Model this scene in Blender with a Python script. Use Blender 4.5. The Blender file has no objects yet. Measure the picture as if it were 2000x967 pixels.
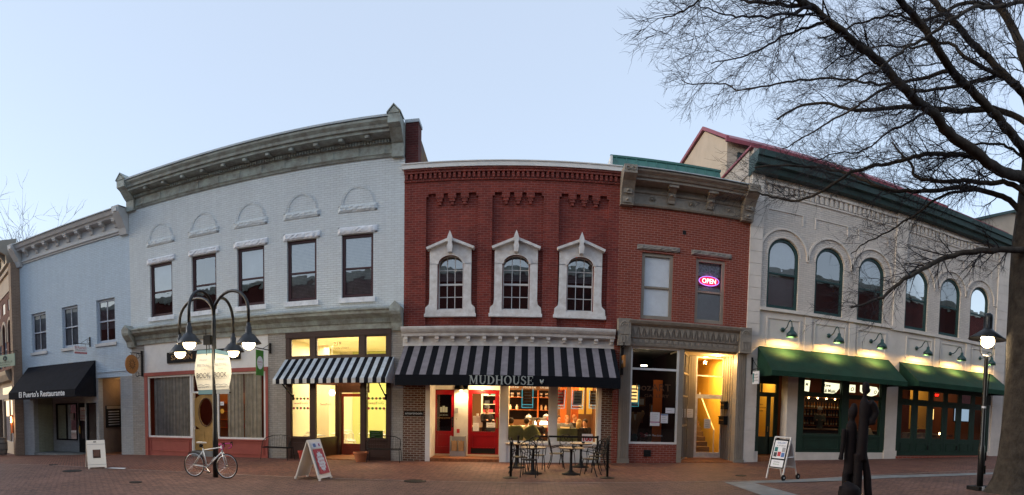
import bpy, bmesh, math, random
from mathutils import Vector, Matrix
rnd = random.Random(7)
PI = math.pi
sc = bpy.context.scene
col = sc.collection

# ------------------------------------------------------------------ camera (stitched panorama: a cylinder)
F, Y0 = 1108.77, 853.07                      # focal length and horizon row of the 2000 px wide panorama
cd = bpy.data.cameras.new('camera'); cam = bpy.data.objects.new('camera', cd); col.objects.link(cam)
cd.type = 'PANO'
cd.panorama_type = 'CENTRAL_CYLINDRICAL'
cd.central_cylindrical_radius = 1.0
cd.central_cylindrical_range_u_min = -1000 / F
cd.central_cylindrical_range_u_max = 1000 / F
cd.central_cylindrical_range_v_min = (Y0 - 967) / F
cd.central_cylindrical_range_v_max = Y0 / F
cd.clip_start = 0.05; cd.clip_end = 2000
Rr = Vector((0.99954937, 0.02434455, 0.01756148)); Rf = Vector((-0.02332842, 0.99816304, -0.05591352)); Ru = Rr.cross(Rf)
cam.matrix_world = Matrix(((Rr.x, Ru.x, -Rf.x, 0), (Rr.y, Ru.y, -Rf.y, 0), (Rr.z, Ru.z, -Rf.z, 1.93), (0, 0, 0, 1)))
sc.camera = cam

# ------------------------------------------------------------------ sky, sun, exposure
world = bpy.data.worlds.new('World'); sc.world = world; world.use_nodes = True
nt = world.node_tree; nt.nodes.clear()
sky = nt.nodes.new('ShaderNodeTexSky'); sky.sky_type = 'NISHITA'; sky.sun_disc = False
SUN_EL, SUN_AZ = math.radians(11.0), math.radians(-104)      # low sun beyond the left end of the street
sky.sun_elevation = SUN_EL; sky.sun_rotation = SUN_AZ
sky.air_density = 1.0; sky.dust_density = 1.0; sky.ozone_density = 1.0; sky.altitude = 100
bg = nt.nodes.new('ShaderNodeBackground'); bg.inputs[1].default_value = 0.15
wo = nt.nodes.new('ShaderNodeOutputWorld')
veil = nt.nodes.new('ShaderNodeMix'); veil.data_type = 'RGBA'; veil.inputs[0].default_value = .74       # thin even cloud veil over the clear sky
veil.inputs[7].default_value = (1.17, 1.32, 1.60, 1)
nt.links.new(sky.outputs[0], veil.inputs[6]); nt.links.new(veil.outputs[2], bg.inputs[0]); nt.links.new(bg.outputs[0], wo.inputs[0])
sl = bpy.data.lights.new('sun', 'SUN'); sl.energy = 0.24; sl.angle = math.radians(25); sl.color = (1.0, 0.95, 0.90)
so = bpy.data.objects.new('sun', sl); col.objects.link(so)
sd = Vector((math.sin(SUN_AZ) * math.cos(SUN_EL + .2), math.cos(SUN_AZ) * math.cos(SUN_EL + .2), math.sin(SUN_EL + .2)))
so.rotation_euler = sd.to_track_quat('Z', 'Y').to_euler()
sc.view_settings.view_transform = 'Standard'; sc.view_settings.look = 'None'
sc.view_settings.gamma = 1.0; sc.view_settings.use_curve_mapping = False
sc.view_settings.exposure = 1.9
sc.render.engine = 'CYCLES'
sc.cycles.max_bounces = 6; sc.cycles.diffuse_bounces = 3; sc.cycles.glossy_bounces = 3
sc.cycles.transparent_max_bounces = 16; sc.cycles.transmission_bounces = 4
sc.cycles.use_denoising = True; sc.cycles.sample_clamp_indirect = 4.0
sc.cycles.caustics_reflective = False; sc.cycles.caustics_refractive = False
sc.cycles.use_light_tree = True

LAMPS = .55     # one dimmer for all the street and shop lamps
# ------------------------------------------------------------------ mesh helpers
class MB:
    def __init__(s): s.v = []; s.f = []
    def add(s, vs, fs):
        n = len(s.v); s.v += [tuple(v) for v in vs]; s.f += [tuple(i + n for i in f) for f in fs]; return s
    def box(s, x0, x1, y0, y1, z0, z1):
        return s.add([(x0,y0,z0),(x1,y0,z0),(x1,y1,z0),(x0,y1,z0),(x0,y0,z1),(x1,y0,z1),(x1,y1,z1),(x0,y1,z1)],
              [(0,3,2,1),(4,5,6,7),(0,1,5,4),(1,2,6,5),(2,3,7,6),(3,0,4,7)])
    def quad(s, *p): return s.add(p, [tuple(range(len(p)))])
    def prism(s, pts, lo, hi, ax='y'):
        n = len(pts)
        def P(p, t): return {'y': (p[0], t, p[1]), 'x': (t, p[0], p[1]), 'z': (p[0], p[1], t)}[ax]
        return s.add([P(p, lo) for p in pts] + [P(p, hi) for p in pts],
              [tuple(range(n)), tuple(range(2*n-1, n-1, -1))] + [(i, (i+1) % n, n + (i+1) % n, n + i) for i in range(n)])
    def tube(s, pts, r, n=6, cap=True):
        pts = [Vector(p) for p in pts]; m = len(pts)
        rs = r if isinstance(r, (list, tuple)) else [r] * m
        vs = []; up = Vector((0.13, 0.37, 0.92)).normalized(); a = None
        for i, p in enumerate(pts):
            t = (pts[min(i+1, m-1)] - pts[max(i-1, 0)])
            if t.length < 1e-9: t = Vector((0, 0, 1))
            t.normalize()
            if a is None:
                a = t.cross(up)
                if a.length < .05: a = t.cross(Vector((1, 0, 0)))
            a = a - t * a.dot(t)
            if a.length < 1e-6: a = t.orthogonal()
            a.normalize(); b = t.cross(a)
            for k in range(n):
                w = 2 * PI * k / n
                vs.append(p + (a * math.cos(w) + b * math.sin(w)) * rs[i])
        fs = [(i*n+k, i*n+(k+1) % n, (i+1)*n+(k+1) % n, (i+1)*n+k) for i in range(m-1) for k in range(n)]
        if cap: fs += [tuple(range(n-1, -1, -1)), tuple(range((m-1)*n, m*n))]
        return s.add(vs, fs)
    def lathe(s, cx, cy, prof, n=16, cz=0.0, sx=1, sy=1):
        vs = []; m = len(prof)
        for r, z in prof:
            for k in range(n):
                w = 2 * PI * k / n; vs.append((cx + sx * r * math.cos(w), cy + sy * r * math.sin(w), cz + z))
        fs = [(i*n+k, i*n+(k+1) % n, (i+1)*n+(k+1) % n, (i+1)*n+k) for i in range(m-1) for k in range(n)]
        fs += [tuple(range(n-1, -1, -1)), tuple(range((m-1)*n, m*n))]
        return s.add(vs, fs)
    def ball(s, c, r, n=10, m=7, sx=1, sy=1, sz=1):
        return s.lathe(c[0], c[1], [(max(1e-4, r*math.sin(PI*i/m)), -r*sz*math.cos(PI*i/m)) for i in range(m+1)], n, c[2], sx, sy)
    def torus(s, c, R, r, ax='y', n=28, k=6, a0=0, a1=2*PI):
        pts = []
        full = abs(a1 - a0 - 2*PI) < 1e-6
        for i in range(n + 1):
            w = a0 + (a1 - a0) * i / n; u, v = R*math.cos(w), R*math.sin(w)
            pts.append({'y': (c[0]+u, c[1], c[2]+v), 'x': (c[0], c[1]+u, c[2]+v), 'z': (c[0]+u, c[1]+v, c[2])}[ax])
        return s.tube(pts, r, k, not full)
    def arch(s, x0, x1, zs, rise, t, y0, y1, n=12):   # band of width t outside an elliptical arch
        cx = (x0+x1)/2; a = (x1-x0)/2; P = []
        for i in range(n+1):
            w = PI - PI*i/n
            P.append(((cx+a*math.cos(w), zs+rise*math.sin(w)), (cx+(a+t)*math.cos(w), zs+(rise+t)*math.sin(w))))
        for i in range(n):
            (a1_, b1), (a2, b2) = P[i], P[i+1]
            s.prism([a1_, b1, b2, a2], y0, y1)
        return s
    def spandrel(s, x0, x1, zs, rise, y0, y1, ztop=None, n=14):  # fills a rectangular hole above an arch
        cx = (x0+x1)/2; a = (x1-x0)/2; zt = zs+rise if ztop is None else ztop
        for i in range(n):
            w0 = PI - PI*i/n; w1 = PI - PI*(i+1)/n
            p0 = (cx+a*math.cos(w0), zs+rise*math.sin(w0)); p1 = (cx+a*math.cos(w1), zs+rise*math.sin(w1))
            s.prism([p0, p1, (p1[0], zt+.001), (p0[0], zt+.001)], y0, y1)
        return s
    def islands(s, gap=.04):    # the pieces of this mesh that stand apart from each other
        par = list(range(len(s.v)))
        def fd(i):
            while par[i] != i: par[i] = par[par[i]]; i = par[i]
            return i
        for f in s.f:
            for j in f[1:]: par[fd(j)] = fd(f[0])
        G = {}
        for i in range(len(s.v)): G.setdefault(fd(i), []).append(i)
        B = [[[min(s.v[i][k] for i in g)-gap for k in range(3)], [max(s.v[i][k] for i in g)+gap for k in range(3)], g] for g in G.values()]
        if len(B) > 400: return [s]
        q = list(range(len(B)))
        def fq(i):
            while q[i] != i: i = q[i]
            return i
        for i in range(len(B)):
            for j in range(i):
                if all(B[i][0][k] < B[j][1][k] and B[j][0][k] < B[i][1][k] for k in range(3)): q[fq(i)] = fq(j)
        H = {}
        for i in range(len(B)): H.setdefault(fq(i), []).extend(B[i][2])
        out = []
        for vs in H.values():
            ix = {v: n for n, v in enumerate(vs)}; m = MB(); m.v = [s.v[v] for v in vs]; m.f = [tuple(ix[v] for v in f) for f in s.f if f[0] in ix]; out.append(m)
        return out
    def mesh(s, name, off=(0, 0, 0)):
        me = bpy.data.meshes.new(name)
        me.from_pydata([(a-off[0], b-off[1], c-off[2]) for a, b, c in s.v], [], s.f)
        bm = bmesh.new(); bm.from_mesh(me); bmesh.ops.recalc_face_normals(bm, faces=bm.faces); bm.to_mesh(me); bm.free()
        return me

SPLIT = {'recess_wall','relieving_arch','interior_floor','interior_wall','arch_hood','panel_moulding','pier','post','transom','rod','pink_dots','green_dots','upright','crystals','brake_hood','end_console','recess_boarding','threshold','shelf_board','frieze','side_wall','door_jamb','fascia_panel','block_facing','white_dots','passage_wall','barrier_frame'}
def archpts(x0, x1, z0, zs, rise, n=12):
    cx = (x0+x1)/2; a = (x1-x0)/2
    return [(x0, z0), (x1, z0)] + [(cx+a*math.cos(PI*i/n), zs+rise*math.sin(PI*i/n)) for i in range(n+1)]

class T:   # one thing: an Empty at its base that parents its parts
    def __init__(s, name, label, cat, loc=(0, 0, 0), group=None, rz=0):
        o = bpy.data.objects.new(name, None); col.objects.link(o); o.location = loc; o.rotation_euler = (0, 0, rz)
        o.empty_display_size = .2; o['label'] = label; o['category'] = cat
        if group: o['group'] = group
        s.o = o; s.loc = tuple(loc) if rz == 0 else (0, 0, 0)
    def add(s, name, mb, m, parent=None, label=None, smooth=False):
        if name in SPLIT and isinstance(mb, MB):
            L_ = mb.islands()
            if len(L_) > 1: return [s._add(name, q, m, parent, label, smooth) for q in L_][0]
        return s._add(name, mb, m, parent, label, smooth)
    def _add(s, name, mb, m, parent=None, label=None, smooth=False):
        me = mb.mesh(name, s.loc) if isinstance(mb, MB) else mb
        me.materials.clear(); me.materials.append(m)
        if smooth:
            me.polygons.foreach_set('use_smooth', [True] * len(me.polygons))
        o = bpy.data.objects.new(name, me); col.objects.link(o); o.parent = parent or s.o
        if label: o['label'] = label
        return o
    def light(s, kind, loc, energy, color, size=.1, parent=None, rot=None, sizey=None, blend=.5, spot=None):
        l = bpy.data.lights.new('bulb', kind); l.energy = energy * LAMPS; l.color = color
        if kind == 'AREA':
            l.size = size
            if sizey: l.shape = 'RECTANGLE'; l.size_y = sizey
        else: l.shadow_soft_size = size
        if kind == 'SPOT': l.spot_size = spot or 2; l.spot_blend = blend
        o = bpy.data.objects.new('bulb', l); col.objects.link(o); o.parent = parent or s.o
        o.location = (loc[0]-s.loc[0], loc[1]-s.loc[1], loc[2]-s.loc[2])
        if rot: o.rotation_euler = rot
        return o

def squash(t, z0, f, names):     # lower the projecting courses above z0 so that their heights are those of the real building
    for o in t.o.children_recursive:
        if o.type == 'MESH' and o.name.split('.')[0] in names:
            for v in o.data.vertices:
                z = v.co.z + t.loc[2]
                if z > z0: v.co.z = z0 + (z-z0)*f - t.loc[2]
def single(name, mb, m, label, cat, kind=None, group=None, smooth=False, loc=(0, 0, 0)):
    me = mb.mesh(name, loc) if isinstance(mb, MB) else mb
    me.materials.append(m)
    if smooth: me.polygons.foreach_set('use_smooth', [True] * len(me.polygons))
    o = bpy.data.objects.new(name, me); col.objects.link(o); o.location = loc
    if label: o['label'] = label
    if cat: o['category'] = cat
    if kind: o['kind'] = kind
    if group: o['group'] = group
    return o

def copy_tree(o, parent=None):
    c = o.copy(); col.objects.link(c); c.parent = parent
    for ch in list(o.children): copy_tree(ch, c)
    return c

def place(src, loc, rz=0, label=None, first=False):
    o = src if first else copy_tree(src)
    o.location = loc; o.rotation_euler = (0, 0, rz)
    if label: o['label'] = label
    return o

def text(s, size, origin, ux=(1, 0, 0), uy=(0, 0, 1), bold=0.0, width=None, depth=.006, align='LEFT', space=1.0, shear=0.0):
    cu = bpy.data.curves.new('text', 'FONT'); cu.body = s; cu.size = size; cu.offset = bold; cu.align_x = align
    cu.space_character = space; cu.shear = shear; cu.resolution_u = 3
    o = bpy.data.objects.new('text', cu); col.objects.link(o)
    bpy.context.view_layer.update()
    me = bpy.data.meshes.new_from_object(o.evaluated_get(bpy.context.evaluated_depsgraph_get()))
    vs = [v.co.copy() for v in me.vertices]; fs = [tuple(p.vertices) for p in me.polygons]
    bpy.data.objects.remove(o); bpy.data.curves.remove(cu); bpy.data.meshes.remove(me)
    ux = Vector(ux); uy = Vector(uy); og = Vector(origin); k = 1.0
    if width and vs:
        xs = [v.x for v in vs]; k = width / (max(xs) - min(xs))
        if align == 'LEFT':
            m0 = min(xs)
            for v in vs: v.x -= m0
    m = MB(); m.add([og + ux * (v.x * k) + uy * v.y for v in vs], fs); return m

# ------------------------------------------------------------------ materials
def mat(name, c, rough=.6, metal=0.0, noise=None, bump=None, emit=None, spec=None):
    m = bpy.data.materials.new(name); m.use_nodes = True; t = m.node_tree; b = t.nodes['Principled BSDF']
    b.inputs['Roughness'].default_value = rough; b.inputs['Metallic'].default_value = metal
    b.inputs['Base Color'].default_value = (*c, 1)
    if spec is None and rough >= .7: spec = .2
    if spec is not None: b.inputs['Specular IOR Level'].default_value = spec
    tc = t.nodes.new('ShaderNodeTexCoord')
    if noise:
        sc_, am = noise[0], noise[1]; nz = t.nodes.new('ShaderNodeTexNoise'); nz.inputs['Scale'].default_value = sc_; nz.inputs['Detail'].default_value = 6
        nz.inputs['Roughness'].default_value = .65
        t.links.new(tc.outputs['Object'], nz.inputs['Vector'])
        mx = t.nodes.new('ShaderNodeMix'); mx.data_type = 'RGBA'
        c2 = noise[2] if len(noise) > 2 else tuple(x * (1 - am) for x in c)
        mx.inputs[6].default_value = (*c2, 1); mx.inputs[7].default_value = (*[min(1, x * (1 + am * .35)) for x in c], 1)
        mr = t.nodes.new('ShaderNodeMapRange'); mr.inputs[1].default_value = .33; mr.inputs[2].default_value = .67
        t.links.new(nz.outputs[0], mr.inputs[0]); t.links.new(mr.outputs[0], mx.inputs[0]); t.links.new(mx.outputs[2], b.inputs['Base Color'])
    if bump:
        nb = t.nodes.new('ShaderNodeTexNoise'); nb.inputs['Scale'].default_value = bump[0]; nb.inputs['Detail'].default_value = 5
        t.links.new(tc.outputs['Object'], nb.inputs['Vector'])
        bu = t.nodes.new('ShaderNodeBump'); bu.inputs['Strength'].default_value = bump[1]; bu.inputs['Distance'].default_value = .02
        t.links.new(nb.outputs[0], bu.inputs['Height']); t.links.new(bu.outputs[0], b.inputs['Normal'])
    if emit:
        b.inputs['Emission Color'].default_value = (*emit[0], 1); b.inputs['Emission Strength'].default_value = emit[1]
    return m

def brick(name, c1, c2, mortar, bw=.215, bh=.075, ms=.009, bump=.5, rough=.8, stain=.25, flat=False, rot=0.0, stainc=None, sscale=.7, wear=.10):
    m = bpy.data.materials.new(name); m.use_nodes = True; t = m.node_tree; b = t.nodes['Principled BSDF']; L = t.links
    b.inputs['Roughness'].default_value = rough; b.inputs['Specular IOR Level'].default_value = .18
    tc = t.nodes.new('ShaderNodeTexCoord')
    if flat:
        mp = t.nodes.new('ShaderNodeMapping'); mp.inputs['Rotation'].default_value = (0, 0, rot); L.new(tc.outputs['Object'], mp.inputs[0]); vec = mp.outputs[0]
    else:
        sp = t.nodes.new('ShaderNodeSeparateXYZ'); cb = t.nodes.new('ShaderNodeCombineXYZ'); ad = t.nodes.new('ShaderNodeMath')
        L.new(tc.outputs['Object'], sp.inputs[0]); L.new(sp.outputs[0], ad.inputs[0]); L.new(sp.outputs[1], ad.inputs[1])
        L.new(ad.outputs[0], cb.inputs[0]); L.new(sp.outputs[2], cb.inputs[1]); vec = cb.outputs[0]
    nz = t.nodes.new('ShaderNodeTexNoise'); nz.inputs['Scale'].default_value = 3; nz.inputs['Detail'].default_value = 3; L.new(tc.outputs['Object'], nz.inputs['Vector'])
    mixv = t.nodes.new('ShaderNodeVectorMath'); mixv.operation = 'MULTIPLY_ADD'; mixv.inputs[1].default_value = (.012, .012, 0)
    L.new(nz.outputs['Color'], mixv.inputs[0]); L.new(vec, mixv.inputs[2])
    br = t.nodes.new('ShaderNodeTexBrick'); L.new(mixv.outputs[0], br.inputs['Vector'])
    br.inputs['Color1'].default_value = (*c1, 1); br.inputs['Color2'].default_value = (*c2, 1); br.inputs['Mortar'].default_value = (*mortar, 1)
    br.inputs['Scale'].default_value = 1; br.inputs['Mortar Size'].default_value = ms; br.inputs['Mortar Smooth'].default_value = .3
    br.inputs['Brick Width'].default_value = bw; br.inputs['Row Height'].default_value = bh; br.inputs['Bias'].default_value = -.1
    n2 = t.nodes.new('ShaderNodeTexNoise'); n2.inputs['Scale'].default_value = sscale; n2.inputs['Detail'].default_value = 8; n2.inputs['Roughness'].default_value = .7
    L.new(tc.outputs['Object'], n2.inputs['Vector'])
    mr = t.nodes.new('ShaderNodeMapRange'); mr.inputs[1].default_value = .38; mr.inputs[2].default_value = .68; mr.inputs[3].default_value = 0; mr.inputs[4].default_value = stain
    L.new(n2.outputs[0], mr.inputs[0])
    mx = t.nodes.new('ShaderNodeMix'); mx.data_type = 'RGBA'; L.new(mr.outputs[0], mx.inputs[0]); L.new(br.outputs['Color'], mx.inputs[6])
    mx.inputs[7].default_value = (*(stainc or tuple(x * .35 for x in c1)), 1)
    def var(scale, mapscale, lo, hi, prev, a=.3, c=.7):
        mp2 = t.nodes.new('ShaderNodeMapping'); mp2.inputs['Scale'].default_value = mapscale; L.new(tc.outputs['Object'], mp2.inputs[0])
        n3 = t.nodes.new('ShaderNodeTexNoise'); n3.inputs['Scale'].default_value = scale; n3.inputs['Detail'].default_value = 6; n3.inputs['Roughness'].default_value = .7; L.new(mp2.outputs[0], n3.inputs['Vector'])
        m3 = t.nodes.new('ShaderNodeMapRange'); m3.inputs[1].default_value = a; m3.inputs[2].default_value = c; m3.inputs[3].default_value = lo; m3.inputs[4].default_value = hi; L.new(n3.outputs[0], m3.inputs[0])
        v3 = t.nodes.new('ShaderNodeVectorMath'); v3.operation = 'SCALE'; L.new(prev, v3.inputs[0]); L.new(m3.outputs[0], v3.inputs['Scale']); return v3.outputs[0]
    if flat: out = var(.35, (1, .6, 1), .72, 1.15, var(9, (1, 1, 1), .62, 1.30, mx.outputs[2])); out = var(28, (1, 1, 1), .80, 1.15, out)
    else: out = var(2.2, (1.6, 1.6, .12), 1-wear, 1+wear*.5, var(7, (.6, .6, 2.2), 1-wear*1.3, 1+wear*.8, mx.outputs[2]))
    L.new(out, b.inputs['Base Color'])
    bu = t.nodes.new('ShaderNodeBump'); bu.inputs['Strength'].default_value = bump; bu.inputs['Distance'].default_value = .012; bu.invert = True
    L.new(br.outputs['Fac'], bu.inputs['Height'])
    nb = t.nodes.new('ShaderNodeTexNoise'); nb.inputs['Scale'].default_value = 30; L.new(tc.outputs['Object'], nb.inputs['Vector'])
    b2 = t.nodes.new('ShaderNodeBump'); b2.inputs['Strength'].default_value = bump * .5; b2.inputs['Distance'].default_value = .01
    L.new(nb.outputs[0], b2.inputs['Height']); L.new(bu.outputs[0], b2.inputs['Normal']); L.new(b2.outputs[0], b.inputs['Normal'])
    return m

def stripes(name, ca, cb_, width, x0=0.0, rough=.8, axis=0, duty=.5):
    m = bpy.data.materials.new(name); m.use_nodes = True; t = m.node_tree; b = t.nodes['Principled BSDF']; L = t.links
    b.inputs['Roughness'].default_value = rough; b.inputs['Specular IOR Level'].default_value = .15
    tc = t.nodes.new('ShaderNodeTexCoord'); sp = t.nodes.new('ShaderNodeSeparateXYZ'); L.new(tc.outputs['Object'], sp.inputs[0])
    a = t.nodes.new('ShaderNodeMath'); a.operation = 'MULTIPLY_ADD'; a.inputs[1].default_value = 1 / (2 * width); a.inputs[2].default_value = x0; L.new(sp.outputs[axis], a.inputs[0])
    fr = t.nodes.new('ShaderNodeMath'); fr.operation = 'FRACT'; L.new(a.outputs[0], fr.inputs[0])
    g = t.nodes.new('ShaderNodeMath'); g.operation = 'GREATER_THAN'; g.inputs[1].default_value = duty; L.new(fr.outputs[0], g.inputs[0])
    mx = t.nodes.new('ShaderNodeMix'); mx.data_type = 'RGBA'; mx.inputs[6].default_value = (*ca, 1); mx.inputs[7].default_value = (*cb_, 1)
    L.new(g.outputs[0], mx.inputs[0])
    nz = t.nodes.new('ShaderNodeTexNoise'); nz.inputs['Scale'].default_value = 5; nz.inputs['Detail'].default_value = 5; L.new(tc.outputs['Object'], nz.inputs['Vector'])
    mr = t.nodes.new('ShaderNodeMapRange'); mr.inputs[1].default_value = .3; mr.inputs[2].default_value = .7; mr.inputs[3].default_value = .75; mr.inputs[4].default_value = 1.05; L.new(nz.outputs[0], mr.inputs[0])
    vm = t.nodes.new('ShaderNodeVectorMath'); vm.operation = 'SCALE'; L.new(mx.outputs[2], vm.inputs[0]); L.new(mr.outputs[0], vm.inputs['Scale'])
    L.new(vm.outputs[0], b.inputs['Base Color'])
    nb = t.nodes.new('ShaderNodeTexNoise'); nb.inputs['Scale'].default_value = 1.6; L.new(tc.outputs['Object'], nb.inputs['Vector']); bu = t.nodes.new('ShaderNodeBump'); bu.inputs['Strength'].default_value = .6; bu.inputs['Distance'].default_value = .03; L.new(nb.outputs[0], bu.inputs['Height']); L.new(bu.outputs[0], b.inputs['Normal'])
    return m

def glass(name, refl=.12, tint=(1, 1, 1), rough=.01, ior=1.5, wavy=0.0):
    m = bpy.data.materials.new(name); m.use_nodes = True; t = m.node_tree; t.nodes.clear(); L = t.links
    o = t.nodes.new('ShaderNodeOutputMaterial'); g = t.nodes.new('ShaderNodeBsdfGlossy'); tr = t.nodes.new('ShaderNodeBsdfTransparent'); mx = t.nodes.new('ShaderNodeMixShader')
    g.inputs['Roughness'].default_value = rough; tr.inputs[0].default_value = (*tint, 1)
    lw = t.nodes.new('ShaderNodeFresnel'); lw.inputs[0].default_value = ior
    a = t.nodes.new('ShaderNodeMath'); a.operation = 'ADD'; a.inputs[1].default_value = refl; a.use_clamp = True
    L.new(lw.outputs[0], a.inputs[0]); L.new(a.outputs[0], mx.inputs[0]); L.new(tr.outputs[0], mx.inputs[1]); L.new(g.outputs[0], mx.inputs[2]); L.new(mx.outputs[0], o.inputs[0])
    if wavy:
        tc = t.nodes.new('ShaderNodeTexCoord'); nb = t.nodes.new('ShaderNodeTexNoise'); nb.inputs['Scale'].default_value = 1.3; L.new(tc.outputs['Object'], nb.inputs['Vector'])
        bu = t.nodes.new('ShaderNodeBump'); bu.inputs['Strength'].default_value = wavy; bu.inputs['Distance'].default_value = .05; L.new(nb.outputs[0], bu.inputs['Height']); L.new(bu.outputs[0], g.inputs['Normal'])
    return m

def glow(name, c, s):
    m = bpy.data.materials.new(name); m.use_nodes = True; t = m.node_tree; t.nodes.clear()
    o = t.nodes.new('ShaderNodeOutputMaterial'); e = t.nodes.new('ShaderNodeEmission'); e.inputs[0].default_value = (*c, 1); e.inputs[1].default_value = s * LAMPS
    t.links.new(e.outputs[0], o.inputs[0]); return m

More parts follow.
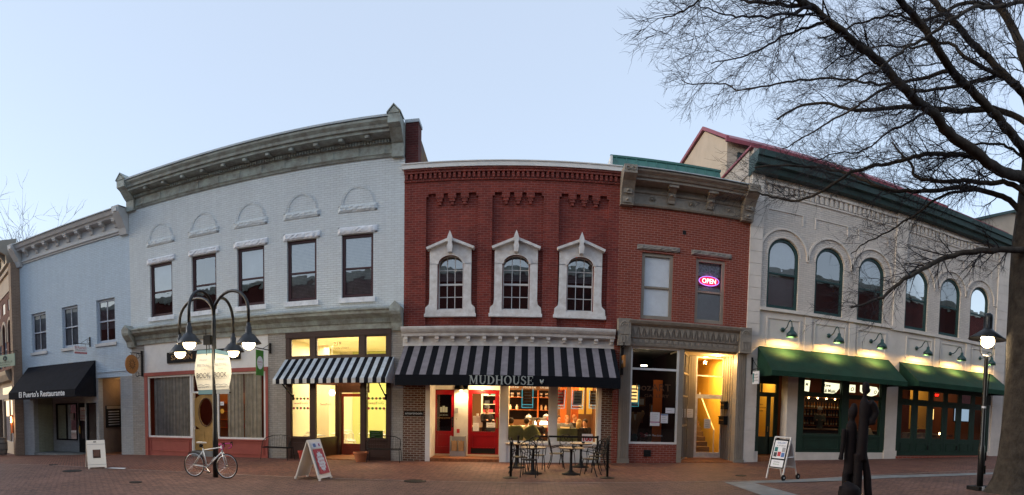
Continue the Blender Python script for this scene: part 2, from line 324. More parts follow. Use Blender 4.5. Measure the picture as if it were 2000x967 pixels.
M = dict(
 b1=brick('blue_grey_painted_brick', wear=.07, c1=(.58,.70,.80), c2=(.54,.66,.76), mortar=(.46,.56,.65), bump=1.0, stain=.12, stainc=(.36,.42,.48)),
 b1low=brick('grey_painted_brick', (.42,.44,.45), (.38,.40,.41), (.33,.35,.36), bump=.9, stain=.2),
 b1green=brick('pale_green_painted_brick', (.36,.38,.30), (.34,.36,.28), (.28,.30,.24), bump=.8, stain=.2),
 b2=brick('cream_grey_painted_brick', (.70,.77,.80), (.66,.725,.755), (.56,.615,.64), wear=.07, bump=1.0, stain=.15, stainc=(.46,.45,.43)),
 b2w=brick('worn_painted_brick', (.42,.41,.38), (.36,.35,.32), (.28,.27,.25), bump=1.0, stain=.4, stainc=(.25,.2,.16)),
 red=brick('red_brick', (.26,.048,.034), (.17,.036,.028), (.27,.11,.10), wear=.2, bump=.6, stain=.35, stainc=(.08,.025,.022)),
 red2=brick('smooth_red_brick', (.255,.058,.036), (.20,.046,.031), (.34,.18,.15), bump=.4, stain=.12),
 brn=brick('brown_unpainted_brick', (.17,.075,.05), (.10,.045,.035), (.36,.31,.25), ms=.014, bump=.7, stain=.25),
 tan=brick('tan_brick', (.27,.19,.14), (.23,.16,.12), (.3,.24,.19), bump=.5),
 dkred=brick('dark_red_brick', (.13,.03,.028), (.09,.022,.022), (.14,.07,.06), bump=.6, stain=.6, stainc=(.03,.012,.015)),
 b5=brick('white_painted_brick', (.67,.62,.565), (.62,.57,.52), (.51,.47,.43), bump=.9, stain=.18, stainc=(.40,.36,.32)),
 stone5=mat('painted_stone', (.66,.61,.555), .75, noise=(1.4,.14), bump=(6,.3)),
 pave=brick('brick_paving', (.23,.125,.098), (.145,.082,.068), (.06,.040,.036), bw=.21, bh=.105, ms=.010, bump=.9, rough=.72, stain=.55, flat=True, rot=.0, stainc=(.075,.045,.038), sscale=.45),
 pave45=brick('angled_brick_paving', (.25,.105,.072), (.15,.066,.052), (.06,.036,.030), bw=.21, bh=.105, ms=.010, bump=.9, rough=.72, stain=.5, flat=True, rot=.78, stainc=(.08,.05,.04), sscale=.5),
 terra=brick('terracotta_tile', (.30,.115,.05), (.26,.10,.045), (.18,.09,.05), bw=.2, bh=.2, ms=.006, flat=True, bump=.2, rough=.5, stain=.1),
 strip=mat('bluish_stone_strip', (.20,.21,.21), .7, noise=(2,.3), bump=(20,.2)),
 drain=mat('pale_mortar_line', (.33,.26,.22), .8, noise=(3,.5)),
 corn1=mat('pale_grey_cornice_paint', (.50,.52,.53), .55, noise=(2,.15), bump=(12,.2)),
 corn2=mat('weathered_green_grey_cornice', (.34,.39,.365), .65, noise=(3.5,.28,(.19,.19,.165)), bump=(10,.3)),
 flash=mat('lead_flashing', (.42,.47,.50), .5, noise=(2,.15)),
 stone=mat('rough_white_stone', (.76,.80,.85), .85, noise=(5,.2), bump=(9,1.0)),
 stoneg=mat('rough_grey_stone', (.27,.245,.22), .9, noise=(8,.35), bump=(12,1.0)),
 mar=mat('maroon_window_frame', (.055,.018,.020), .45),
 bluefr=mat('blue_grey_window_frame', (.36,.42,.50), .5),
 whit=mat('white_trim', (.72,.72,.70), .5, noise=(3,.1), bump=(15,.1)),
 whitw=mat('worn_white_trim', (.72,.72,.71), .55, noise=(4,.2,(.55,.52,.49)), bump=(15,.2)),
 tanfr=mat('taupe_trim', (.27,.235,.19), .5, noise=(3,.15)),
 orn=mat('taupe_ornament', (.265,.235,.195), .6, noise=(5,.25), bump=(14,.6)),
 brown=mat('brown_storefront', (.050,.024,.018), .45, noise=(3,.2)),
 coral=mat('coral_red_paint', (.33,.075,.058), .55, noise=(3,.15)),
 green=mat('dark_green_paint', (.010,.035,.022), .45, noise=(3,.2)),
 greenfr=mat('teal_green_window_frame', (.012,.048,.046), .4),
 fascia=mat('teal_green_fascia', (.018,.050,.048), .5, noise=(1.5,.3)),
 groof=mat('green_metal_roof', (.035,.135,.115), .45, noise=(1.5,.2)),
 gl_flat=glass('low_reflection_glass', .02, (.97,.97,.96), ior=1.06),
 redtrim=mat('faded_red_trim', (.24,.035,.055), .5, noise=(3,.2)),
 stucco=mat('beige_stucco', (.47,.40,.33), .85, noise=(1.2,.12), bump=(20,.3)),
 stuccog=mat('grey_beige_stucco', (.42,.39,.36), .85, noise=(1.2,.12)),
 roof=mat('dark_roof_membrane', (.06,.06,.065), .9),
 black=mat('black_metal', (.010,.011,.012), .35, noise=(8,.3), spec=.5),
 iron=mat('black_wrought_iron', (.011,.010,.010), .65, spec=.2),
 blackp=mat('matte_black', (.012,.012,.012), .7),
 rubber=mat('black_rubber', (.012,.012,.013), .8),
 canvas=mat('black_canvas', (.007,.009,.015), .9, noise=(4,.3), bump=(1.6,.8)),
 navy=mat('navy_canvas', (.0035,.005,.009), .85, noise=(4,.2)),
 gcanvas=mat('green_canvas', (.011,.044,.026), .75, noise=(2.5,.25), bump=(1.6,.9)),
 white_l=mat('white_lettering', (.72,.76,.78), .6),
 mudl=mat('pale_grey_lettering', (.36,.40,.38), .6),
 gold=mat('gold_lettering', (.42,.24,.09), .5),
 wood=mat('carved_wood', (.36,.15,.035), .6, noise=(6,.2)),
 woodd=mat('dark_carved_wood', (.10,.04,.012), .6),
 pine=mat('pine_door', (.42,.25,.075), .5, noise=(4,.3)),
 oakbar=mat('barrel_oak', (.21,.185,.155), .75, noise=(7,.35), bump=(12,.4)),
 hoop=mat('barrel_hoop', (.10,.10,.10), .5, metal=.6),
 reddoor=mat('glossy_red_door', (.30,.006,.010), .3, noise=(3,.12)),
 brdoor=mat('red_brown_door', (.20,.035,.02), .4),
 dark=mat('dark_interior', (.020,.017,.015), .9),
 inwall=mat('grey_interior', (.14,.14,.14), .9),
 blind=stripes('white_slat_blind', (.50,.52,.54), (.30,.32,.35), .025, axis=2, duty=.35),
 shade=mat('white_roller_shade', (.86,.91,.95), .8, noise=(1.2,.15), bump=(2.5,.8)),
 foil=mat('crinkled_foil', (.60,.62,.68), .35, metal=.2, noise=(16,.6), bump=(14,1.0)),
 gl_up=glass('reflective_pane', .28, (.86,.88,.9), wavy=.12),
 gl_paper=glass('clear_upper_pane', .02, (.96,.97,.98)),
 gl_shop=glass('shop_glass', .02, (.97,.97,.96)),
 gl_dark=glass('tinted_shop_glass', .05, (.6,.6,.62)),
 cream=mat('cream_plaster', (.66,.55,.38), .8, noise=(2,.1)),
 lime=mat('lime_green_wall', (.47,.50,.20), .7), creamw=mat('warm_white_wall', (.78,.70,.50), .7),
 whitep=mat('white_plastic', (.75,.72,.66), .4),
 amber=mat('warm_yellow_wall', (.62,.40,.08), .8),
 orange=mat('orange_painted_column', (.62,.15,.02), .6), shelfw=mat('orange_brown_shelf', (.34,.13,.035), .5),
 sage=mat('sage_green_cushion', (.26,.27,.11), .85, noise=(5,.25)), teal=mat('teal_fabric', (.03,.16,.16), .8),
 steel=mat('brushed_steel', (.45,.45,.45), .3, metal=.9), brass=mat('brass', (.5,.33,.1), .35, metal=.9),
 paper=mat('white_paper', (.72,.73,.75), .7), kraft=mat('kraft_paper_bag', (.45,.30,.16), .8, noise=(6,.2)),
 pinkp=mat('pink_red_print', (.42,.04,.07), .6), purple=mat('purple_print', (.30,.03,.16), .6), bluep=mat('blue_print', (.05,.14,.36), .6),
 inkb=mat('dark_ink', (.03,.03,.035), .6), inkg=mat('grey_ink', (.30,.31,.33), .6), inkr=mat('red_ink', (.45,.03,.04), .6), inkgn=mat('green_ink', (.04,.20,.05), .6),
 signgreen=mat('leaf_green_banner', (.07,.22,.04), .7), sage2=mat('pale_green_sign', (.26,.36,.28), .6),
 terracotta=mat('terracotta_clay', (.34,.12,.055), .75, noise=(6,.2)), redpot=mat('red_glazed_pot', (.36,.035,.025), .4), soil=mat('potting_soil', (.03,.02,.012), 1),
 rust=mat('rusty_dark_steel', (.011,.0065,.0065), .8, noise=(3,.5,(.006,.005,.006)), bump=(10,.2)),
 bark=mat('grey_brown_bark', (.060,.050,.040), .95, noise=(5,.5), bump=(14,1.0)),
 twig=mat('dark_twig', (.028,.026,.030), .9),
 banner=mat('off_white_banner_cloth', (.66,.65,.58), .8), bannerb=mat('slate_blue_print', (.12,.22,.27), .8), bannerg=mat('grey_print', (.25,.27,.29), .8),
 skin=mat('skin', (.50,.27,.17), .6), hairb=mat('dark_hair', (.03,.018,.012), .7), hairbl=mat('blond_hair', (.42,.27,.11), .7), hairr=mat('auburn_hair', (.28,.10,.035), .7),
 yel=mat('yellow_jacket', (.70,.46,.02), .7), whs=mat('cream_sweater', (.62,.55,.42), .8), blk=mat('black_clothes', (.015,.014,.016), .8), gry=mat('grey_clothes', (.12,.13,.15), .8), redc=mat('red_shirt', (.4,.03,.03), .8), sagec=mat('grey_green_shirt', (.10,.12,.10), .8),
 frost=mat('silver_bike_paint', (.62,.65,.67), .3, metal=.3), pinkt=mat('pink_bar_tape', (.45,.05,.22), .7),
 curt=stripes('weathered_plank_curtain', (.80,.77,.70), (.60,.58,.52), .08, axis=0),
 e_lamp=glow('lamp_globe_glow', (1.0,.74,.40), 8.0), e_warm=glow('warm_bulb_glow', (1.0,.62,.25), 12.0), e_ceil=glow('ceiling_lamp_glow', (1.0,.80,.48), 9.0),
 e_open=glow('neon_red_pink', (1.0,.02,.10), 1.2), e_openb=glow('neon_blue_violet', (.55,.25,1.0), .8), e_openw=glow('neon_pale_pink', (1.0,.55,.50), 1.6),
 e_cyan=glow('neon_cyan', (.10,.62,.70), .4), e_sign=glow('backlit_cream_sign', (1.0,.95,.62), .75), e_tv=glow('screen_glow', (.30,.42,.55), .5),
 e_shade=glow('glowing_lamp_shade', (1.0,.62,.20), 1.3), e_exit=glow('exit_sign_red', (1,.02,.01), 2.5), e_chalk=glow('lit_menu_board_lettering', (1.0,.75,.45), .8),
)
def nodes_bands(m):   # bark with vertical furrows
    pass

D = 18.7
GX = [-60,-22.86,-15.46,-9.14,-3.41,2.85,7.53,9.63,13.84,19.86,60]; GZ = [-1.6,-.503,-.17,-.062,0,.071,.121,.198,.249,.331,.7]
def gz(x):
    for i in range(len(GX)-1):
        if x <= GX[i+1]: return GZ[i] + (GZ[i+1]-GZ[i]) * (x-GX[i]) / (GX[i+1]-GX[i])
    return GZ[-1]

# ------------------------------------------------------------------ ground
def sheet(name, x0, x1, y0, y1, dz, m):
    xs = sorted({x0, x1} | {g for g in GX if x0 < g < x1}); mb = MB()
    for a, b in zip(xs, xs[1:]):
        mb.quad((a, y0, gz(a)+dz), (b, y0, gz(b)+dz), (b, y1, gz(b)+dz), (a, y1, gz(a)+dz))
    return single(name, mb, m, None, None, kind='structure')
GX = [-300] + GX + [300]; GZ = [-2.2] + GZ + [1.2]
sheet('ground', -300, 300, -120, 400, -.004, M['pave'])
sheet('pavement', -60, 60, 13.83, 18.69, 0, M['pave45'])
def flatpoly(name, pts, dz, m, kind='structure'):
    mb = MB(); mb.quad(*[(x, y, gz(x)+dz) for x, y in pts]); return single(name, mb, m, None, None, kind=kind)
sheet('gutter', -40, 40, 13.79, 13.85, .004, M['drain'])
flatpoly('path', [(5.02,13.62),(5.75,13.33),(8.2,13.12),(8.6,13.78)], .004, M['strip'])
mb = MB()
far = [(8.6,13.78),(9.63,13.68),(13.84,13.09),(19.86,12.3),(26,11.5)]; near = [(8.2,13.12),(9.63,13.02),(13.84,12.62),(19.86,11.9),(26,11.1)]
for i in range(4):
    a, b, c, e = near[i], near[i+1], far[i+1], far[i]
    mb.quad(*[(x, y, gz(x)+.0042) for x, y in (a, b, c, e)])
single('path', mb, M['strip'], None, None, kind='structure')
flatpoly('path', [(5.02,13.62),(5.1,11.4),(5.15,8.0),(6.1,8.0),(5.92,11.24),(5.75,13.33)], .0046, M['strip'])

# ------------------------------------------------------------------ wall and window builders
def wall(mb, x0, x1, z0, z1, y, ops=(), t=.3):
    xs = sorted({x0, x1} | {v for o in ops for v in o[:2] if x0 < v < x1}); zs = sorted({z0, z1} | {v for o in ops for v in o[2:4] if z0 < v < z1})
    hole = lambda cx, cz: any(o[0] < cx < o[1] and o[2] < cz < o[3] for o in ops)
    for a, b in zip(xs, xs[1:]):
        for c, e in zip(zs, zs[1:]):
            if hole((a+b)/2, (c+e)/2): continue
            mb.quad((a,y,c),(b,y,c),(b,y,e),(a,y,e)); mb.quad((a,y+t,c),(a,y+t,e),(b,y+t,e),(b,y+t,c))
    for o in ops:
        a, b, c, e = o[:4]
        if c > z0: mb.quad((a,y,c),(a,y+t,c),(b,y+t,c),(b,y,c))
        if e < z1: mb.quad((a,y,e),(b,y,e),(b,y+t,e),(a,y+t,e))
        if a > x0: mb.quad((a,y,c),(a,y,e),(a,y+t,e),(a,y+t,c))
        if b < x1: mb.quad((b,y,c),(b,y+t,c),(b,y+t,e),(b,y,e))
    mb.quad((x0,y,z0),(x0,y,z1),(x0,y+t,z1),(x0,y+t,z0)); mb.quad((x1,y,z0),(x1,y+t,z0),(x1,y+t,z1),(x1,y,z1))
    mb.quad((x0,y,z1),(x1,y,z1),(x1,y+t,z1),(x0,y+t,z1))
    return mb

def shell(t, x0, x1, z0, z1, m, depth=14, roofm=None, parapet=.0, y=D):
    mb = MB(); mb.box(x0, x0+.02, y+.31, y+depth, z0, z1); mb.box(x1-.02, x1, y+.31, y+depth, z0, z1); mb.box(x0+.02, x1-.02, y+depth, y+depth+.02, z0, z1)
    t.add('side_wall', mb, m)
    t.add('roof', MB().box(x0+.02, x1-.02, y+.3, y+depth, z1-parapet-.12, z1-parapet-.02), roofm or M['roof'])

def dh(t, x0, x1, z0, z1, fm, Y=D, inset=.12, fw=.075, nx=1, nt_=1, nb=1, meet=.5, sill=None, lintel=None, back=None, arch=0, glass_m='gl_up', backm='dark', sillm=None, lintm=None, bw=.05):
    """double-hung window: frame > panes, sill, lintel, blind"""
    zs = z1 - arch; y = Y + inset; mb = MB()
    if arch:
        mb.arch(x0+fw, x1-fw, zs, arch-fw, fw, y, y+.09)
    else: mb.box(x0, x1, y, y+.09, z1-fw, z1)
    mb.box(x0, x0+fw, y, y+.09, z0, zs if arch else z1-fw); mb.box(x1-fw, x1, y, y+.09, z0, zs if arch else z1-fw)
    mb.box(x0+fw, x1-fw, y, y+.09, z0, z0+fw*1.2)
    zm = z0 + (z1-z0)*meet
    mb.box(x0+fw, x1-fw, y+.01, y+.08, zm-.03, zm+.03)
    s = .018 if fw < .1 else .025
    def bars(a, b, c, e, n, r, yo):
        for i in range(1, n): xx = a+(b-a)*i/n; mb.box(xx-s/1.6, xx+s/1.6, y+yo, y+yo+.03, c, e)
        for j in range(1, r): zz = c+(e-c)*j/r; mb.box(a, b, y+yo+.002, y+yo+.028, zz-s/1.6, zz+s/1.6)
    ix0, ix1 = x0+fw, x1-fw
    bars(ix0, ix1, zm+.03, z1-fw*(1 if not arch else 1.2), nx, nt_, .02); bars(ix0, ix1, z0+fw*1.2, zm-.03, nx, nb, .03)
    w = t.add('window', mb, fm)
    if arch: pm = MB().quad(*[(p[0], y+.05, p[1]) for p in archpts(x0+fw*.7, x1-fw*.7, z0+fw*.8, zs, arch-fw*.7)])
    else: pm = MB().quad((x0+fw*.7,y+.05,z0+fw*.8),(x1-fw*.7,y+.05,z0+fw*.8),(x1-fw*.7,y+.05,z1-fw*.7),(x0+fw*.7,y+.05,z1-fw*.7))
    t.add('pane', pm, M[glass_m], w)
    if sill: a, b, c, e, pr = sill; t.add('sill', rock(a, b, Y-pr, Y+.1, c, e) if sillm in ROCK else MB().box(a, b, Y-pr, Y+.11, c, e), M[sillm or 'stone'], w)
    if lintel: a, b, c, e, pr = lintel; t.add('lintel', rock(a, b, Y-pr, Y+.02, c, e), M[lintm or 'stone'], w)
    if back:
        for (fz0, fz1, bm, yo) in back:
            za, zb = z0+(z1-z0)*fz0, z0+(z1-z0)*fz1
            t.add('blind' if 'blind' in bm else 'shade', MB().box(x0+fw*.6, x1-fw*.6, y+yo, y+yo+.01, za, zb), M[bm], w)
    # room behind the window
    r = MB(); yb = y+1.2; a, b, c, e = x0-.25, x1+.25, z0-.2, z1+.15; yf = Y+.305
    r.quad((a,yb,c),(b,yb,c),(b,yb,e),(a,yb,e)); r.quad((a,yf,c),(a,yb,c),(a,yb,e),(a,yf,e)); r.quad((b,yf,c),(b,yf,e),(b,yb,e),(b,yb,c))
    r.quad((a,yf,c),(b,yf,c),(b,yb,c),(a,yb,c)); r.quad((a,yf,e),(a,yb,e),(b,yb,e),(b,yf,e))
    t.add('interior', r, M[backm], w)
    return w
ROCK = ('stone', 'stoneg')
def rock(x0, x1, y0, y1, z0, z1):   # rough-faced block: chiselled front
    mb = MB(); n = max(3, int((x1-x0)/.09)); g = random.Random(int(x0*100)+int(z0*37)); rows = 4
    P = {}
    for i in range(n+1):
        for j in range(rows+1):
            ed = i in (0, n) or j in (0, rows)
            P[i, j] = (x0+(x1-x0)*i/n, y0 + (.0 if ed else -g.uniform(.0, .026)) + (.02 if ed else 0), z0+(z1-z0)*j/rows)
    for i in range(n):
        for j in range(rows): mb.quad(P[i,j], P[i+1,j], P[i+1,j+1], P[i,j+1])
    mb.box(x0, x1, y0+.02, y1, z0, z1); return mb

def room(t, x0, x1, y0, y1, z0, z1, wm, fm, cm, side=True):
    w = MB(); w.quad((x0,y1,z0),(x1,y1,z0),(x1,y1,z1),(x0,y1,z1))
    if side: w.quad((x0,y0,z0),(x0,y1,z0),(x0,y1,z1),(x0,y0,z1)); w.quad((x1,y0,z0),(x1,y0,z1),(x1,y1,z1),(x1,y1,z0))
    t.add('interior_wall', w, wm); t.add('interior_floor', MB().box(x0, x1, y0, y1, z0-.05, z0), fm)
    t.add('interior_ceiling', MB().box(x0, x1, y0, y1, z1, z1+.05), cm)

def shopglass(t, x0, x1, z0, z1, fm, Y=D, fw=.08, inset=.06, bars=(), vb=(), glass_m='gl_shop', d=.08, name='shop_window'):
    mb = MB(); y = Y+inset
    mb.box(x0, x1, y, y+d, z1-fw, z1); mb.box(x0, x1, y, y+d, z0, z0+fw); mb.box(x0, x0+fw, y, y+d, z0+fw, z1-fw); mb.box(x1-fw, x1, y, y+d, z0+fw, z1-fw)
    for z in bars: mb.box(x0+fw, x1-fw, y+.005, y+d-.005, z-fw/2, z+fw/2)
    for x in vb: mb.box(x-fw/2, x+fw/2, y+.003, y+d-.003, z0+fw, z1-fw)
    w = t.add(name, mb, fm)
    t.add('pane', MB().quad((x0+fw*.6,y+d/2,z0+fw*.6),(x1-fw*.6,y+d/2,z0+fw*.6),(x1-fw*.6,y+d/2,z1-fw*.6),(x0+fw*.6,y+d/2,z1-fw*.6)), M[glass_m], w)
    return w

def door(t, x0, x1, z0, z1, Y, m, gz0, gz1, st=.13, glass_m='gl_shop', panel=True, handle='r', hm='brass', kick=False, label=None):
    mb = MB(); th = .05
    mb.box(x0, x0+st, Y, Y+th, z0, z1); mb.box(x1-st, x1, Y, Y+th, z0, z1); mb.box(x0+st, x1-st, Y, Y+th, gz1, z1); mb.box(x0+st, x1-st, Y, Y+th, z0, gz0)
    if panel:
        a, b, c, e = x0+st, x1-st, z0+.22, gz0-.12
        for q in ((a, b, c, c+.03), (a, b, e-.03, e), (a, a+.03, c+.03, e-.03), (b-.03, b, c+.03, e-.03)): mb.box(q[0], q[1], Y-.015, Y, q[2], q[3])
    d_ = t.add('door', mb, m, label=label)
    t.add('pane', MB().quad((x0+st,Y+.025,gz0),(x1-st,Y+.025,gz0),(x1-st,Y+.025,gz1),(x0+st,Y+.025,gz1)), M[glass_m], d_)
    hx = x1-st*.5 if handle == 'r' else x0+st*.5
    hb = MB(); hb.tube([(hx,Y-.01,1.02+z0),(hx,Y-.06,1.02+z0),(hx,Y-.06,1.22+z0),(hx,Y-.01,1.22+z0)], .014, 6); hb.box(hx-.03, hx+.03, Y-.012, Y, .93+z0, 1.3+z0)
    t.add('handle', hb, M[hm], d_)
    if kick: t.add('kick_plate', MB().box(x0+st*.8, x1-st*.8, Y-.006, Y, z0+.03, z0+.24), M['blackp'], d_)
    return d_

def xprof(pts, x0, x1): return MB().prism(pts, x0, x1, 'x')   # cornice profile of (y, z) run along x

# ------------------------------------------------------------------ building at the far left edge, turned away
b0 = T('brick_building', 'narrow slice of brown brick building with arched windows at far left edge', 'building', (-23.45, 18.7, -.55), rz=math.radians(-27.3))
def b0z(z): return z + .55
z = b0z
wl = MB(); wl_ops = [(-1.3-1.72*k, -.25-1.72*k, z(4.3), z(6.7)) for k in range(4)] + [(-1.25-1.72*k, -.35-1.72*k, z(7.25), z(7.87)) for k in range(4)]
wall(wl, -9, 0, z(3.8), z(8.2), 0, wl_ops)
for k in range(4): wl.spandrel(-1.3-1.72*k, -.25-1.72*k, z(6.2), .5, 0, .3, z(6.7))
b0.add('wall', wl, brick('maroon_brick', (.13,.045,.04), (.10,.035,.033), (.16,.10,.08)))
for k in range(4):
    a, b = -1.3-1.72*k, -.25-1.72*k
    fr = MB().arch(a, b, z(6.2), .5, .16, -.06, 0); fr.box(a-.16, a, -.06, 0, z(5.6), z(6.2)); fr.box(b, b+.16, -.06, 0, z(5.6), z(6.2))
    w = b0.add('window', fr, M['stucco'])
    b0.add('frame', MB().arch(a+.07, b-.07, z(6.2), .43, .07, .12, .2).box(a, a+.07, .12, .2, z(4.3), z(6.2)).box(b-.07, b, .12, .2, z(4.3), z(6.2)).box(a+.07, b-.07, .12, .2, z(5.3), z(5.36)), M['bluefr'], w)
    b0.add('pane', MB().quad(*[(p[0], .16, p[1]) for p in archpts(a, b, z(4.3), z(6.2), .5)]), M['gl_up'], w)
    b0.add('blind', MB().box(a, b, .26, .28, z(4.3), z(6.7)), M['inwall'], w)
    b0.add('panel', MB().box(a+.05, b-.1, .05, .1, z(7.25), z(7.87)), M['whit'])
b0.add('frieze', MB().box(-9, 0, -.05, .3, z(8.2), z(8.5)).box(-9, 0, 0, .3, z(8.5), z(9.2)).box(-9, 0, -.12, .3, z(9.2), z(9.4)), M['stucco'])
cn = xprof([(0,z(9.4)),(-.25,z(9.5)),(-.3,z(9.9)),(-.75,z(10.15)),(-.85,z(10.6)),(.3,z(10.75)),(.3,z(9.4))], -9, .1)
c_ = b0.add('cornice', cn, M['tanfr'])
for k in range(7): b0.add('bracket', MB().prism([(-.12,z(9.45)),(-.3,z(9.6)),(-.7,z(10.12)),(0,z(10.12))], -.5-1.3*k, -.25-1.3*k, 'x'), M['tanfr'], c_)
b0.add('corner_pier', MB().box(0, .62, -.16, .3, z(-.6), z(9.4)), M['tan'])
b0.add('lower_cornice', xprof([(0,z(3.4)),(-.3,z(3.45)),(-.45,z(3.75)),(-.5,z(3.95)),(0,z(4.1))], -9, -.02), M['tanfr'])
sf = b0.add('storefront', MB().box(-9, 0, 0, .2, z(2.5), z(3.4)).box(-.35, 0, 0, .2, z(-.6), z(2.5)).box(-3.9, -3.7, 0, .2, z(-.6), z(2.5)).box(-3.7, -.35, 0, .15, z(-.6), z(.1)), M['stucco'])
b0.add('window', MB().box(-3.7, -.35, .05, .12, z(2.4), z(2.5)).box(-3.7, -3.62, .05, .12, z(.1), z(2.4)).box(-.43, -.35, .05, .12, z(.1), z(2.4)).box(-2.05, -1.97, .05, .12, z(.1), z(2.4)), M['tanfr'], sf)
b0.add('pane', MB().quad((-3.6,.09,z(.1)),(-.4,.09,z(.1)),(-.4,.09,z(2.4)),(-3.6,.09,z(2.4))), M['gl_dark'], sf)
b0.add('transom', MB().box(-3.6, -.4, -.01, .0, z(2.75), z(3.15)), M['gl_up'], sf)
b0.add('interior', MB().box(-8.9, -.02, 1.6, 1.65, z(-.6), z(3.3)).box(-8.9, -.02, .2, 1.6, z(-.6), z(-.55)), M['inwall'])
b0.add('side_wall', MB().box(-9, -8.98, .31, 8, z(-.6), z(10)).box(-.1, 0, .31, 3, z(-.6), z(9)), M['tan'])

# ------------------------------------------------------------------ blue-grey building
b1 = T('painted_brick_building', 'pale blue-grey painted brick building with three upper windows and white cornice', 'building', (-19.2, D, -.4))
W1 = [(-21.95,-20.86,4.72,6.63),(-19.71,-18.64,4.72,6.63),(-17.47,-16.36,4.72,6.63)]
wl = MB(); wall(wl, -22.85, -15.48, 3.2, 9.25, D, W1); b1.add('wall', wl, M['b1'])
lw = MB(); wall(lw, -22.85, -15.48, -.55, 3.2, D, [(-21.98,-18.35,-.6,2.6), (-18.3,-17.63,.32,2.1), (-17.47,-16.15,-.6,3.18)], .3)
b1.add('lower_wall', lw, M['b1low'])
b1.add('string_course', MB().box(-17.5, -15.5, D-.03, D, 3.42, 3.47), M['b1'])
for i, w in enumerate(W1):
    dh(b1, *w, M['bluefr'], fw=.1, inset=.09, nx=2, nt_=1, nb=1, glass_m='gl_paper' if i < 2 else 'gl_up', sill=(w[0]-.06, w[1]+.06, 4.58, 4.71, .07), sillm='corn1', back=[((.0 if i < 2 else .32), 1, 'blind', .12)], backm='inwall')
# recessed entry
rc = MB(); yb = D+1.3
rc.box(-21.98-.02, -21.98, D+.3, yb, -.5, 2.75); rc.box(-18.35, -18.33, D+.3, yb, -.5, 2.75)
b1.add('recess_wall', rc, M['b1green'])
bw_ = MB(); wall(bw_, -21.97, -18.36, -.5, 2.75, yb, [(-21.7,-20.15,.25,2.12), (-20.05,-19.2,-.5,2.12)], .1); b1.add('back_wall', bw_, M['b1low'])
b1.add('recess_ceiling', MB().box(-21.98, -18.35, D+.02, yb, 2.62, 2.7), M['cream'])
b1.add('recess_floor', MB().box(-21.97, -18.36, D-.05, yb, -.5, gz(-20)+.04), M['strip'])
shopglass(b1, -21.7, -20.15, .25, 2.12, M['blackp'], Y=yb, vb=(-20.93,), fw=.07, inset=-.03, glass_m='gl_dark')
b1.add('paper_blind', MB().box(-21.6, -20.2, yb+.06, yb+.08, .3, 2.1), M['cream'])
door(b1, -20.05, -19.2, gz(-20)+.05, 2.1, yb-.02, M['blackp'], .35, 1.85, glass_m='gl_dark', handle='l')
b1.add('door_back', MB().box(-20.05, -19.2, yb+.12, yb+.14, -.4, 2.1), M['inwall'])
w = shopglass(b1, -18.3, -17.63, .32, 2.1, M['blackp'], fw=.06, inset=.06, glass_m='gl_dark')
b1.add('paper_blind', MB().box(-18.24, -17.69, D+.16, D+.18, .34, 2.05), M['cream'])
# passage
pw = MB(); pw.box(-17.49, -17.47, D+.3, D+5, -.5, 3.3); pw.box(-16.15, -16.13, D+.3, D+5, -.5, 3.3); pw.box(-17.47, -16.15, D+5, D+5.02, -.5, 3.3)
b1.add('passage_wall', pw, mat('dim_passage_plaster', (.20,.15,.12), .9, noise=(2,.2))); b1.add('passage_ceiling', MB().box(-17.5, -16.1, D+.3, D+5, 3.18, 3.25), M['cream'])
b1.add('passage_floor', MB().box(-17.47, -16.15, D+.0, D+5, -.5, gz(-16.8)+.006), M['terra'])
b1.add('passage_lamp', MB().lathe(-16.8, D+1.2, [(.08, 0), (.08, .03)], 12, 3.14), M['e_warm']); b1.light('POINT', (-16.8, D+1.2, 3.0), 5, (1, .62, .28), .06)
# cornice
cn = MB().prism([(D,9.22),(D-.06,9.22),(D-.06,9.32),(D-.10,9.34),(D-.10,9.42),(D-.04,9.46),(D-.04,9.98),(D-.34,10.06),(D-.38,10.16),(D-.46,10.2),(D-.52,10.34),(D-.56,10.4),(D+.3,10.44),(D+.3,9.22)], -22.5, -15.85, 'x')
for k in range(74): cn.box(-22.46+k*.09, -22.41+k*.09, D-.13, D-.098, 9.325, 9.385)
c_ = b1.add('cornice', cn, M['corn1'])
for k in range(9):
    x = -22.1+k*.74; b1.add('bracket', MB().prism([(D-.04,9.6),(D-.12,9.64),(D-.16,9.78),(D-.33,9.9),(D-.33,10.05),(D-.04,9.98)], x, x+.17, 'x').box(x-.03, x+.2, D-.36, D-.05, 10.0, 10.065), M['corn1'], c_)
for x in (-22.9, -15.88):
    b1.add('end_console', MB().prism([(D,9.1),(D-.14,9.12),(D-.22,9.4),(D-.62,10.15),(D-.66,10.5),(D+.2,10.55),(D+.2,9.1)], x, x+.38, 'x').box(x+.09, x+.29, D-.68, D-.5, 10.2, 10.42), M['corn1'], c_)
b1.add('coping', MB().box(-22.9, -15.5, D-.58, D+.35, 10.44, 10.49), M['flash'])
shell(b1, -22.85, -15.48, -.5, 10.4, M['b1low'], parapet=.5, depth=16)
squash(b1, 9.22, .756, ('cornice','bracket','end_console','coping','side_wall','roof'))

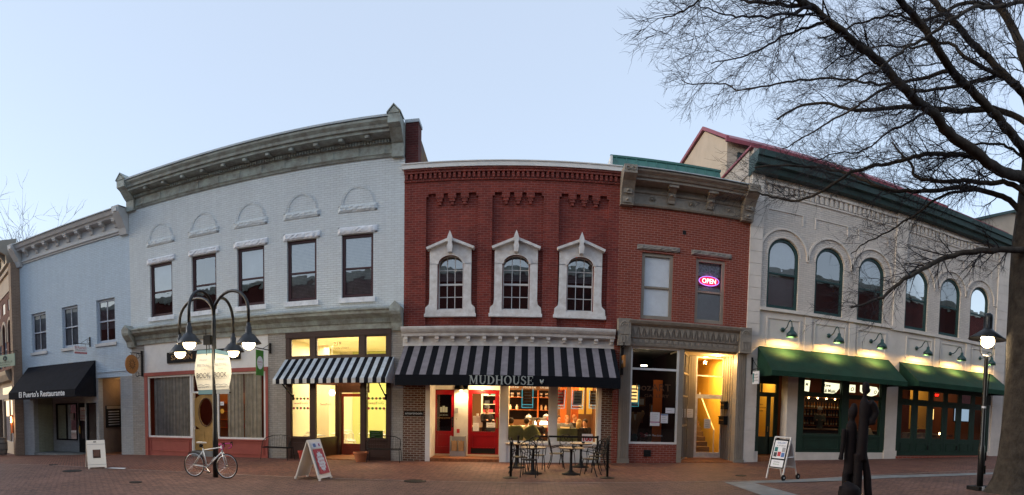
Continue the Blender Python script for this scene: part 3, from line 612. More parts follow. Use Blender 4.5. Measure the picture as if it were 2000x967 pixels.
# ------------------------------------------------------------------ large cream-grey building
b2 = T('painted_brick_building', 'large cream-grey painted brick building with five dark-framed upper windows and green-grey cornice', 'building', (-9.8, D, -.1))
W2 = [(-14.42,-13.30),(-12.37,-11.25),(-10.34,-9.22),(-8.32,-7.20),(-6.28,-5.16)]
wl = MB(); wall(wl, -15.48, -4.10, 5.0, 10.15, D, [(a, b, 5.53, 7.66) for a, b in W2]); b2.add('wall', wl, M['b2'])
lun = MB()
for a, b in W2:
    lun.arch(a+.05, b-.05, 8.62, .56, .05, D-.018, D, 16); lun.arch(a-.02, b+.02, 8.62, .62, .03, D-.012, D, 16)
b2.add('relieving_arch', lun, M['b2'])
for i, (a, b) in enumerate(W2):
    b2.add('lunette_sill', rock(a-.12, b+.13, D-.04, D+.02, 8.39, 8.62), M['b2'])
    bk = [[(.45, 1, 'shade', .16)], None, [(.42, 1, 'shade', .2)], [(0, 1, 'blind', .12)], [(.06, 1, 'blind', .12)]][i]
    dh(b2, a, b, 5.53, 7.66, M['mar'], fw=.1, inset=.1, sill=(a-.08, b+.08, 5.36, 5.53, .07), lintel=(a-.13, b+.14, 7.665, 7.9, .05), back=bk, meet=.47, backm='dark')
# main cornice
x0, x1 = -15.1, -4.5
cn = MB().prism([(D,10.05),(D-.05,10.05),(D-.08,10.12),(D-.12,10.16),(D-.05,10.2),(D-.05,10.55),(D-.10,10.58),(D-.10,10.72),(D-.14,10.74),(D-.5,10.82),(D-.5,10.93),(D-.58,10.95),(D-.6,11.05),(D-.68,11.16),(D-.70,11.24),(D+.3,11.28),(D+.3,10.05)], x0, x1, 'x')
for k in range(104): cn.box(x0+.06+k*.101, x0+.115+k*.101, D-.17, D-.10, 10.585, 10.71)
for k in range(12): cn.box(x0+.35+k*.9, x0+.44+k*.9, D-.07, D-.05, 10.21, 10.55)
c_ = b2.add('cornice', cn, M['corn2'])
for k in range(11): b2.add('bracket', MB().box(x0+.75+k*.9, x0+.92+k*.9, D-.44, D-.1, 10.70, 10.80).box(x0+.78+k*.9, x0+.89+k*.9, D-.47, D-.43, 10.68, 10.79), M['corn2'], c_)
for x in (-15.48, -4.5):
    b2.add('end_console', MB().prism([(D,10.0),(D-.16,10.0),(D-.16,10.5),(D-.24,10.55),(D-.55,10.9),(D-.74,11.0),(D-.74,11.35),(D+.2,11.35),(D+.2,10.0)], x, x+.4, 'x').prism([(x,11.35),(x+.4,11.35),(x+.2,11.62)], D-.76, D+.1).prism([(x-.03,11.34),(x+.2,11.66),(x+.43,11.34),(x+.43,11.40),(x+.2,11.71),(x-.03,11.40)], D-.78, D-.2), M['corn2'], c_)
b2.add('coping', MB().box(-15.2, -4.45, D-.72, D+.4, 11.28, 11.36), M['flash'])
# storefront cornice
cn = MB().prism([(D,4.45),(D-.06,4.45),(D-.08,4.62),(D-.14,4.65),(D-.14,4.80),(D-.2,4.83),(D-.38,4.92),(D-.40,5.0),(D-.46,5.04),(D-.46,5.08),(D,5.2)], -15.15, -4.48, 'x')
for k in range(140): cn.box(-15.1+k*.0755, -15.065+k*.0755, D-.17, D-.14, 4.68, 4.78)
c_ = b2.add('storefront_cornice', cn, M['corn2'])
for x in (-15.6, -4.48):
    b2.add('end_console', MB().prism([(D,4.36),(D-.12,4.38),(D-.2,4.6),(D-.46,4.85),(D-.5,4.95),(D-.5,5.1),(D,5.1)], x, x+.37, 'x').prism([(x,5.1),(x+.37,5.1),(x+.185,5.28)], D-.5, D), M['corn2'], c_)
# lower brick strips
sw = MB(); wall(sw, -15.48, -4.10, -.3, 4.45, D, [(-14.80,-9.10,-.4,4.45), (-8.38,-4.52,-.4,4.43)], .3); b2.add('lower_wall', sw, M['b2w'])
b2.add('wall_patch', sw, M['b2w']) if False else None
# left shop: white fascia panel, coral storefront
b2.add('fascia_panel', MB().box(-14.80, -12.51, D+.01, D+.2, 3.27, 4.45).box(-12.50, -9.10, D+.01, D+.2, 3.27, 4.45), M['whit'])
fr = MB().box(-14.80, -9.10, D-.06, D+.06, 3.13, 3.27).box(-14.80, -14.65, D-.04, D+.06, -.2, 3.13).box(-9.20, -9.10, D-.04, D+.06, -.2, 3.13)
fr.box(-14.65, -12.5, D, D+.1, -.2, .58).box(-11.25, -9.2, D, D+.1, -.2, .58)
for a, b in ((-14.65,-12.5),(-11.25,-9.2)):
    for q in ((a+.1,b-.1,.47,.5),(a+.1,b-.1,.04,.07),(a+.1,a+.13,.07,.47),(b-.13,b-.1,.07,.47)): fr.box(q[0], q[1], D-.02, D, q[2], q[3])
    fr.box(a-.05, b+.05, D-.04, D, .55, .60)
b2.add('storefront', fr, M['coral'])
shopglass(b2, -14.64, -12.47, .60, 3.12, M['whit'], fw=.07, inset=0)
shopglass(b2, -11.28, -9.21, .60, 3.12, M['whit'], fw=.07, inset=0)
shopglass(b2, -12.46, -11.29, 2.38, 3.12, M['whit'], fw=.06, inset=.02, name='transom')
yd = D+.12
st = MB().box(-12.40, -11.35, yd, yd+.05, .12, .95)
cx, czz = -11.87, 1.62
for i in range(16):   # leaf of the door round the oval light
    w0, w1 = 2*PI*i/16, 2*PI*(i+1)/16
    def rp(w):
        c, s = math.cos(w), math.sin(w); k = min(.525/abs(c) if abs(c) > 1e-6 else 9, .67/abs(s) if abs(s) > 1e-6 else 9); return (cx+k*c, czz+k*s)
    st.prism([(cx+.31*math.cos(w0), czz+.53*math.sin(w0)), rp(w0), rp(w1), (cx+.31*math.cos(w1), czz+.53*math.sin(w1))], yd, yd+.05)
for q in ((-12.2,-11.95),(-11.8,-11.55)): st.box(q[0], q[1], yd-.015, yd, .25, .85)
dd = b2.add('door', st, M['pine'], label='pine door with an oval glass')
b2.add('pane', MB().quad(*[(cx+.32*math.cos(2*PI*i/20), yd+.03, czz+.54*math.sin(2*PI*i/20)) for i in range(20)]), M['gl_shop'], dd)
b2.add('oval_frame', MB().tube([(cx+.33*math.cos(2*PI*i/28), yd, czz+.55*math.sin(2*PI*i/28)) for i in range(29)], .025, 6, False), M['woodd'], dd)
b2.add('door_jamb', MB().box(-12.47, -12.41, D, D+.2, .05, 2.38).box(-11.34, -11.28, D, D+.2, .05, 2.38), M['whit'])
b2.add('doorstep', MB().box(-12.47, -11.28, D-.05, D+.3, -.2, .10), M['strip'])
room(b2, -14.8, -9.1, D+.32, D+4, .1, 3.4, mat('dark_red_plaster', (.16,.035,.02), .8), M['terra'], M['inwall'])
b2.light('AREA', (-12, D+2, 3.3), 14, (1, .60, .28), 1.5)
# right shop: brown storefront with recessed door
yr = D+1.6
fr = MB()
fr.box(-8.38, -4.52, D-.05, D+.1, 4.25, 4.43); fr.box(-8.38, -4.52, D-.02, D+.1, 2.66, 3.56)
for a, b in ((-8.38,-8.22),(-7.42,-7.24),(-5.62,-5.44),(-4.66,-4.52)): fr.box(a, b, D-.03, D+.1, 3.56, 4.25)
for a, b in ((-8.38,-8.2),(-7.44,-7.24),(-5.60,-5.42),(-4.66,-4.52)): fr.box(a, b, D-.03, D+.1, -.2, 2.66)
for a, b in ((-8.2,-7.44),(-5.42,-4.66)):
    fr.box(a, b, D+.0, D+.1, -.2, .70); fr.box(a-.03, b+.03, D-.05, D, .66, .71)
    for q in ((a+.05,b-.05,.5,.53),(a+.05,b-.05,.08,.11)): fr.box(q[0], q[1], D-.02, D, q[2], q[3])
# side returns of the recess
fr.prism([(-7.34,D+.1),(-7.24,D+.1),(-6.88,yr),(-6.98,yr)], -.2, .70, 'z').prism([(-7.34,D+.1),(-7.24,D+.1),(-6.88,yr),(-6.98,yr)], 2.6, 3.5, 'z').prism([(-6.98,yr),(-7.02,yr-.16),(-6.85,yr-.16),(-6.81,yr)], -.2, 2.7, 'z')
fr.prism([(-5.60,D+.1),(-5.50,D+.1),(-5.78,yr),(-5.88,yr)], -.2, .70, 'z').prism([(-5.60,D+.1),(-5.50,D+.1),(-5.78,yr),(-5.88,yr)], 2.6, 3.5, 'z')
fr.box(-6.98, -5.75, yr, yr+.1, 2.33, 3.5).box(-6.93, -6.85, yr-.03, yr+.07, -.1, 2.33).box(-5.93, -5.80, yr-.03, yr+.07, -.1, 2.33)
sfr = b2.add('storefront', fr, M['brown'])
for a, b in ((-8.22,-7.42),(-7.24,-5.62),(-5.44,-4.66)): shopglass(b2, a, b, 3.56, 4.25, M['brown'], fw=.05, inset=.0, name='transom')
for a, b in ((-8.2,-7.44),(-5.42,-4.66)): shopglass(b2, a, b, .71, 2.66, M['brown'], fw=.04, inset=.0)
b2.add('pane', MB().quad((-7.27,D+.14,.7),(-6.93,yr-.14,.7),(-6.93,yr-.14,2.6),(-7.27,D+.14,2.6)), M['gl_flat'], sfr)
b2.add('pane', MB().quad((-5.56,D+.14,.7),(-5.82,yr-.1,.7),(-5.82,yr-.1,2.6),(-5.56,D+.14,2.6)), M['gl_flat'], sfr)
door(b2, -6.84, -5.94, gz(-6.4)+.03, 2.3, yr, M['brdoor'], .42, 2.18, st=.1, hm='black')
b2.add('recess_floor', MB().box(-7.4, -5.5, D-.1, yr+.1, -.2, gz(-6)+.03), M['terra'])
b2.add('recess_ceiling', MB().box(-7.4, -5.45, D+.11, yr, 3.45, 3.5), M['cream'])
b2.add('recess_lamp', MB().lathe(-6.3, D+.9, [(.06, 0), (.06, .02)], 12, 3.42), M['e_warm']); b2.light('POINT', (-6.3, D+.9, 3.3), 40, (1,.60,.28), .06)
room(b2, -8.5, -4.4, yr+.15, D+6.5, .0, 4.3, M['creamw'], M['whitep'], M['creamw'])
b2.add('lime_wall', MB().box(-7.9, -4.45, D+6.4, D+6.45, 0, 4.3).box(-4.46, -4.43, yr+.2, D+6.4, 0, 4.3), M['lime'])
b2.add('interior_wall', MB().box(-8.5, -8.48, D+.3, yr+.14, 0, 4.3).box(-8.49, -7.9, D+3.2, D+3.25, 0, 4.3), M['creamw'], label='warm white inner wall of the shop')
b2.add('interior_wall', MB().box(-4.42, -4.4, D+.3, yr+.14, 0, 4.3), M['lime']); b2.add('interior_floor', MB().box(-8.5, -7.36, D+.3, yr+.15, -.05, 0).box(-5.5, -4.4, D+.3, yr+.15, -.05, 0), M['whitep'])
b2.add('interior_ceiling', MB().box(-8.5, -4.4, D+.11, yr+.15, 4.30, 4.35), M['creamw'])
b2.light('AREA', (-6.4, D+3.3, 4.2), 215, (1, .80, .50), 3.4, sizey=3)
b2.light('AREA', (-6.4, D+.9, 4.2), 50, (1, .80, .50), 3, sizey=.8)
shell(b2, -15.48, -4.10, -.3, 11.2, M['dkred'], parapet=.5, depth=16)
squash(b2, 10.05, .80, ('cornice','bracket','end_console','coping','side_wall','roof'))
# brick party wall rising at the right corner
pt = MB().box(-4.09, -3.66, D+.05, D+.6, 9.72, 11.12); b2.add('party_wall', pt, M['dkred']); b2.add('party_wall_cap', MB().box(-4.11, -3.63, D+.02, D+.63, 11.12, 11.22), M['flash'])
ps = MB(); prev = 11.05
for k in range(9):
    y0 = D+.6+k*.9; ps.prism([(y0,9.5),(y0+.9,9.5),(y0+.9,prev-.19),(y0,prev-.1)], -4.09, -3.72, 'x'); prev -= .10
b2.add('party_wall', ps, mat('tar_patched_wall', (.07,.08,.10), .9, noise=(1.6,.5,(.30,.16,.05)), bump=(6,.8)), label='dark tar-patched wall running back from the corner')

# ------------------------------------------------------------------ red brick building
b3 = T('red_brick_building', 'red brick building with three hooded white windows and corbelled brick panels', 'building', (-.6, D, 0))
G3 = [(-2.96,-2.13),(-.83,.03),(1.27,2.13)]; P3 = [(-3.37,-1.66),(-1.20,.46),(.96,2.58)]
Yp = D+.10
wl = MB()     # pilasters and upper wall, proud of the panels
wall(wl, -4.10, 2.93, 4.25, 9.2, D, [(a, b, 4.45, 8.85) for a, b in P3], .10)
wl.box(-4.10, 2.93, D, D+.2, 9.2, 9.62)
for a, b in P3:   # stepped corbel tables
    n = 3; wd = (b-a)
    for k in range(4):
        xx = a+wd*(.17+.222*k)
    for k in range(3):
        xx = a + wd*(.26+.24*k)
        wl.box(xx-.13, xx+.13, D+.0005, Yp, 8.62, 8.85); wl.box(xx-.09, xx+.09, D+.015, Yp, 8.52, 8.62); wl.box(xx-.05, xx+.05, D+.03, Yp, 8.42, 8.52)
    wl.box(a, b, D+.001, Yp, 8.78, 8.85)
    wl.box(a, a+.07, D+.001, Yp, 8.68, 8.78); wl.box(b-.07, b, D+.001, Yp, 8.68, 8.78)
for k in range(44):
    xx = -4.06+k*.158; wl.box(xx, xx+.085, D-.075, D, 9.24, 9.42)
wl.box(-4.10, 2.93, D-.09, D, 9.42, 9.50); wl.box(-4.10, 2.93, D-.04, D, 9.17, 9.23); wl.box(-4.10, 2.93, D-.12, D, 9.50, 9.56)
b3.add('wall', wl, M['red'])
pn = MB()
for (a, b), (c, e) in zip(P3, G3):
    wall(pn, a, b, 4.45, 8.85, Yp, [(c, e, 5.04, 6.81)], .25); pn.spandrel(c, e, 6.50, .31, Yp, Yp+.25, 6.81)
b3.add('wall_panel', pn, M['red'])
b3.add('coping', MB().box(-4.16, 2.96, D-.16, D+.4, 9.56, 9.70).box(-4.17, 2.97, D-.19, D+.4, 9.70, 9.73), M['whit'])
for c, e in G3:
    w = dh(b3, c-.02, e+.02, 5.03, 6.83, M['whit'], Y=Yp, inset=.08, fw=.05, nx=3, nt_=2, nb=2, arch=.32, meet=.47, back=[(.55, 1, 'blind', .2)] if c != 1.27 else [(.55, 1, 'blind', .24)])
    s = MB(); m_ = (c+e)/2; y0, y1 = D-.03, Yp+.02
    s.box(c-.27, c-.02, y0, y1, 5.35, 6.52).box(e+.02, e+.27, y0, y1, 5.35, 6.52)
    s.prism([(c-.42,4.83),(c-.02,4.83),(c-.02,5.35),(c-.27,5.35),(c-.29,5.2),(c-.40,5.1)], y0-.01, y1).prism([(e+.42,4.83),(e+.02,4.83),(e+.02,5.35),(e+.27,5.35),(e+.29,5.2),(e+.40,5.1)], y0-.01, y1)
    s.box(c-.02, e+.02, y0, y1, 4.83, 5.03); s.box(c-.44, e+.44, y0-.04, y1, 4.80, 4.90)
    n = 12
    for i in range(n):   # hood above the arch, underside follows the arch, top follows the gable
        xa = c-.27+(e-c+.54)*i/n; xb = c-.27+(e-c+.54)*(i+1)/n
        def lo(x):
            u = (x-m_)/((e-c)/2+.02); return 6.50+.33*math.sqrt(max(0, 1-u*u)) if abs(u) < 1 else 6.50
        def hi(x): return 7.24-abs(x-m_)*.38
        s.prism([(xa,lo(xa)),(xb,lo(xb)),(xb,hi(xb)),(xa,hi(xa))], y0, y1)
    s.prism([(m_-.76,6.95),(m_,7.24),(m_,7.33),(m_-.79,7.02)], y0-.16, y1).prism([(m_+.76,6.95),(m_,7.24),(m_,7.33),(m_+.79,7.02)], y0-.16, y1)
    s.arch(c+.02, e-.02, 6.5, .28, .09, y0-.02, y0, 14)
    sr = b3.add('window_surround', s, M['whitw'])
    b3.add('finial', MB().prism([(m_-.06,6.84),(m_+.06,6.84),(m_+.09,7.05),(m_+.06,7.12),(m_+.085,7.28),(m_+.05,7.40),(m_,7.52),(m_-.05,7.40),(m_-.085,7.3),(m_-.06,7.12),(m_-.09,7.05)], y0-.22, y0-.02), M['whitw'], sr)
# lower white cornice
c_ = b3.add('storefront_cornice', MB().prism([(D,3.85),(D-.03,3.85),(D-.03,4.12),(D-.22,4.16),(D-.24,4.24),(D-.30,4.28),(D-.36,4.36),(D-.38,4.42),(D-.38,4.45),(D,4.50)], -4.12, 2.86, 'x'), M['whitw'])
for k in range(14): b3.add('bracket', MB().box(-4.05+k*.52, -3.93+k*.52, D-.19, D-.03, 4.06, 4.15).box(-4.04+k*.52, -3.94+k*.52, D-.12, D-.03, 3.98, 4.06), M['whitw'], c_)
# shopfront
lw = MB(); wall(lw, -4.10, 2.93, -.1, 4.25, D, [(-3.34,2.50,-.2,3.9)], .3); b3.add('lower_wall', lw, M['brn'])
b3.add('brick_pier', MB().box(2.86, 3.06, D-.05, D+.2, -.1, 4.25), M['red2'])
yd = D+1.05
fr = MB(); fr.box(-3.34, -3.18, D-.01, D+.25, 0, 2.75); fr.box(-.85, -.62, D-.01, D+.3, 0, 2.75); fr.box(.80, 1.0, D-.01, D+.2, .7, 2.75); fr.box(2.38, 2.50, D-.01, D+.2, 0, 2.75)
fr.box(-.62, 2.38, D+.02, D+.2, 0, .62).box(-.66, 2.42, D-.05, D+.2, .62, .70).box(-3.34, 2.50, D+.0, D+.2, 2.72, 3.9)
fr.box(-3.19, -3.17, D+.25, yd, 0, 2.72).box(-.87, -.85, D+.3, yd, 0, 2.72)
fr.box(-2.50, -2.02, yd, yd+.1, .1, 2.75).box(-3.3, -.7, yd, yd+.1, 2.44, 2.75).box(-3.3, -3.22, yd, yd+.1, .1, 2.44).box(-.92, -.7, yd, yd+.1, .1, 2.44)
b3.add('storefront', fr, M['whit'])
b3.add('recess_floor', MB().box(-3.2, -.85, D+.02, yd+.1, -.1, .12), M['terra']); b3.add('recess_ceiling', MB().box(-3.3, -.7, D+.2, yd, 2.70, 2.75), M['cream'])
b3.add('threshold', MB().box(-3.15, -2.5, yd-.06, yd-.003, .12, .18).box(-2.0, -.92, yd-.06, yd-.003, .12, .18), M['cream'])
dl = door(b3, -3.21, -2.51, .18, 2.42, yd+.01, M['reddoor'], .98, 2.26, st=.09, glass_m='gl_dark', hm='black', label='red door with dark glass on the left')
door(b3, -2.01, -.93, .18, 2.42, yd+.01, M['reddoor'], .98, 2.30, st=.14, kick=True, label='red door with clear glass on the right')
b3.add('dark_lining', MB().box(-3.3, -2.4, yd+.5, yd+.52, 0, 2.7).box(-2.40, -2.38, yd+.06, yd+2.4, 0, 2.7), M['dark'])
shopglass(b3, -.62, .80, .70, 2.75, M['whit'], fw=.05, inset=.05); shopglass(b3, 1.0, 2.38, .70, 2.75, M['whit'], fw=.05, inset=.05)
room(b3, -2.37, 2.9, yd+.12, D+6.5, .1, 3.7, mat('amber_brown_wall', (.20,.095,.04), .8), M['terra'], M['cream'])
b3.add('interior_wall', MB().box(-.60, -.58, D+.3, yd+.1, 0, 3.7).box(2.86, 2.88, D+.3, yd+.1, 0, 3.7), M['cream']); b3.add('interior_floor', MB().box(-.6, 2.9, D+.2, yd+.12, .05, .1), M['terra'])
b3.add('interior_ceiling', MB().box(-.6, 2.9, D+.2, yd+.12, 3.70, 3.75), M['cream'])
b3.light('AREA', (.9, D+1.9, 3.5), 190, (1, .66, .30), 3.0, sizey=1.6, rot=(math.radians(-38), 0, 0)); b3.light('AREA', (.9, D+4.3, 3.6), 170, (1, .72, .38), 3.4, sizey=2.5); b3.light('AREA', (-1.6, D+3.2, 3.4), 120, (1, .75, .42), 1.2)
shell(b3, -4.08, 2.93, 0, 9.6, M['red'], parapet=.3, depth=16)

# ------------------------------------------------------------------ smooth red brick building
b4 = T('red_brick_building', 'narrow smooth red brick building with two taupe windows and ornate taupe cornice', 'building', (5.2, D, 0))
W4 = [(3.73,4.81),(5.60,6.66)]
wl = MB(); wall(wl, 2.93, 7.55, 4.75, 8.7, D, [(a, b, 4.90, 7.09) for a, b in W4]); b4.add('wall', wl, M['red2'])
b4.add('vent', MB().box(5.09, 5.21, D-.012, D+.02, 7.80, 7.93), M['blackp'])
for i, (a, b) in enumerate(W4):
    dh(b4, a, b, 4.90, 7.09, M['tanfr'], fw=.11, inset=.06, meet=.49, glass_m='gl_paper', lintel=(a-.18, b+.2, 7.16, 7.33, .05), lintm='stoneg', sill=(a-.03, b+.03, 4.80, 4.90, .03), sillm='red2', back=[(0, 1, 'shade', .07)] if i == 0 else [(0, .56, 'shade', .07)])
b4.add('shade', MB().box(W4[1][0]+.08, W4[1][1]-.08, D+.20, D+.21, 6.05, 7.0), M['foil'], label='crinkled silver foil behind the upper pane')
cn = MB().prism([(D,8.55),(D-.08,8.55),(D-.11,8.63),(D-.05,8.68),(D-.05,9.10),(D-.10,9.14),(D-.12,9.22),(D-.08,9.26),(D-.08,9.42),(D-.5,9.48),(D-.5,9.58),(D-.56,9.60),(D-.6,9.68),(D-.7,9.78),(D-.72,9.84),(D+.2,9.9),(D+.2,8.55)], 3.35, 7.3, 'x')
for x in (4.0, 5.35, 6.7):
    for k in range(12):
        w = 2*PI*k/12; cn.ball((x+.1*math.cos(w), D-.06, 8.90+.1*math.sin(w)), .022, 6, 4)
    cn.ball((x, D-.06, 8.9), .055, 8, 6)
    for s in (-1, 1): cn.box(x+s*.2-.01, x+s*.2+.01, D-.065, D-.05, 8.74, 9.06); cn.box(min(x+s*.2, x+s*.5), max(x+s*.2, x+s*.5), D-.065, D-.05, 9.03, 9.06)
c_ = b4.add('cornice', cn, M['orn'])
for x in (4.52, 5.88): b4.add('bracket', MB().prism([(D-.05,8.78),(D-.12,8.78),(D-.14,8.9),(D-.22,9.05),(D-.2,9.2),(D-.36,9.32),(D-.42,9.46),(D-.05,9.44)], x, x+.24, 'x').box(x-.04, x+.28, D-.46, D-.06, 9.36, 9.47).ball((x+.12, D-.22, 9.08), .07, 8, 6), M['orn'], c_)
for x in (2.93, 7.13):
    e_ = MB().prism([(D,8.5),(D-.22,8.5),(D-.26,8.8),(D-.34,9.1),(D-.52,9.4),(D-.78,9.6),(D-.78,9.95),(D+.2,9.98),(D+.2,8.5)], x, x+.42, 'x')
    for zc, yy in ((9.78, D-.79),): e_.torus((x+.12, yy, zc), .07, .015, 'y', 12, 5); e_.torus((x+.3, yy, zc), .07, .015, 'y', 12, 5)
    for zc, yy in ((9.05, D-.33), (8.68, D-.25)): e_.box(x+.08, x+.34, yy-.03, yy, zc-.12, zc+.12).ball((x+.21, yy-.03, zc), .06, 8, 5)
    b4.add('end_console', e_, M['orn'], c_)
b4.add('coping', MB().box(3.3, 7.6, D-.74, D+.3, 9.9, 9.94), M['flash'])
# entablature with bell-shaped relief
en = MB().prism([(D,3.98),(D-.10,3.98),(D-.12,4.05),(D-.12,4.22),(D-.16,4.25),(D-.2,4.62),(D-.3,4.70),(D-.34,4.78),(D-.34,4.81),(D,4.86)], 3.3, 7.25, 'x')
for k in range(19):
    x = 3.42+k*.2; en.box(x+.02, x+.03, D-.21, D-.18, 4.28, 4.58); en.prism([(x+.05,4.56),(x+.19,4.56),(x+.15,4.42),(x+.135,4.34),(x+.105,4.34),(x+.09,4.42)], D-.215, D-.17); en.prism([(x+.04,4.20),(x+.18,4.20),(x+.16,4.10),(x+.06,4.10)], D-.145, D-.12)
c_ = b4.add('storefront_cornice', en, M['orn'])
for x in (2.95, 7.2):
    e_ = MB().box(x, x+.42, D-.3, D, 3.96, 4.84); e_.torus((x+.21, D-.30, 4.6), .13, .02, 'y', 14, 5, 0, PI); e_.torus((x+.21, D-.30, 4.6), .07, .018, 'y', 12, 5, 0, PI); e_.box(x+.06, x+.36, D-.32, D-.3, 4.32, 4.36)
    for k in range(3): e_.box(x+.08+k*.1, x+.14+k*.1, D-.32, D-.3, 4.05, 4.28)
    b4.add('end_console', e_, M['orn'], c_)
po = MB()
for a, b in ((3.07,3.44),(7.20,7.55)):
    po.box(a, b, D-.08, D+.3, 0, 3.98)
    for k in range(4): xx = a+.06+k*(b-a-.12)/3.6; po.box(xx, xx+.035, D-.10, D-.08, .25, 3.9)
    po.box(a-.02, b+.02, D-.12, D-.08, 0, .22)
po.box(5.12, 5.28, D-.05, D+.15, .1, 3.98)
b4.add('post', po, M['tanfr'])
b4.add('pier', MB().box(7.551, 7.56, D-.01, D+.3, 0, 4.2), M['red2']) 
yd = D+1.45
shopglass(b4, 3.44, 5.12, .72, 3.98, M['whit'], fw=.07, inset=.0, bars=(3.24,), glass_m='gl_dark')
b4.add('bulkhead', MB().box(3.44, 5.12, D, D+.2, 0, .72), M['red2'])
b4.add('drain_vent', MB().box(3.98, 4.22, D-.03, D, .30, .52).lathe(4.1, D, [(.001,0),(.07,0),(.07,.001)], 10, .4), M['blackp'])
# angled glazed return to the door
rt = MB(); q0, q1 = (5.24, D+.1), (5.84, yd)
def alng(f): return (q0[0]+(q1[0]-q0[0])*f, q0[1]+(q1[1]-q0[1])*f)
for f in (0, .48, .95):
    p = alng(f); rt.box(p[0]-.02, p[0]+.05, p[1], p[1]+.07, .1, 3.95)
for zz in (.15, 1.35, 2.4, 3.2, 3.9): rt.prism([(q0[0],q0[1]),(q0[0]+.05,q0[1]),(q1[0]+.05,q1[1]),(q1[0],q1[1])], zz-.03, zz+.03, 'z')
rw = b4.add('side_window', rt, M['tanfr']); b4.add('pane', MB().quad((q0[0]+.02,q0[1],.15),(q1[0]+.02,q1[1],.15),(q1[0]+.02,q1[1],3.9),(q0[0]+.02,q0[1],3.9)), M['gl_dark'], rw)
b4.add('recess_wall', MB().box(5.90, 6.18, yd, yd+.1, .1, 3.95).box(7.28, 7.36, yd-.0, yd+.1, .1, 3.95).box(7.22, 7.24, D+.3, yd, .1, 3.95), M['tanfr'])
rf = MB()
for k in range(5): rf.box(7.20, 7.22, D+.35+k*.24, D+.36+k*.24, .1, 3.95)
for k in range(2): rf.box(5.98+k*.1, 5.985+k*.1, yd-.01, yd, .1, 3.95)
b4.add('recess_boarding', rf, M['orn'])
b4.add('recess_ceiling', MB().box(5.2, 7.3, D+.1, yd+.1, 3.92, 3.97), M['cream']); b4.add('recess_floor', MB().box(5.25, 7.3, D-.02, yd+.1, 0, gz(6.5)+.03), M['terra'])
b4.add('recess_lamp', MB().lathe(6.75, D+.8, [(.07, 0), (.07, .02)], 12, 3.90), M['e_warm']); b4.light('POINT', (6.75, D+.8, 3.75), 45, (1, .60, .22), .07)
w = shopglass(b4, 6.18, 7.28, 2.46, 3.9, M['whitw'], Y=yd, fw=.05, inset=0, bars=(3.2,), name='transom')
door(b4, 6.18, 7.28, gz(6.5)+.04, 2.46, yd, M['whitw'], .35, 2.36, st=.09, panel=False, hm='steel', handle='r')
room(b4, 6.0, 7.5, yd+.12, D+6, .12, 4.0, M['amber'], M['terra'], M['amber'])
b4.light('AREA', (6.75, D+2.4, 3.9), 85, (1, .68, .22), .8); b4.add('ceiling_lamp', MB().lathe(6.75, D+2.1, [(.09, 0), (.09, .02)], 12, 3.96), M['e_ceil'])
st = MB()
for k in range(12): st.box(6.35, 7.05, D+1.95+k*.27, D+1.95+(k+1)*.27, .12, .12+(k+1)*.19)
b4.add('staircase', st, mat('brown_stair_tread', (.13,.08,.05), .8)); b4.add('handrail', MB().tube([(7.12,D+1.95,.2),(7.12,D+1.95,1.18),(7.12,D+3.9,2.62)], .028, 8), M['whitep'])
room(b4, 3.2, 5.22, D+.32, D+5, .1, 4.0, M['dark'], M['dark'], M['inwall'])
shell(b4, 2.95, 7.55, 0, 9.25, M['red2'], parapet=.1, depth=14)
squash(b4, 8.55, .715, ('cornice','bracket','end_console','coping','side_wall','roof'))
# green metal roof storey behind
gr = T('green_roof_penthouse', 'low green metal-clad roof box behind the ornate taupe cornice', 'penthouse', (5.4, 22.6, 9.5))
gm = MB().prism([(22.0,9.3),(22.0,11.10),(22.35,11.64),(26.5,11.64),(26.5,9.3)], 3.14, 7.55, 'x')
gr.add('cladding', gm, M['groof']); se = MB()
for k in range(11): xx = 3.3+k*.4; se.prism([(21.97,9.5),(21.97,11.11),(22.33,11.66),(22.36,11.66),(22.02,11.11),(22.02,9.5)], xx, xx+.03, 'x')
gr.add('standing_seam', se, M['groof']); gr.add('ridge_trim', MB().box(3.08, 7.6, 22.3, 22.42, 11.62, 11.70), M['groof']); gr.add('end_panel', MB().box(3.06, 3.14, 22.1, 26.5, 9.5, 11.58), M['whit'])

# ------------------------------------------------------------------ long white building with six arched windows
b5 = T('arched_window_building', 'long off-white painted brick building with six tall round-arched windows and green fascia', 'building', (13.9, D, .2))
W5 = [(8.25,9.50),(10.19,11.44),(12.11,13.36),(14.46,15.68),(16.36,17.59),(18.22,19.44)]
wl = MB(); wall(wl, 7.56, 20.65, 5.55, 10.5, D, [(a, b, 5.68, 8.19) for a, b in W5])
for a, b in W5: wl.spandrel(a, b, 8.19-(b-a)/2, (b-a)/2, D, D+.3, 8.19)
b5.add('wall', wl, M['b5'])
tr = MB()
for a, b in W5:
    tr.arch(a-.30, b+.30, 8.19-(b-a)/2, (b-a)/2+.30, .07, D-.05, D, 18); tr.arch(a-.02, b+.02, 8.19-(b-a)/2, (b-a)/2+.02, .05, D-.02, D, 18)
ed = [7.98] + [v for a, b in W5 for v in (a-.30, b+.30)] + [19.95]
for i in range(0, len(ed)-1, 2):
    if i == 6: continue
    if ed[i+1]-ed[i] > .05: tr.box(ed[i], ed[i+1], D-.05, D, 7.50, 7.56)
b5.add('arch_hood', tr, M['stone5'])
for a, b in W5: dh(b5, a, b, 5.68, 8.19, M['greenfr'], fw=.1, inset=.08, arch=(b-a)/2, meet=.5, back=([(0, 1, 'shade', .15)] if a < 9 else ([(.5, 1, 'blind', .2)] if 12 < a < 13 else None)), backm='inwall')
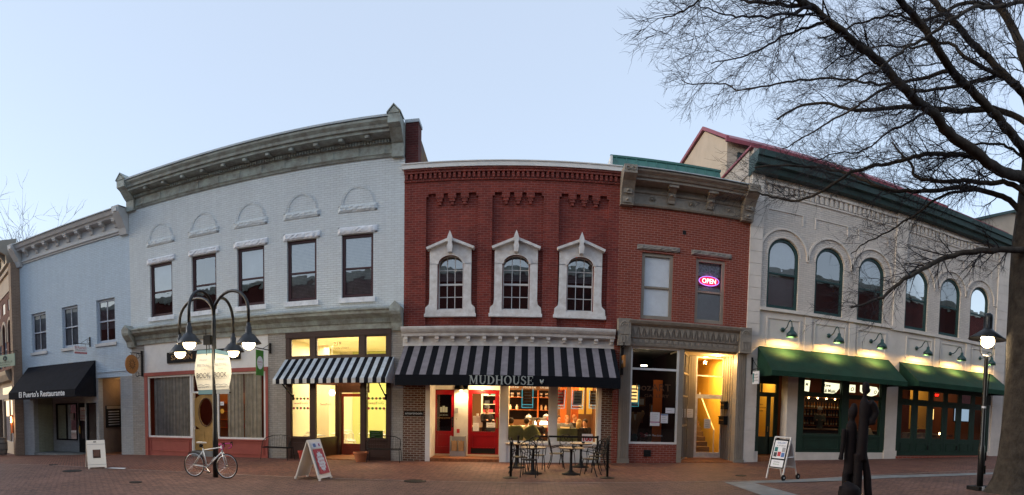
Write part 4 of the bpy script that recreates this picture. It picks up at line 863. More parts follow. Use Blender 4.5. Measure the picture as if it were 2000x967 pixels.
# quoin strips
for x0, x1, z0, z1, st_ in ((7.52,7.99,.0,10.3,.42), (13.82,14.40,5.5,10.3,.42), (19.95,20.68,.2,10.3,.42)):
    q = MB(); zz = z0
    while zz < z1 - .05: q.box(x0, x1, D-.07, D, zz+.012, min(zz+st_, z1)); zz += st_
    q.box(x0+.01, x1-.01, D-.05, D, z0, z1); b5.add('quoin_strip', q, M['stone5'])
# frieze: recessed panels and dentil courses
fz = MB()
for k in range(56):
    x = 8.15+k*.21
    if 13.75 < x < 14.45: continue
    fz.box(x, x+.12, D-.06, D, 9.70, 9.98)
fz.box(8.05, 19.9, D-.10, D, 9.98, 10.06).box(8.05, 19.9, D-.04, D, 9.62, 9.68)
for a, b in W5: fz.box(a-.1, b+.1, D-.03, D, 9.12, 9.16).box(a-.1, a-.06, D-.03, D, 8.75, 9.12).box(b+.06, b+.1, D-.03, D, 8.75, 9.12)
b5.add('frieze', fz, M['stone5'])
b5.add('fascia', MB().prism([(D-.02,10.22),(D-.30,10.24),(D-.34,10.42),(D-.50,10.44),(D-.52,10.64),(D-.6,10.66),(D-.62,10.85),(D+.3,10.87),(D+.3,10.22)], 7.5, 20.55, 'x'), M['fascia'])
b5.add('parapet', MB().box(7.5, 7.8, D+.3, D+3.6, 10.3, 11.10).box(7.56, 20.5, D+.0, D+.3, 10.95, 11.12), M['stuccog'])
b5.add('parapet_coping', MB().box(7.44, 7.86, D+.0, D+3.7, 11.11, 11.19).box(7.86, 20.5, D-.04, D+.35, 11.125, 11.17), M['redtrim'])
shell(b5, 7.54, 20.67, .1, 10.3, M['stuccog'], parapet=0, depth=16)
# sill band, panel band, piers
bd = MB().box(7.99, 13.80, D-.09, D, 5.56, 5.67).box(14.4, 19.93, D-.09, D, 5.52, 5.63)
wall(bd, 7.56, 20.65, 4.2, 5.55, D, (), .3)
b5.add('sill_band', bd, M['stone5'])
pb = MB()
for a, b in ((8.28,9.66),(10.23,11.65),(12.15,13.56),(14.6,16.03),(16.49,17.88),(18.45,19.79)):
    for q in ((a,b,5.30,5.36),(a,b,4.34,4.40),(a,a+.06,4.40,5.30),(b-.06,b,4.40,5.30)): pb.box(q[0], q[1], D-.03, D, q[2], q[3])
for x in (9.83,11.78,16.15,18.05): pb.box(x, x+.28, D-.05, D, 4.2, 5.50)
b5.add('panel_moulding', pb, M['stone5'])
pr = MB(); pr.box(9.24, 9.66, D-.02, D+.5, .15, 4.2).box(13.70, 14.28, D-.04, D+.4, .15, 4.2).box(13.66, 14.32, D-.08, D+.3, .15, .58).box(9.66, 13.70, D-.04, D+.3, .15, .50).box(7.99, 8.13, D-.04, D+.3, .1, .52)
pr.box(19.84, 20.65, D-.02, D+.3, .2, 4.2).box(19.80, 19.95, D-.06, D, .25, .55)
b5.add('pier', pr, M['stone5'])
gb = MB()
for k in range(12): gb.box(19.96, 20.66, D-.035, D-.02, .35+k*.33, .665+k*.33)
b5.add('block_facing', gb, M['stone5'])
# side door bay (green)
yd = D+.75
f5 = MB().box(8.13, 9.24, yd, yd+.1, 3.08, 4.2).box(8.0, 8.14, D-.02, yd+.1, .5, 4.2).box(8.14, 8.24, yd, yd+.1, .2, 3.08).box(9.14, 9.24, yd, yd+.1, .2, 3.08).box(8.24, 9.14, yd, yd+.1, 2.60, 2.68)
b5.add('door_frame', f5, M['green'])
t_ = b5.add('transom', MB().box(8.24, 9.14, yd+.01, yd+.08, 3.0, 3.08).box(8.52, 8.58, yd+.01, yd+.08, 2.68, 3.0), M['green'])
b5.add('pane', MB().quad((8.25,yd+.05,2.68),(9.13,yd+.05,2.68),(9.13,yd+.05,3.0),(8.25,yd+.05,3.0)), M['gl_shop'], t_)
dd = MB().box(8.24, 8.30, yd+.02, yd+.07, .36, 2.6).box(8.88, 8.94, yd+.02, yd+.07, .36, 2.6).box(9.08, 9.14, yd+.02, yd+.07, .36, 2.6).box(8.30, 9.08, yd+.02, yd+.07, .36, 1.02).box(8.30, 9.08, yd+.02, yd+.07, 2.52, 2.6).box(8.78, 8.88, yd+.02, yd+.07, 1.02, 2.52)
d_ = b5.add('door', dd, M['green']); b5.add('pane', MB().quad((8.3,yd+.045,1.02),(9.08,yd+.045,1.02),(9.08,yd+.045,2.52),(8.3,yd+.045,2.52)), M['gl_shop'], d_); b5.add('handle', MB().box(8.83, 8.85, yd-.02, yd+.02, 1.2, 1.4), M['brass'], d_)
b5.add('doorstep', MB().box(8.13, 9.24, D, yd+.1, .1, .33), M['terra'])
room(b5, 8.14, 9.3, yd+.15, D+3.5, .35, 3.6, M['amber'], M['terra'], M['amber']); b5.light('AREA', (8.8, D+1.7, 3.5), 16, (1, .74, .28), .7)
# left shopfront
f5 = MB().box(9.66, 13.70, D, D+.14, 3.32, 4.2).box(9.66, 9.92, D-.02, D+.14, .5, 3.32).box(11.60, 11.90, D-.02, D+.14, .5, 3.32).box(13.45, 13.70, D-.02, D+.14, .5, 3.32)
for a, b in ((9.92,11.60),(11.90,13.45)):
    f5.box(a, b, D, D+.14, .5, 1.08).box(a, b, D-.04, D+.14, 1.08, 1.16).box(a, b, D, D+.14, 2.64, 2.72).box((a+b)/2-.04, (a+b)/2+.04, D, D+.1, 2.72, 3.32)
    for q in ((a+.08,b-.08,.95,.98),(a+.08,b-.08,.62,.65),(a+.08,a+.11,.65,.95),(b-.11,b-.08,.65,.95)): f5.box(q[0], q[1], D-.02, D, q[2], q[3])
b5.add('storefront', f5, M['green'])
for a, b in ((9.92,11.60),(11.90,13.45)): shopglass(b5, a, b, 1.16, 2.64, M['green'], fw=.05, inset=.03); shopglass(b5, a, b, 2.72, 3.32, M['green'], fw=.04, inset=.03, name='transom')
# right folding doors
f5 = MB().box(14.28, 19.84, D, D+.14, 3.14, 4.2).box(14.28, 14.42, D-.02, D+.14, .3, 3.14).box(19.60, 19.84, D-.02, D+.14, .3, 3.14).box(14.42, 19.60, D, D+.14, 2.62, 2.76)
b5.add('door_frame', f5, M['green'])
b5.add('threshold', MB().box(14.28, 19.84, D-.1, D+.3, .1, .36), M['red2'])
dw = (19.60-14.42)/6
for k in range(6):
    a = 14.42+k*dw; b = a+dw
    t_ = b5.add('transom', MB().box(a, a+.14, D+.02, D+.10, 2.76, 3.14).box(b-.10, b, D+.02, D+.10, 2.76, 3.14), M['green']); b5.add('pane', MB().quad((a+.14,D+.06,2.76),(b-.1,D+.06,2.76),(b-.1,D+.06,3.14),(a+.14,D+.06,3.14)), M['gl_shop'], t_)
    dm = MB().box(a+.005, a+.17, D+.03, D+.09, .37, 2.62).box(b-.17, b-.005, D+.03, D+.09, .37, 2.62).box(a+.17, b-.17, D+.03, D+.09, .37, 1.10).box(a+.17, b-.17, D+.03, D+.09, 2.50, 2.62)
    for q in ((a+.15,b-.15,.88,.91),(a+.15,b-.15,.55,.58),(a+.15,a+.18,.58,.88),(b-.18,b-.15,.58,.88)): dm.box(q[0], q[1], D+.01, D+.03, q[2], q[3])
    d_ = b5.add('folding_door', dm, M['green']); b5.add('pane', MB().quad((a+.16,D+.06,1.08),(b-.16,D+.06,1.08),(b-.16,D+.06,2.52),(a+.16,D+.06,2.52)), M['gl_shop'], d_)
    if k % 2 == 1: b5.add('handle', MB().box(b-.08, b-.05, D-.01, D+.03, .62, .8), M['blackp'], d_)
rr = mat('deep_red_brown_wall', (.10,.035,.018), .8)
room(b5, 9.32, 20.4, D+.9, D+7, .35, 4.1, rr, M['dark'], mat('dim_ceiling', (.12,.08,.05), .9)); b5.add('interior_floor', MB().box(9.7, 20.4, D+.3, D+.9, .3, .35), M['dark'])
b5.light('AREA', (13.2, D+4.0, 4.0), 30, (1, .55, .25), 2); b5.light('AREA', (18.5, D+4.5, 4.0), 36, (1, .62, .3), 2.5)
# set-back storey with gable and red eaves
b6 = T('setback_gable_house', 'beige upper storey with gable wall and dark red eaves set back above the arched windows', 'building', (13.5, 26, 10.2))
g = MB().prism([(22.5,10.0),(22.5,13.0),(25.7,14.8),(32,14.7),(32,10.0)], 7.9, 8.1, 'x'); wall(g, 8.1, 19.4, 10.0, 13.0, 22.5, [(8.35,9.35,11.2,12.65)])
b6.add('wall', g, M['stucco'])
b6.add('window', MB().box(8.35, 9.35, 22.55, 22.62, 12.5, 12.65).box(8.35, 8.45, 22.55, 22.62, 11.2, 12.5).box(9.25, 9.35, 22.55, 22.62, 11.2, 12.5).box(8.45, 9.25, 22.56, 22.61, 11.85, 11.92), M['greenfr']); b6.add('pane', MB().box(8.4, 9.3, 22.64, 22.65, 11.2, 12.6), M['gl_up']); b6.add('interior', MB().box(8.3, 9.4, 22.85, 22.9, 11.1, 12.7), M['dark'])
b6.add('roof', MB().quad((7.8,22.3,12.98),(19.6,22.3,12.98),(18.4,25.7,14.86),(7.8,25.7,14.86)).quad((7.8,25.7,14.86),(18.4,25.7,14.86),(19.6,32,14.76),(7.8,32,14.76)).quad((19.6,22.3,12.98),(19.6,32,12.98),(18.4,25.7,14.86)), M['redtrim'])
b6.add('eave_trim', MB().box(7.75, 19.65, 22.22, 22.32, 12.86, 13.02).prism([(22.3,12.98),(25.7,14.84),(32,14.74),(32,14.9),(25.7,15.0),(22.3,13.12)], 7.78, 7.9, 'x'), M['redtrim'])
b7 = T('beige_parapet_building', 'plain beige block with green capping showing above the far right roof end', 'building', (23.5, 23.5, .3))
b7.add('wall', MB().prism([(20.9,.3),(26,.3),(26,14.3),(24.3,14.0),(21.0,12.45)], 22, 34), M['stucco']); b7.add('coping', MB().prism([(20.8,12.4),(24.3,14.0),(26,14.3),(26,14.45),(24.3,14.15),(20.8,12.55)], 21.8, 34), M['fascia'])
# far side of the street, behind the camera: seen only as reflections
for i, (x0, x1, h, m_, lb) in enumerate(((-60,-15,13.0,'dkred','plain dark brick block across the street, left one'),(-15,6,13.2,'dkred','plain dark red block across the street, middle one'),(6,75,15.0,'dkred','plain tall dark block across the street, right one'))):
    o_ = T('opposite_building', lb, 'building', ((x0+x1)/2, -10, gz((x0+x1)/2)))
    w_ = MB(); ops = [(x0+1+2.4*k, x0+2.2+2.4*k, 5, 7.2) for k in range(int((x1-x0-2)/2.4))]
    wall(w_, x0+.05, x1-.05, -1, h, -10, ops, .3); o_.add('wall', w_, M[m_]); o_.add('cornice', MB().box(x0, x1, -10, -9.5, h-.6, h), M['corn2'])
    o_.add('interior', MB().box(x0+.1, x1-.1, -10.6, -10.5, -1, h-.5), M['dark']); o_.add('roof', MB().box(x0+.05, x1-.05, -24, -9.9, h-.05, h+.02), M['roof'])

# ------------------------------------------------------------------ awnings
def awning(label, x0, x1, zt, yf, zs, zb, m, mval, group=None, ribs=(), side=None, y0=D):
    t = T('awning', label, 'awning', ((x0+x1)/2, D, zb), group=group)
    c = MB(); th = .012; e = .0
    n = 10
    for i in range(n):   # canopy with a very slight sag between the frame arms
        a = x0+(x1-x0)*i/n; b = x0+(x1-x0)*(i+1)/n
        c.quad((a,D-.02,zt),(b,D-.02,zt),(b,yf,zs),(a,yf,zs)); c.quad((a,D-.02,zt-th),(a,yf,zs-th),(b,yf,zs-th),(b,D-.02,zt-th))
    for x in (x0, x1): c.prism([(D-.02,zt),(yf,zs),(yf,zb),(D-.02,zb)], x-.006, x+.006, 'x')
    t.add('canopy', c, m)
    v = MB().box(x0, x1, yf-.012, yf, zb, zs); t.add('valance', v, mval)
    fr = MB().tube([(x0+.02,yf+.03,zb+.03),(x1-.02,yf+.03,zb+.03)], .018, 6)
    for x in (x0+.04, x1-.04): fr.tube([(x,yf+.03,zb+.03),(x,D-.02,zb+.03)], .018, 6)
    t.add('frame', fr, M['iron'])
    return t
a1 = awning('plain black canvas awning over the restaurant entry on the blue-grey building', -22.27, -17.58, 4.0, 17.36, 2.72, 2.38, M['canvas'], M['canvas'])
a1.add('lettering', text("El Puerto's Restaurante", .36, (-21.45, 17.34, 2.46), bold=.008, width=3.22), M['white_l'])
a2 = awning('small navy and white striped awning above the yellow-lit shop', -8.40, -4.42, 3.50, 17.62, 2.76, 2.60, stripes('white_navy_stripes', (.50,.56,.62), (.005,.007,.012), .142, x0=.1), stripes('white_navy_valance', (.56,.58,.58), (.006,.008,.014), .142, x0=.1))
for x in (-8.1, -4.7): a2.add('arm', MB().tube([(x,17.7,2.62),(x,D-.02,2.15)], .022, 6).box(x-.03, x+.03, D-.03, D, 2.05, 2.25), M['iron'])
a3 = awning('wide dark navy and grey striped awning over the coffee house', -4.06, 2.88, 3.86, 17.3, 2.83, 2.50, stripes('grey_navy_stripes', (.22,.20,.215), (.004,.005,.008), .2085, x0=.49), M['navy'])
for x in (-2.6, -.3, 1.9):
    a3.add('under_awning_lamp', MB().lathe(x, D-.2, [(.001,.12),(.05,.1),(.07,0),(.06,0)], 12, 3.0).tube([(x,D-.2,3.1),(x,D-.01,3.1)], .012, 6), M['black']); a3.light('SPOT', (x, D-.22, 3.0), 60, (1,.60,.27), .06, rot=(math.radians(-24),0,0), spot=2.3, blend=.9)
def serif_word(word, x, z, y, width, th=.006):
    adv = dict(M=1.02, U=.86, D=.84, H=.90, O=.86, S=.62, E=.74); gap = .09; k = width/(sum(adv[c] for c in word)+gap*(len(word)-1)); m = MB()
    def P(pts): m.prism([(x+u*k, z+v*k) for u, v in pts], y, y+th)
    def B(a, b, c, d): P([(a,c),(b,c),(b,d),(a,d)])
    def ser(cx, v, w=.15): B(cx-w, cx+w, v, v+.05)
    def ring(cx, cz, ra, rb, ia, ib, w0, w1, n=18):
        for i in range(n):
            a, b = w0+(w1-w0)*i/n, w0+(w1-w0)*(i+1)/n
            P([(cx+ia*math.cos(a),cz+ib*math.sin(a)),(cx+ra*math.cos(a),cz+rb*math.sin(a)),(cx+ra*math.cos(b),cz+rb*math.sin(b)),(cx+ia*math.cos(b),cz+ib*math.sin(b))])
    u0 = 0
    for c in word:
        x_ = x; x = x_ + u0*k
        if c == 'M': B(.10,.17,.05,.95); B(.76,.93,.05,.95); P([(.10,.95),(.30,.95),(.54,.22),(.46,.08)]); P([(.76,.95),(.80,.80),(.54,.08),(.47,.08),(.50,.22)]); ser(.135,0,.13); ser(.845,0,.17); ser(.14,.95,.14); ser(.86,.95,.15)
        elif c == 'U': B(.10,.27,.33,.95); B(.68,.75,.33,.95); ring(.425,.34,.325,.34,.155,.24,PI,2*PI); ser(.185,.95,.17); ser(.715,.95,.13)
        elif c == 'D': B(.09,.26,.05,.95); ring(.26,.5,.56,.5,.38,.43,-PI/2,PI/2); B(0,.30,0,.06); B(0,.30,.94,1.0)
        elif c == 'H': B(.09,.26,.05,.95); B(.64,.81,.05,.95); B(.26,.64,.46,.54); [ser(q, v, .17) for q in (.175,.725) for v in (0,.95)]
        elif c == 'O': ring(.43,.5,.43,.51,.25,.44,0,2*PI,28)
        elif c == 'S': ring(.30,.73,.27,.27,.13,.20,.35,1.45*PI); ring(.31,.27,.29,.27,.13,.20,-.60*PI,.45*PI); ring(.31,.27,.29,.27,.17,.21,-.85*PI,-.55*PI); P([(.12,.62),(.26,.66),(.52,.42),(.42,.34)]); B(.02,.07,.02,.30); B(.52,.57,.70,.98)
        elif c == 'E': B(.09,.26,.05,.95); B(0,.66,.94,1.0); B(0,.68,0,.06); B(.26,.48,.47,.53); B(.61,.66,.74,.94); B(.63,.69,.06,.28); B(.46,.50,.36,.64)
        x = x_; u0 += adv[c]+gap
    return m
a3.add('lettering', serif_word('MUDHOUSE', -1.74, 2.545, 17.275, 1.96), M['mudl'])
a3.add('emblem', MB().tube([(.42,17.282,2.72),(.45,17.282,2.64),(.47,17.282,2.58)], [.012,.03,.012], 6).tube([(.52,17.282,2.72),(.49,17.282,2.64),(.47,17.282,2.58)], [.012,.03,.012], 6).ball((.47,17.285,2.63), .035, 8, 6), M['mudl'])
a5 = awning('long green awning over the door and left green shopfront, lit by gooseneck lamps', 7.97, 13.72, 4.28, 17.35, 3.36, 3.18, M['gcanvas'], M['gcanvas'], group='green awnings on the arched window building')
a6 = awning('green awning over the folding doors, right beside the street lamp', 14.28, 19.86, 4.26, 17.35, 3.44, 3.24, M['gcanvas'], M['gcanvas'], group='green awnings on the arched window building')

# gooseneck wall lamps
GL = [(8.94,4.94),(10.88,4.93),(12.83,4.93),(15.17,4.92),(17.11,4.91),(19.01,4.93)]
pos = ['first gooseneck lamp from the left, above the side door', 'second gooseneck lamp from the left over the first green awning', 'third gooseneck lamp, nearest the gap between the green awnings', 'fourth gooseneck lamp, leftmost over the right green awning', 'fifth gooseneck lamp over the middle of the folding doors', 'last gooseneck lamp, behind the street lamp']
g0 = T('gooseneck_lamp', pos[0], 'wall lamp', (0, 0, 0), group='green gooseneck wall lamps')
gm = MB(); gm.lathe(0, 0, [(.001,-.0),(.085,0),(.085,.03),(.04,.06),(.001,.06)], 14)
gm.v = [(x, -zz, y) for x, y, zz in gm.v]
gm.tube([(0,-.05,0),(0,-.22,.0),(0,-.36,.06),(0,-.48,.20),(0,-.60,.27),(0,-.72,.20),(0,-.76,.05),(0,-.77,-.02)], .02, 8)
g0.add('arm', gm, M['greenfr'], smooth=True)
sh = MB().lathe(0, -.77, [(.03,.02),(.06,0),(.07,-.1),(.10,-.13),(.19,-.22),(.21,-.34),(.20,-.34),(.175,-.22),(.05,-.14)], 20)
g0.add('lamp_shade', sh, M['greenfr'], smooth=True); g0.add('light_bulb', MB().ball((0,-.77,-.25), .06, 10, 8), M['e_warm'], smooth=True)
g0.light('SPOT', (0, -.74, -.30), 180, (1, .58, .17), .05, rot=(math.radians(58), 0, 0), spot=2.4, blend=1)
for i, (x, zz) in enumerate(GL): place(g0.o, (x, D, zz), 0, pos[i], first=(i == 0))

# ------------------------------------------------------------------ street lamps
lp = T('four_arm_street_lamp', 'black street lamp post with four hanging lit lanterns and white cloth banners', 'street lamp', (-7.99, 13.12, gz(-8)))
lp.add('post', MB().lathe(-7.99, 13.12, [(.075,0),(.075,1.2),(.065,1.25),(.062,4.1),(.05,4.35),(.03,4.4),(.001,4.42)], 16, gz(-8)), M['black'], smooth=True)
def shade(cx, cy, cz, s=1.0, n=20): return MB().lathe(cx, cy, [(.045*s,.40*s),(.055*s,.36*s),(.06*s,.30*s),(.085*s,.28*s),(.085*s,.16*s),(.10*s,.12*s),(.15*s,.10*s),(.325*s,-.12*s),(.325*s,-.135*s),(.14*s,.03*s)], n, cz)
heads = [(-9.00,12.72,3.52),(-8.62,12.32,3.62),(-7.20,13.62,3.47),(-6.88,12.84,3.58)]
heads = [(-8.05,12.02,3.60),(-6.78,12.82,3.58),(-9.40,13.55,3.55),(-8.12,14.40,3.56)]
for (hx, hy, hz) in heads:
    vx, vy = hx+7.99, hy-13.12; P = [(-7.99, 13.12, 3.7), (-7.99, 13.12, 4.2)]
    for k in range(1, 14): w = PI-PI*k/13; P.append((-7.99+vx*(.5+.5*math.cos(w)), 13.12+vy*(.5+.5*math.cos(w)), 4.30+(.56)*math.sin(w)))
    P.append((hx, hy, hz+.36))
    ar = lp.add('arm', MB().tube(P, .042, 10), M['black'], smooth=True)
    h = lp.add('lantern', shade(hx, hy, hz), M['black'], smooth=True)
    lp.add('globe', MB().ball((hx, hy, hz-.13), .165, 16, 12, sz=.95), M['e_lamp'], h, smooth=True)
    lp.light('POINT', (hx, hy, hz-.36), 34, (1, .82, .56), .15)
lp.add('junction_box', MB().box(-8.27, -8.06, 13.02, 13.14, 3.53, 3.78).tube([(-8.22,13.08,3.78),(-8.22,13.08,3.95)], .012, 5).tube([(-8.12,13.08,3.3),(-8.12,13.08,3.53)], .014, 5).tube([(-8.2,13.08,3.25),(-8.2,13.08,3.53)], .014, 5).box(-8.06, -7.99, 13.06, 13.1, 3.62, 3.66), M['black'])
for (x0, x1, lb, sgn) in ((-8.50,-8.03,'left white book festival banner on the four-lamp post', -1), (-7.93,-7.52,'right white book festival banner on the four-lamp post', 1)):
    bt = T('cloth_banner', lb, 'banner', (sgn*.25-7.99, 13.1, 2.2), group='banners on the four-lamp post')
    top, bot = 3.40, 2.32
    m = MB(); n = 8; k = 10
    def bp(i, j):
        u = i/n; v = j/k; z_ = top+(bot-top)*v - (.10*u if sgn > 0 else 0)*(1-v); x = x0+(x1-x0)*u + sgn*.03*math.sin(v*PI)*(u if sgn > 0 else 1-u)*2
        return (x, 13.08-.05*math.sin(v*PI)*math.cos(u*2)+.012*math.sin(v*9+u*3), z_)
    G_ = {}
    for i in range(n):
        for j in range(k): m.quad(bp(i,j), bp(i+1,j), bp(i+1,j+1), bp(i,j+1))
    bt.add('cloth', m, M['banner'], smooth=True)
    off = -.012
    hd = MB()
    for i in range(n):
        p, q = bp(i, 0), bp(i+1, 0); p2, q2 = bp(i, 1), bp(i+1, 1)
        hd.quad(*[(a[0], a[1]+off, a[2]) for a in (p, q, q2, p2)])
    bt.add('header_band', hd, M['bannerb'])
    def line(s, zz, size, wd, m_): 
        cxx = (x0+x1)/2; bt.add('lettering', text(s, size, (cxx-wd/2, 12.99, zz), width=wd), m_)
    line('VIRGINIA', 3.10, .07, .26, M['bannerg']); line('FESTIVAL', 2.95, .10, .38, M['bannerg']); line('OF THE', 2.86, .05, .14, M['bannerg']); line('BOOK', 2.64, .20, .43 if sgn < 0 else .38, M['inkb'])
    bk = MB(); cxx = (x0+x1)/2
    for s2 in (-1, 1): bk.tube([(cxx,13.0,2.44),(cxx+s2*.08,13.0,2.465),(cxx+s2*.19,13.0,2.445)], .009, 4)
    bt.add('book_drawing', bk, M['bannerg']); line('March 20-24, 2013', 2.37, .05, .34, M['inkb'])
    bt.add('rod', MB().tube([(x0-.03*(sgn<0),13.1,top+.01),(-7.99,13.1,top+.01-(.0))], .014, 6).tube([(x0-.05 if sgn<0 else -7.99,13.1,2.23),(-7.99 if sgn<0 else x1+.05,13.1,2.23)], .014, 6), M['black'])
    bt.add('hem', MB().box(x0+.02, x1, 13.07, 13.11, 2.20, 2.32), M['bannerb'] if sgn < 0 else M['bannerg'])
rx, ry = 10.51, 10.1; rz0 = gz(rx)
rl = T('street_lamp', 'single black street lamp post with lit lantern beside the big tree', 'street lamp', (rx, ry, rz0))
rl.add('base_plate', MB().box(rx-.26, rx+.24, ry-.22, ry+.22, rz0, rz0+.09), M['blackp']); rl.add('paint_patch', MB().box(rx-.14, rx-.04, ry-.224, ry-.2, rz0+.0, rz0+.095), M['paper'])
rl.add('post', MB().lathe(rx, ry, [(.085,.08),(.085,1.1),(.06,1.15),(.055,3.35),(.06,3.4),(.03,3.45)], 16, rz0), M['black'], smooth=True)
rl.add('bracket', MB().tube([(rx,ry,3.62),(rx-.16,ry,3.64),(rx-.24,ry,3.72),(rx-.25,ry,4.05)], .016, 6).tube([(rx,ry,3.62),(rx+.16,ry,3.64),(rx+.24,ry,3.72),(rx+.25,ry,4.05)], .016, 6).tube([(rx,ry,3.5),(rx,ry,3.64)], .04, 8), M['black'], smooth=True)
h = rl.add('lantern', MB().lathe(rx, ry, [(.001,.62),(.06,.61),(.115,.56),(.125,.48),(.125,.22),(.15,.18),(.5,-.05),(.50,-.065),(.2,.05)], 24, 4.12), M['black'], smooth=True)
rl.add('globe', MB().ball((rx, ry, 4.02), .19, 16, 12, sz=.95), M['e_lamp'], h, smooth=True); rl.light('POINT', (rx, ry, 3.78), 45, (1, .80, .52), .16)
rl.add('conduit', MB().tube([(rx+.1,ry,rz0+.45),(rx+.13,ry,rz0+.7),(rx+.1,ry,rz0+.95),(rx+.09,ry,2.6),(rx+.14,ry,3.2)], .02, 6).box(rx+.06, rx+.19, ry-.06, ry+.06, 2.38, 2.62).box(rx+.05, rx+.13, ry-.06, ry+.06, rz0+.40, rz0+.62).box(rx+.05, rx+.13, ry-.06, ry+.06, rz0+.74, rz0+.96), M['black'])
rl.add('white_tape', MB().lathe(rx, ry, [(.062,0),(.062,.05)], 12, 2.30), M['paper'])

# ------------------------------------------------------------------ signs
def hang_sign(name, label, X, z1, z0, ya, yb, m, thick=.03, arm=.12, plate=True):
    t = T(name, label, 'sign', (X, D, z0)); t.add('board', MB().box(X-thick/2, X+thick/2, ya, yb, z0, z1), m)
    br = MB().tube([(X,ya-.02,z1+arm),(X,D,z1+arm)], .014, 6).tube([(X,ya+.08,z1+arm),(X,ya+.08,z1)], .006, 4).tube([(X,yb-.08,z1+arm),(X,yb-.08,z1)], .006, 4)
    if plate: br.box(X-.03, X+.03, D-.03, D-.001, z1-.0, z1+.45); br.tube([(X,D-.03,z1+.42),(X,(ya+yb)/2,z1+arm)], .008, 5).torus((X, D-.12, z1+arm+.12), .08, .008, 'x', 12, 4)
    t.add('bracket', br, M['iron']); return t
s = hang_sign('hanging_sign', 'small white hanging sign with red and black lettering above the black awning', -17.9, 4.62, 4.28, 17.66, 18.48, M['paper'])
UX, UY = (0, 1, 0), (0, 0, 1)
s.add('lettering', text("El Puerto's", .15, (-17.882, 17.72, 4.50), ux=UX, width=.7), M['inkr']); s.add('lettering', text("& Restaurante &", .08, (-17.882, 17.75, 4.42), ux=UX, width=.6), M['inkb']); s.add('red_band', MB().box(-17.884, -17.882, 17.68, 18.46, 4.29, 4.36), M['inkr']); s.add('lettering', text("Authentic Mexican Food", .05, (-17.880, 17.72, 4.31), ux=UX, width=.68), M['paper'])
t = T('round_wooden_sign', 'round carved wooden sun-face sign on scrolled black bracket', 'sign', (-14.9, 18.0, 3.1))
d_ = MB().lathe(0, 0, [(.001,-.02),(.42,-.02),(.42,.02),(.001,.02)], 28); d_.v = [(-14.9+z_, 18.0+x, 3.62+y*.92) for x, y, z_ in d_.v]; t.add('board', d_, M['wood'])
f_ = MB().torus((-14.875, 18.0, 3.62), .13, .012, 'x', 20, 5)
for k in range(12):
    w = 2*PI*k/12; f_.prism([(18+.15*math.cos(w-.14),3.62+.15*math.sin(w-.14)),(18+.25*math.cos(w),3.62+.25*math.sin(w)),(18+.15*math.cos(w+.14),3.62+.15*math.sin(w+.14))], -14.88, -14.872, 'x')
for (a, b, r_) in ((-.05,.04,.018),(.05,.04,.018),(0,-.01,.015)): f_.ball((-14.876, 18+a, 3.62+b), r_, 6, 4)
f_.tube([(-14.875,17.95,3.57),(-14.875,18,3.55),(-14.875,18.05,3.57)], .008, 4)
t.add('sun_face', f_, M['woodd']); t.add('bracket', MB().box(-14.93, -14.87, 18.62, 18.7, 3.15, 4.2).tube([(-14.9,18.64,4.1),(-14.9,17.9,4.08)], .016, 6).torus((-14.9, 18.4, 3.98), .1, .01, 'x', 14, 5).torus((-14.9, 18.35, 3.22), .1, .01, 'x', 14, 5).tube([(-14.9,18.64,3.2),(-14.9,18.3,3.12)], .012, 5).tube([(-14.9,18.0,4.08),(-14.9,18.0,4.0)], .012, 5), M['iron'])
t = T('shop_sign', 'black salon sign board with gold lettering above the coral shopfront', 'sign', (-11.9, D, 3.6))
t.add('board', MB().box(-13.59, -10.23, D-.06, D+.008, 3.60, 4.03), M['blackp'])
t.add('lettering', text('SALON', .27, (-13.38, D-.066, 3.72), width=1.02), M['gold']); t.add('lettering', text('DRUKNYA', .27, (-11.62, D-.066, 3.72), width=1.25), M['gold'])
e_ = MB().lathe(0, 0, [(.001,0),(.20,0),(.20,.01),(.001,.01)], 24); e_.v = [(-11.98+x, D-.062-z_, 3.815+y) for x, y, z_ in e_.v]; t.add('emblem', e_, M['wood']); t.add('emblem_sun', MB().torus((-11.98, D-.078, 3.815), .09, .012, 'y', 18, 5).torus((-11.98, D-.078, 3.815), .03, .012, 'y', 12, 5), M['woodd'])
t = T('hanging_banner', 'narrow leaf-green hanging banner with pink circle logo', 'banner', (-9.0, 17.9, 2.9))
ya, yb = 17.55, 18.12
t.add('cloth', MB().box(-9.01, -8.99, ya, yb, 2.92, 3.80), M['signgreen'])
e_ = MB().lathe(0, 0, [(.001,0),(.23,0),(.23,.006),(.001,.006)], 24); e_.v = [(-8.992+z_, (ya+yb)/2+x, 3.36+y) for x, y, z_ in e_.v]; t.add('logo_disc', e_, M['paper'])
t.add('lettering', text('SweetFrog', .09, (-8.982, ya+.10, 3.36), ux=UX, width=.37), M['pinkp']); t.add('lettering', text('premium frozen yogurt', .05, (-8.982, ya+.12, 3.28), ux=UX, width=.33), M['pinkp'])
t.add('bracket', MB().tube([(-9,ya-.03,3.86),(-9,D,3.86)], .02, 6).box(-9.04, -8.96, D-.04, D-.001, 3.74, 4.12).tube([(-9,D-.03,4.08),(-9,18.1,3.88)], .01, 5), M['iron'])
t = T('wall_plaque', 'small black oval wall plaque on the brown brick pier', 'sign', (-3.72, D, 1.5)); t.add('board', MB().box(-4.06, -3.40, D-.025, D-.001, 1.52, 1.68), M['blackp']); t.add('lettering', text('smartroom', .12, (-4.02, D-.028, 1.57), width=.58), M['white_l'])
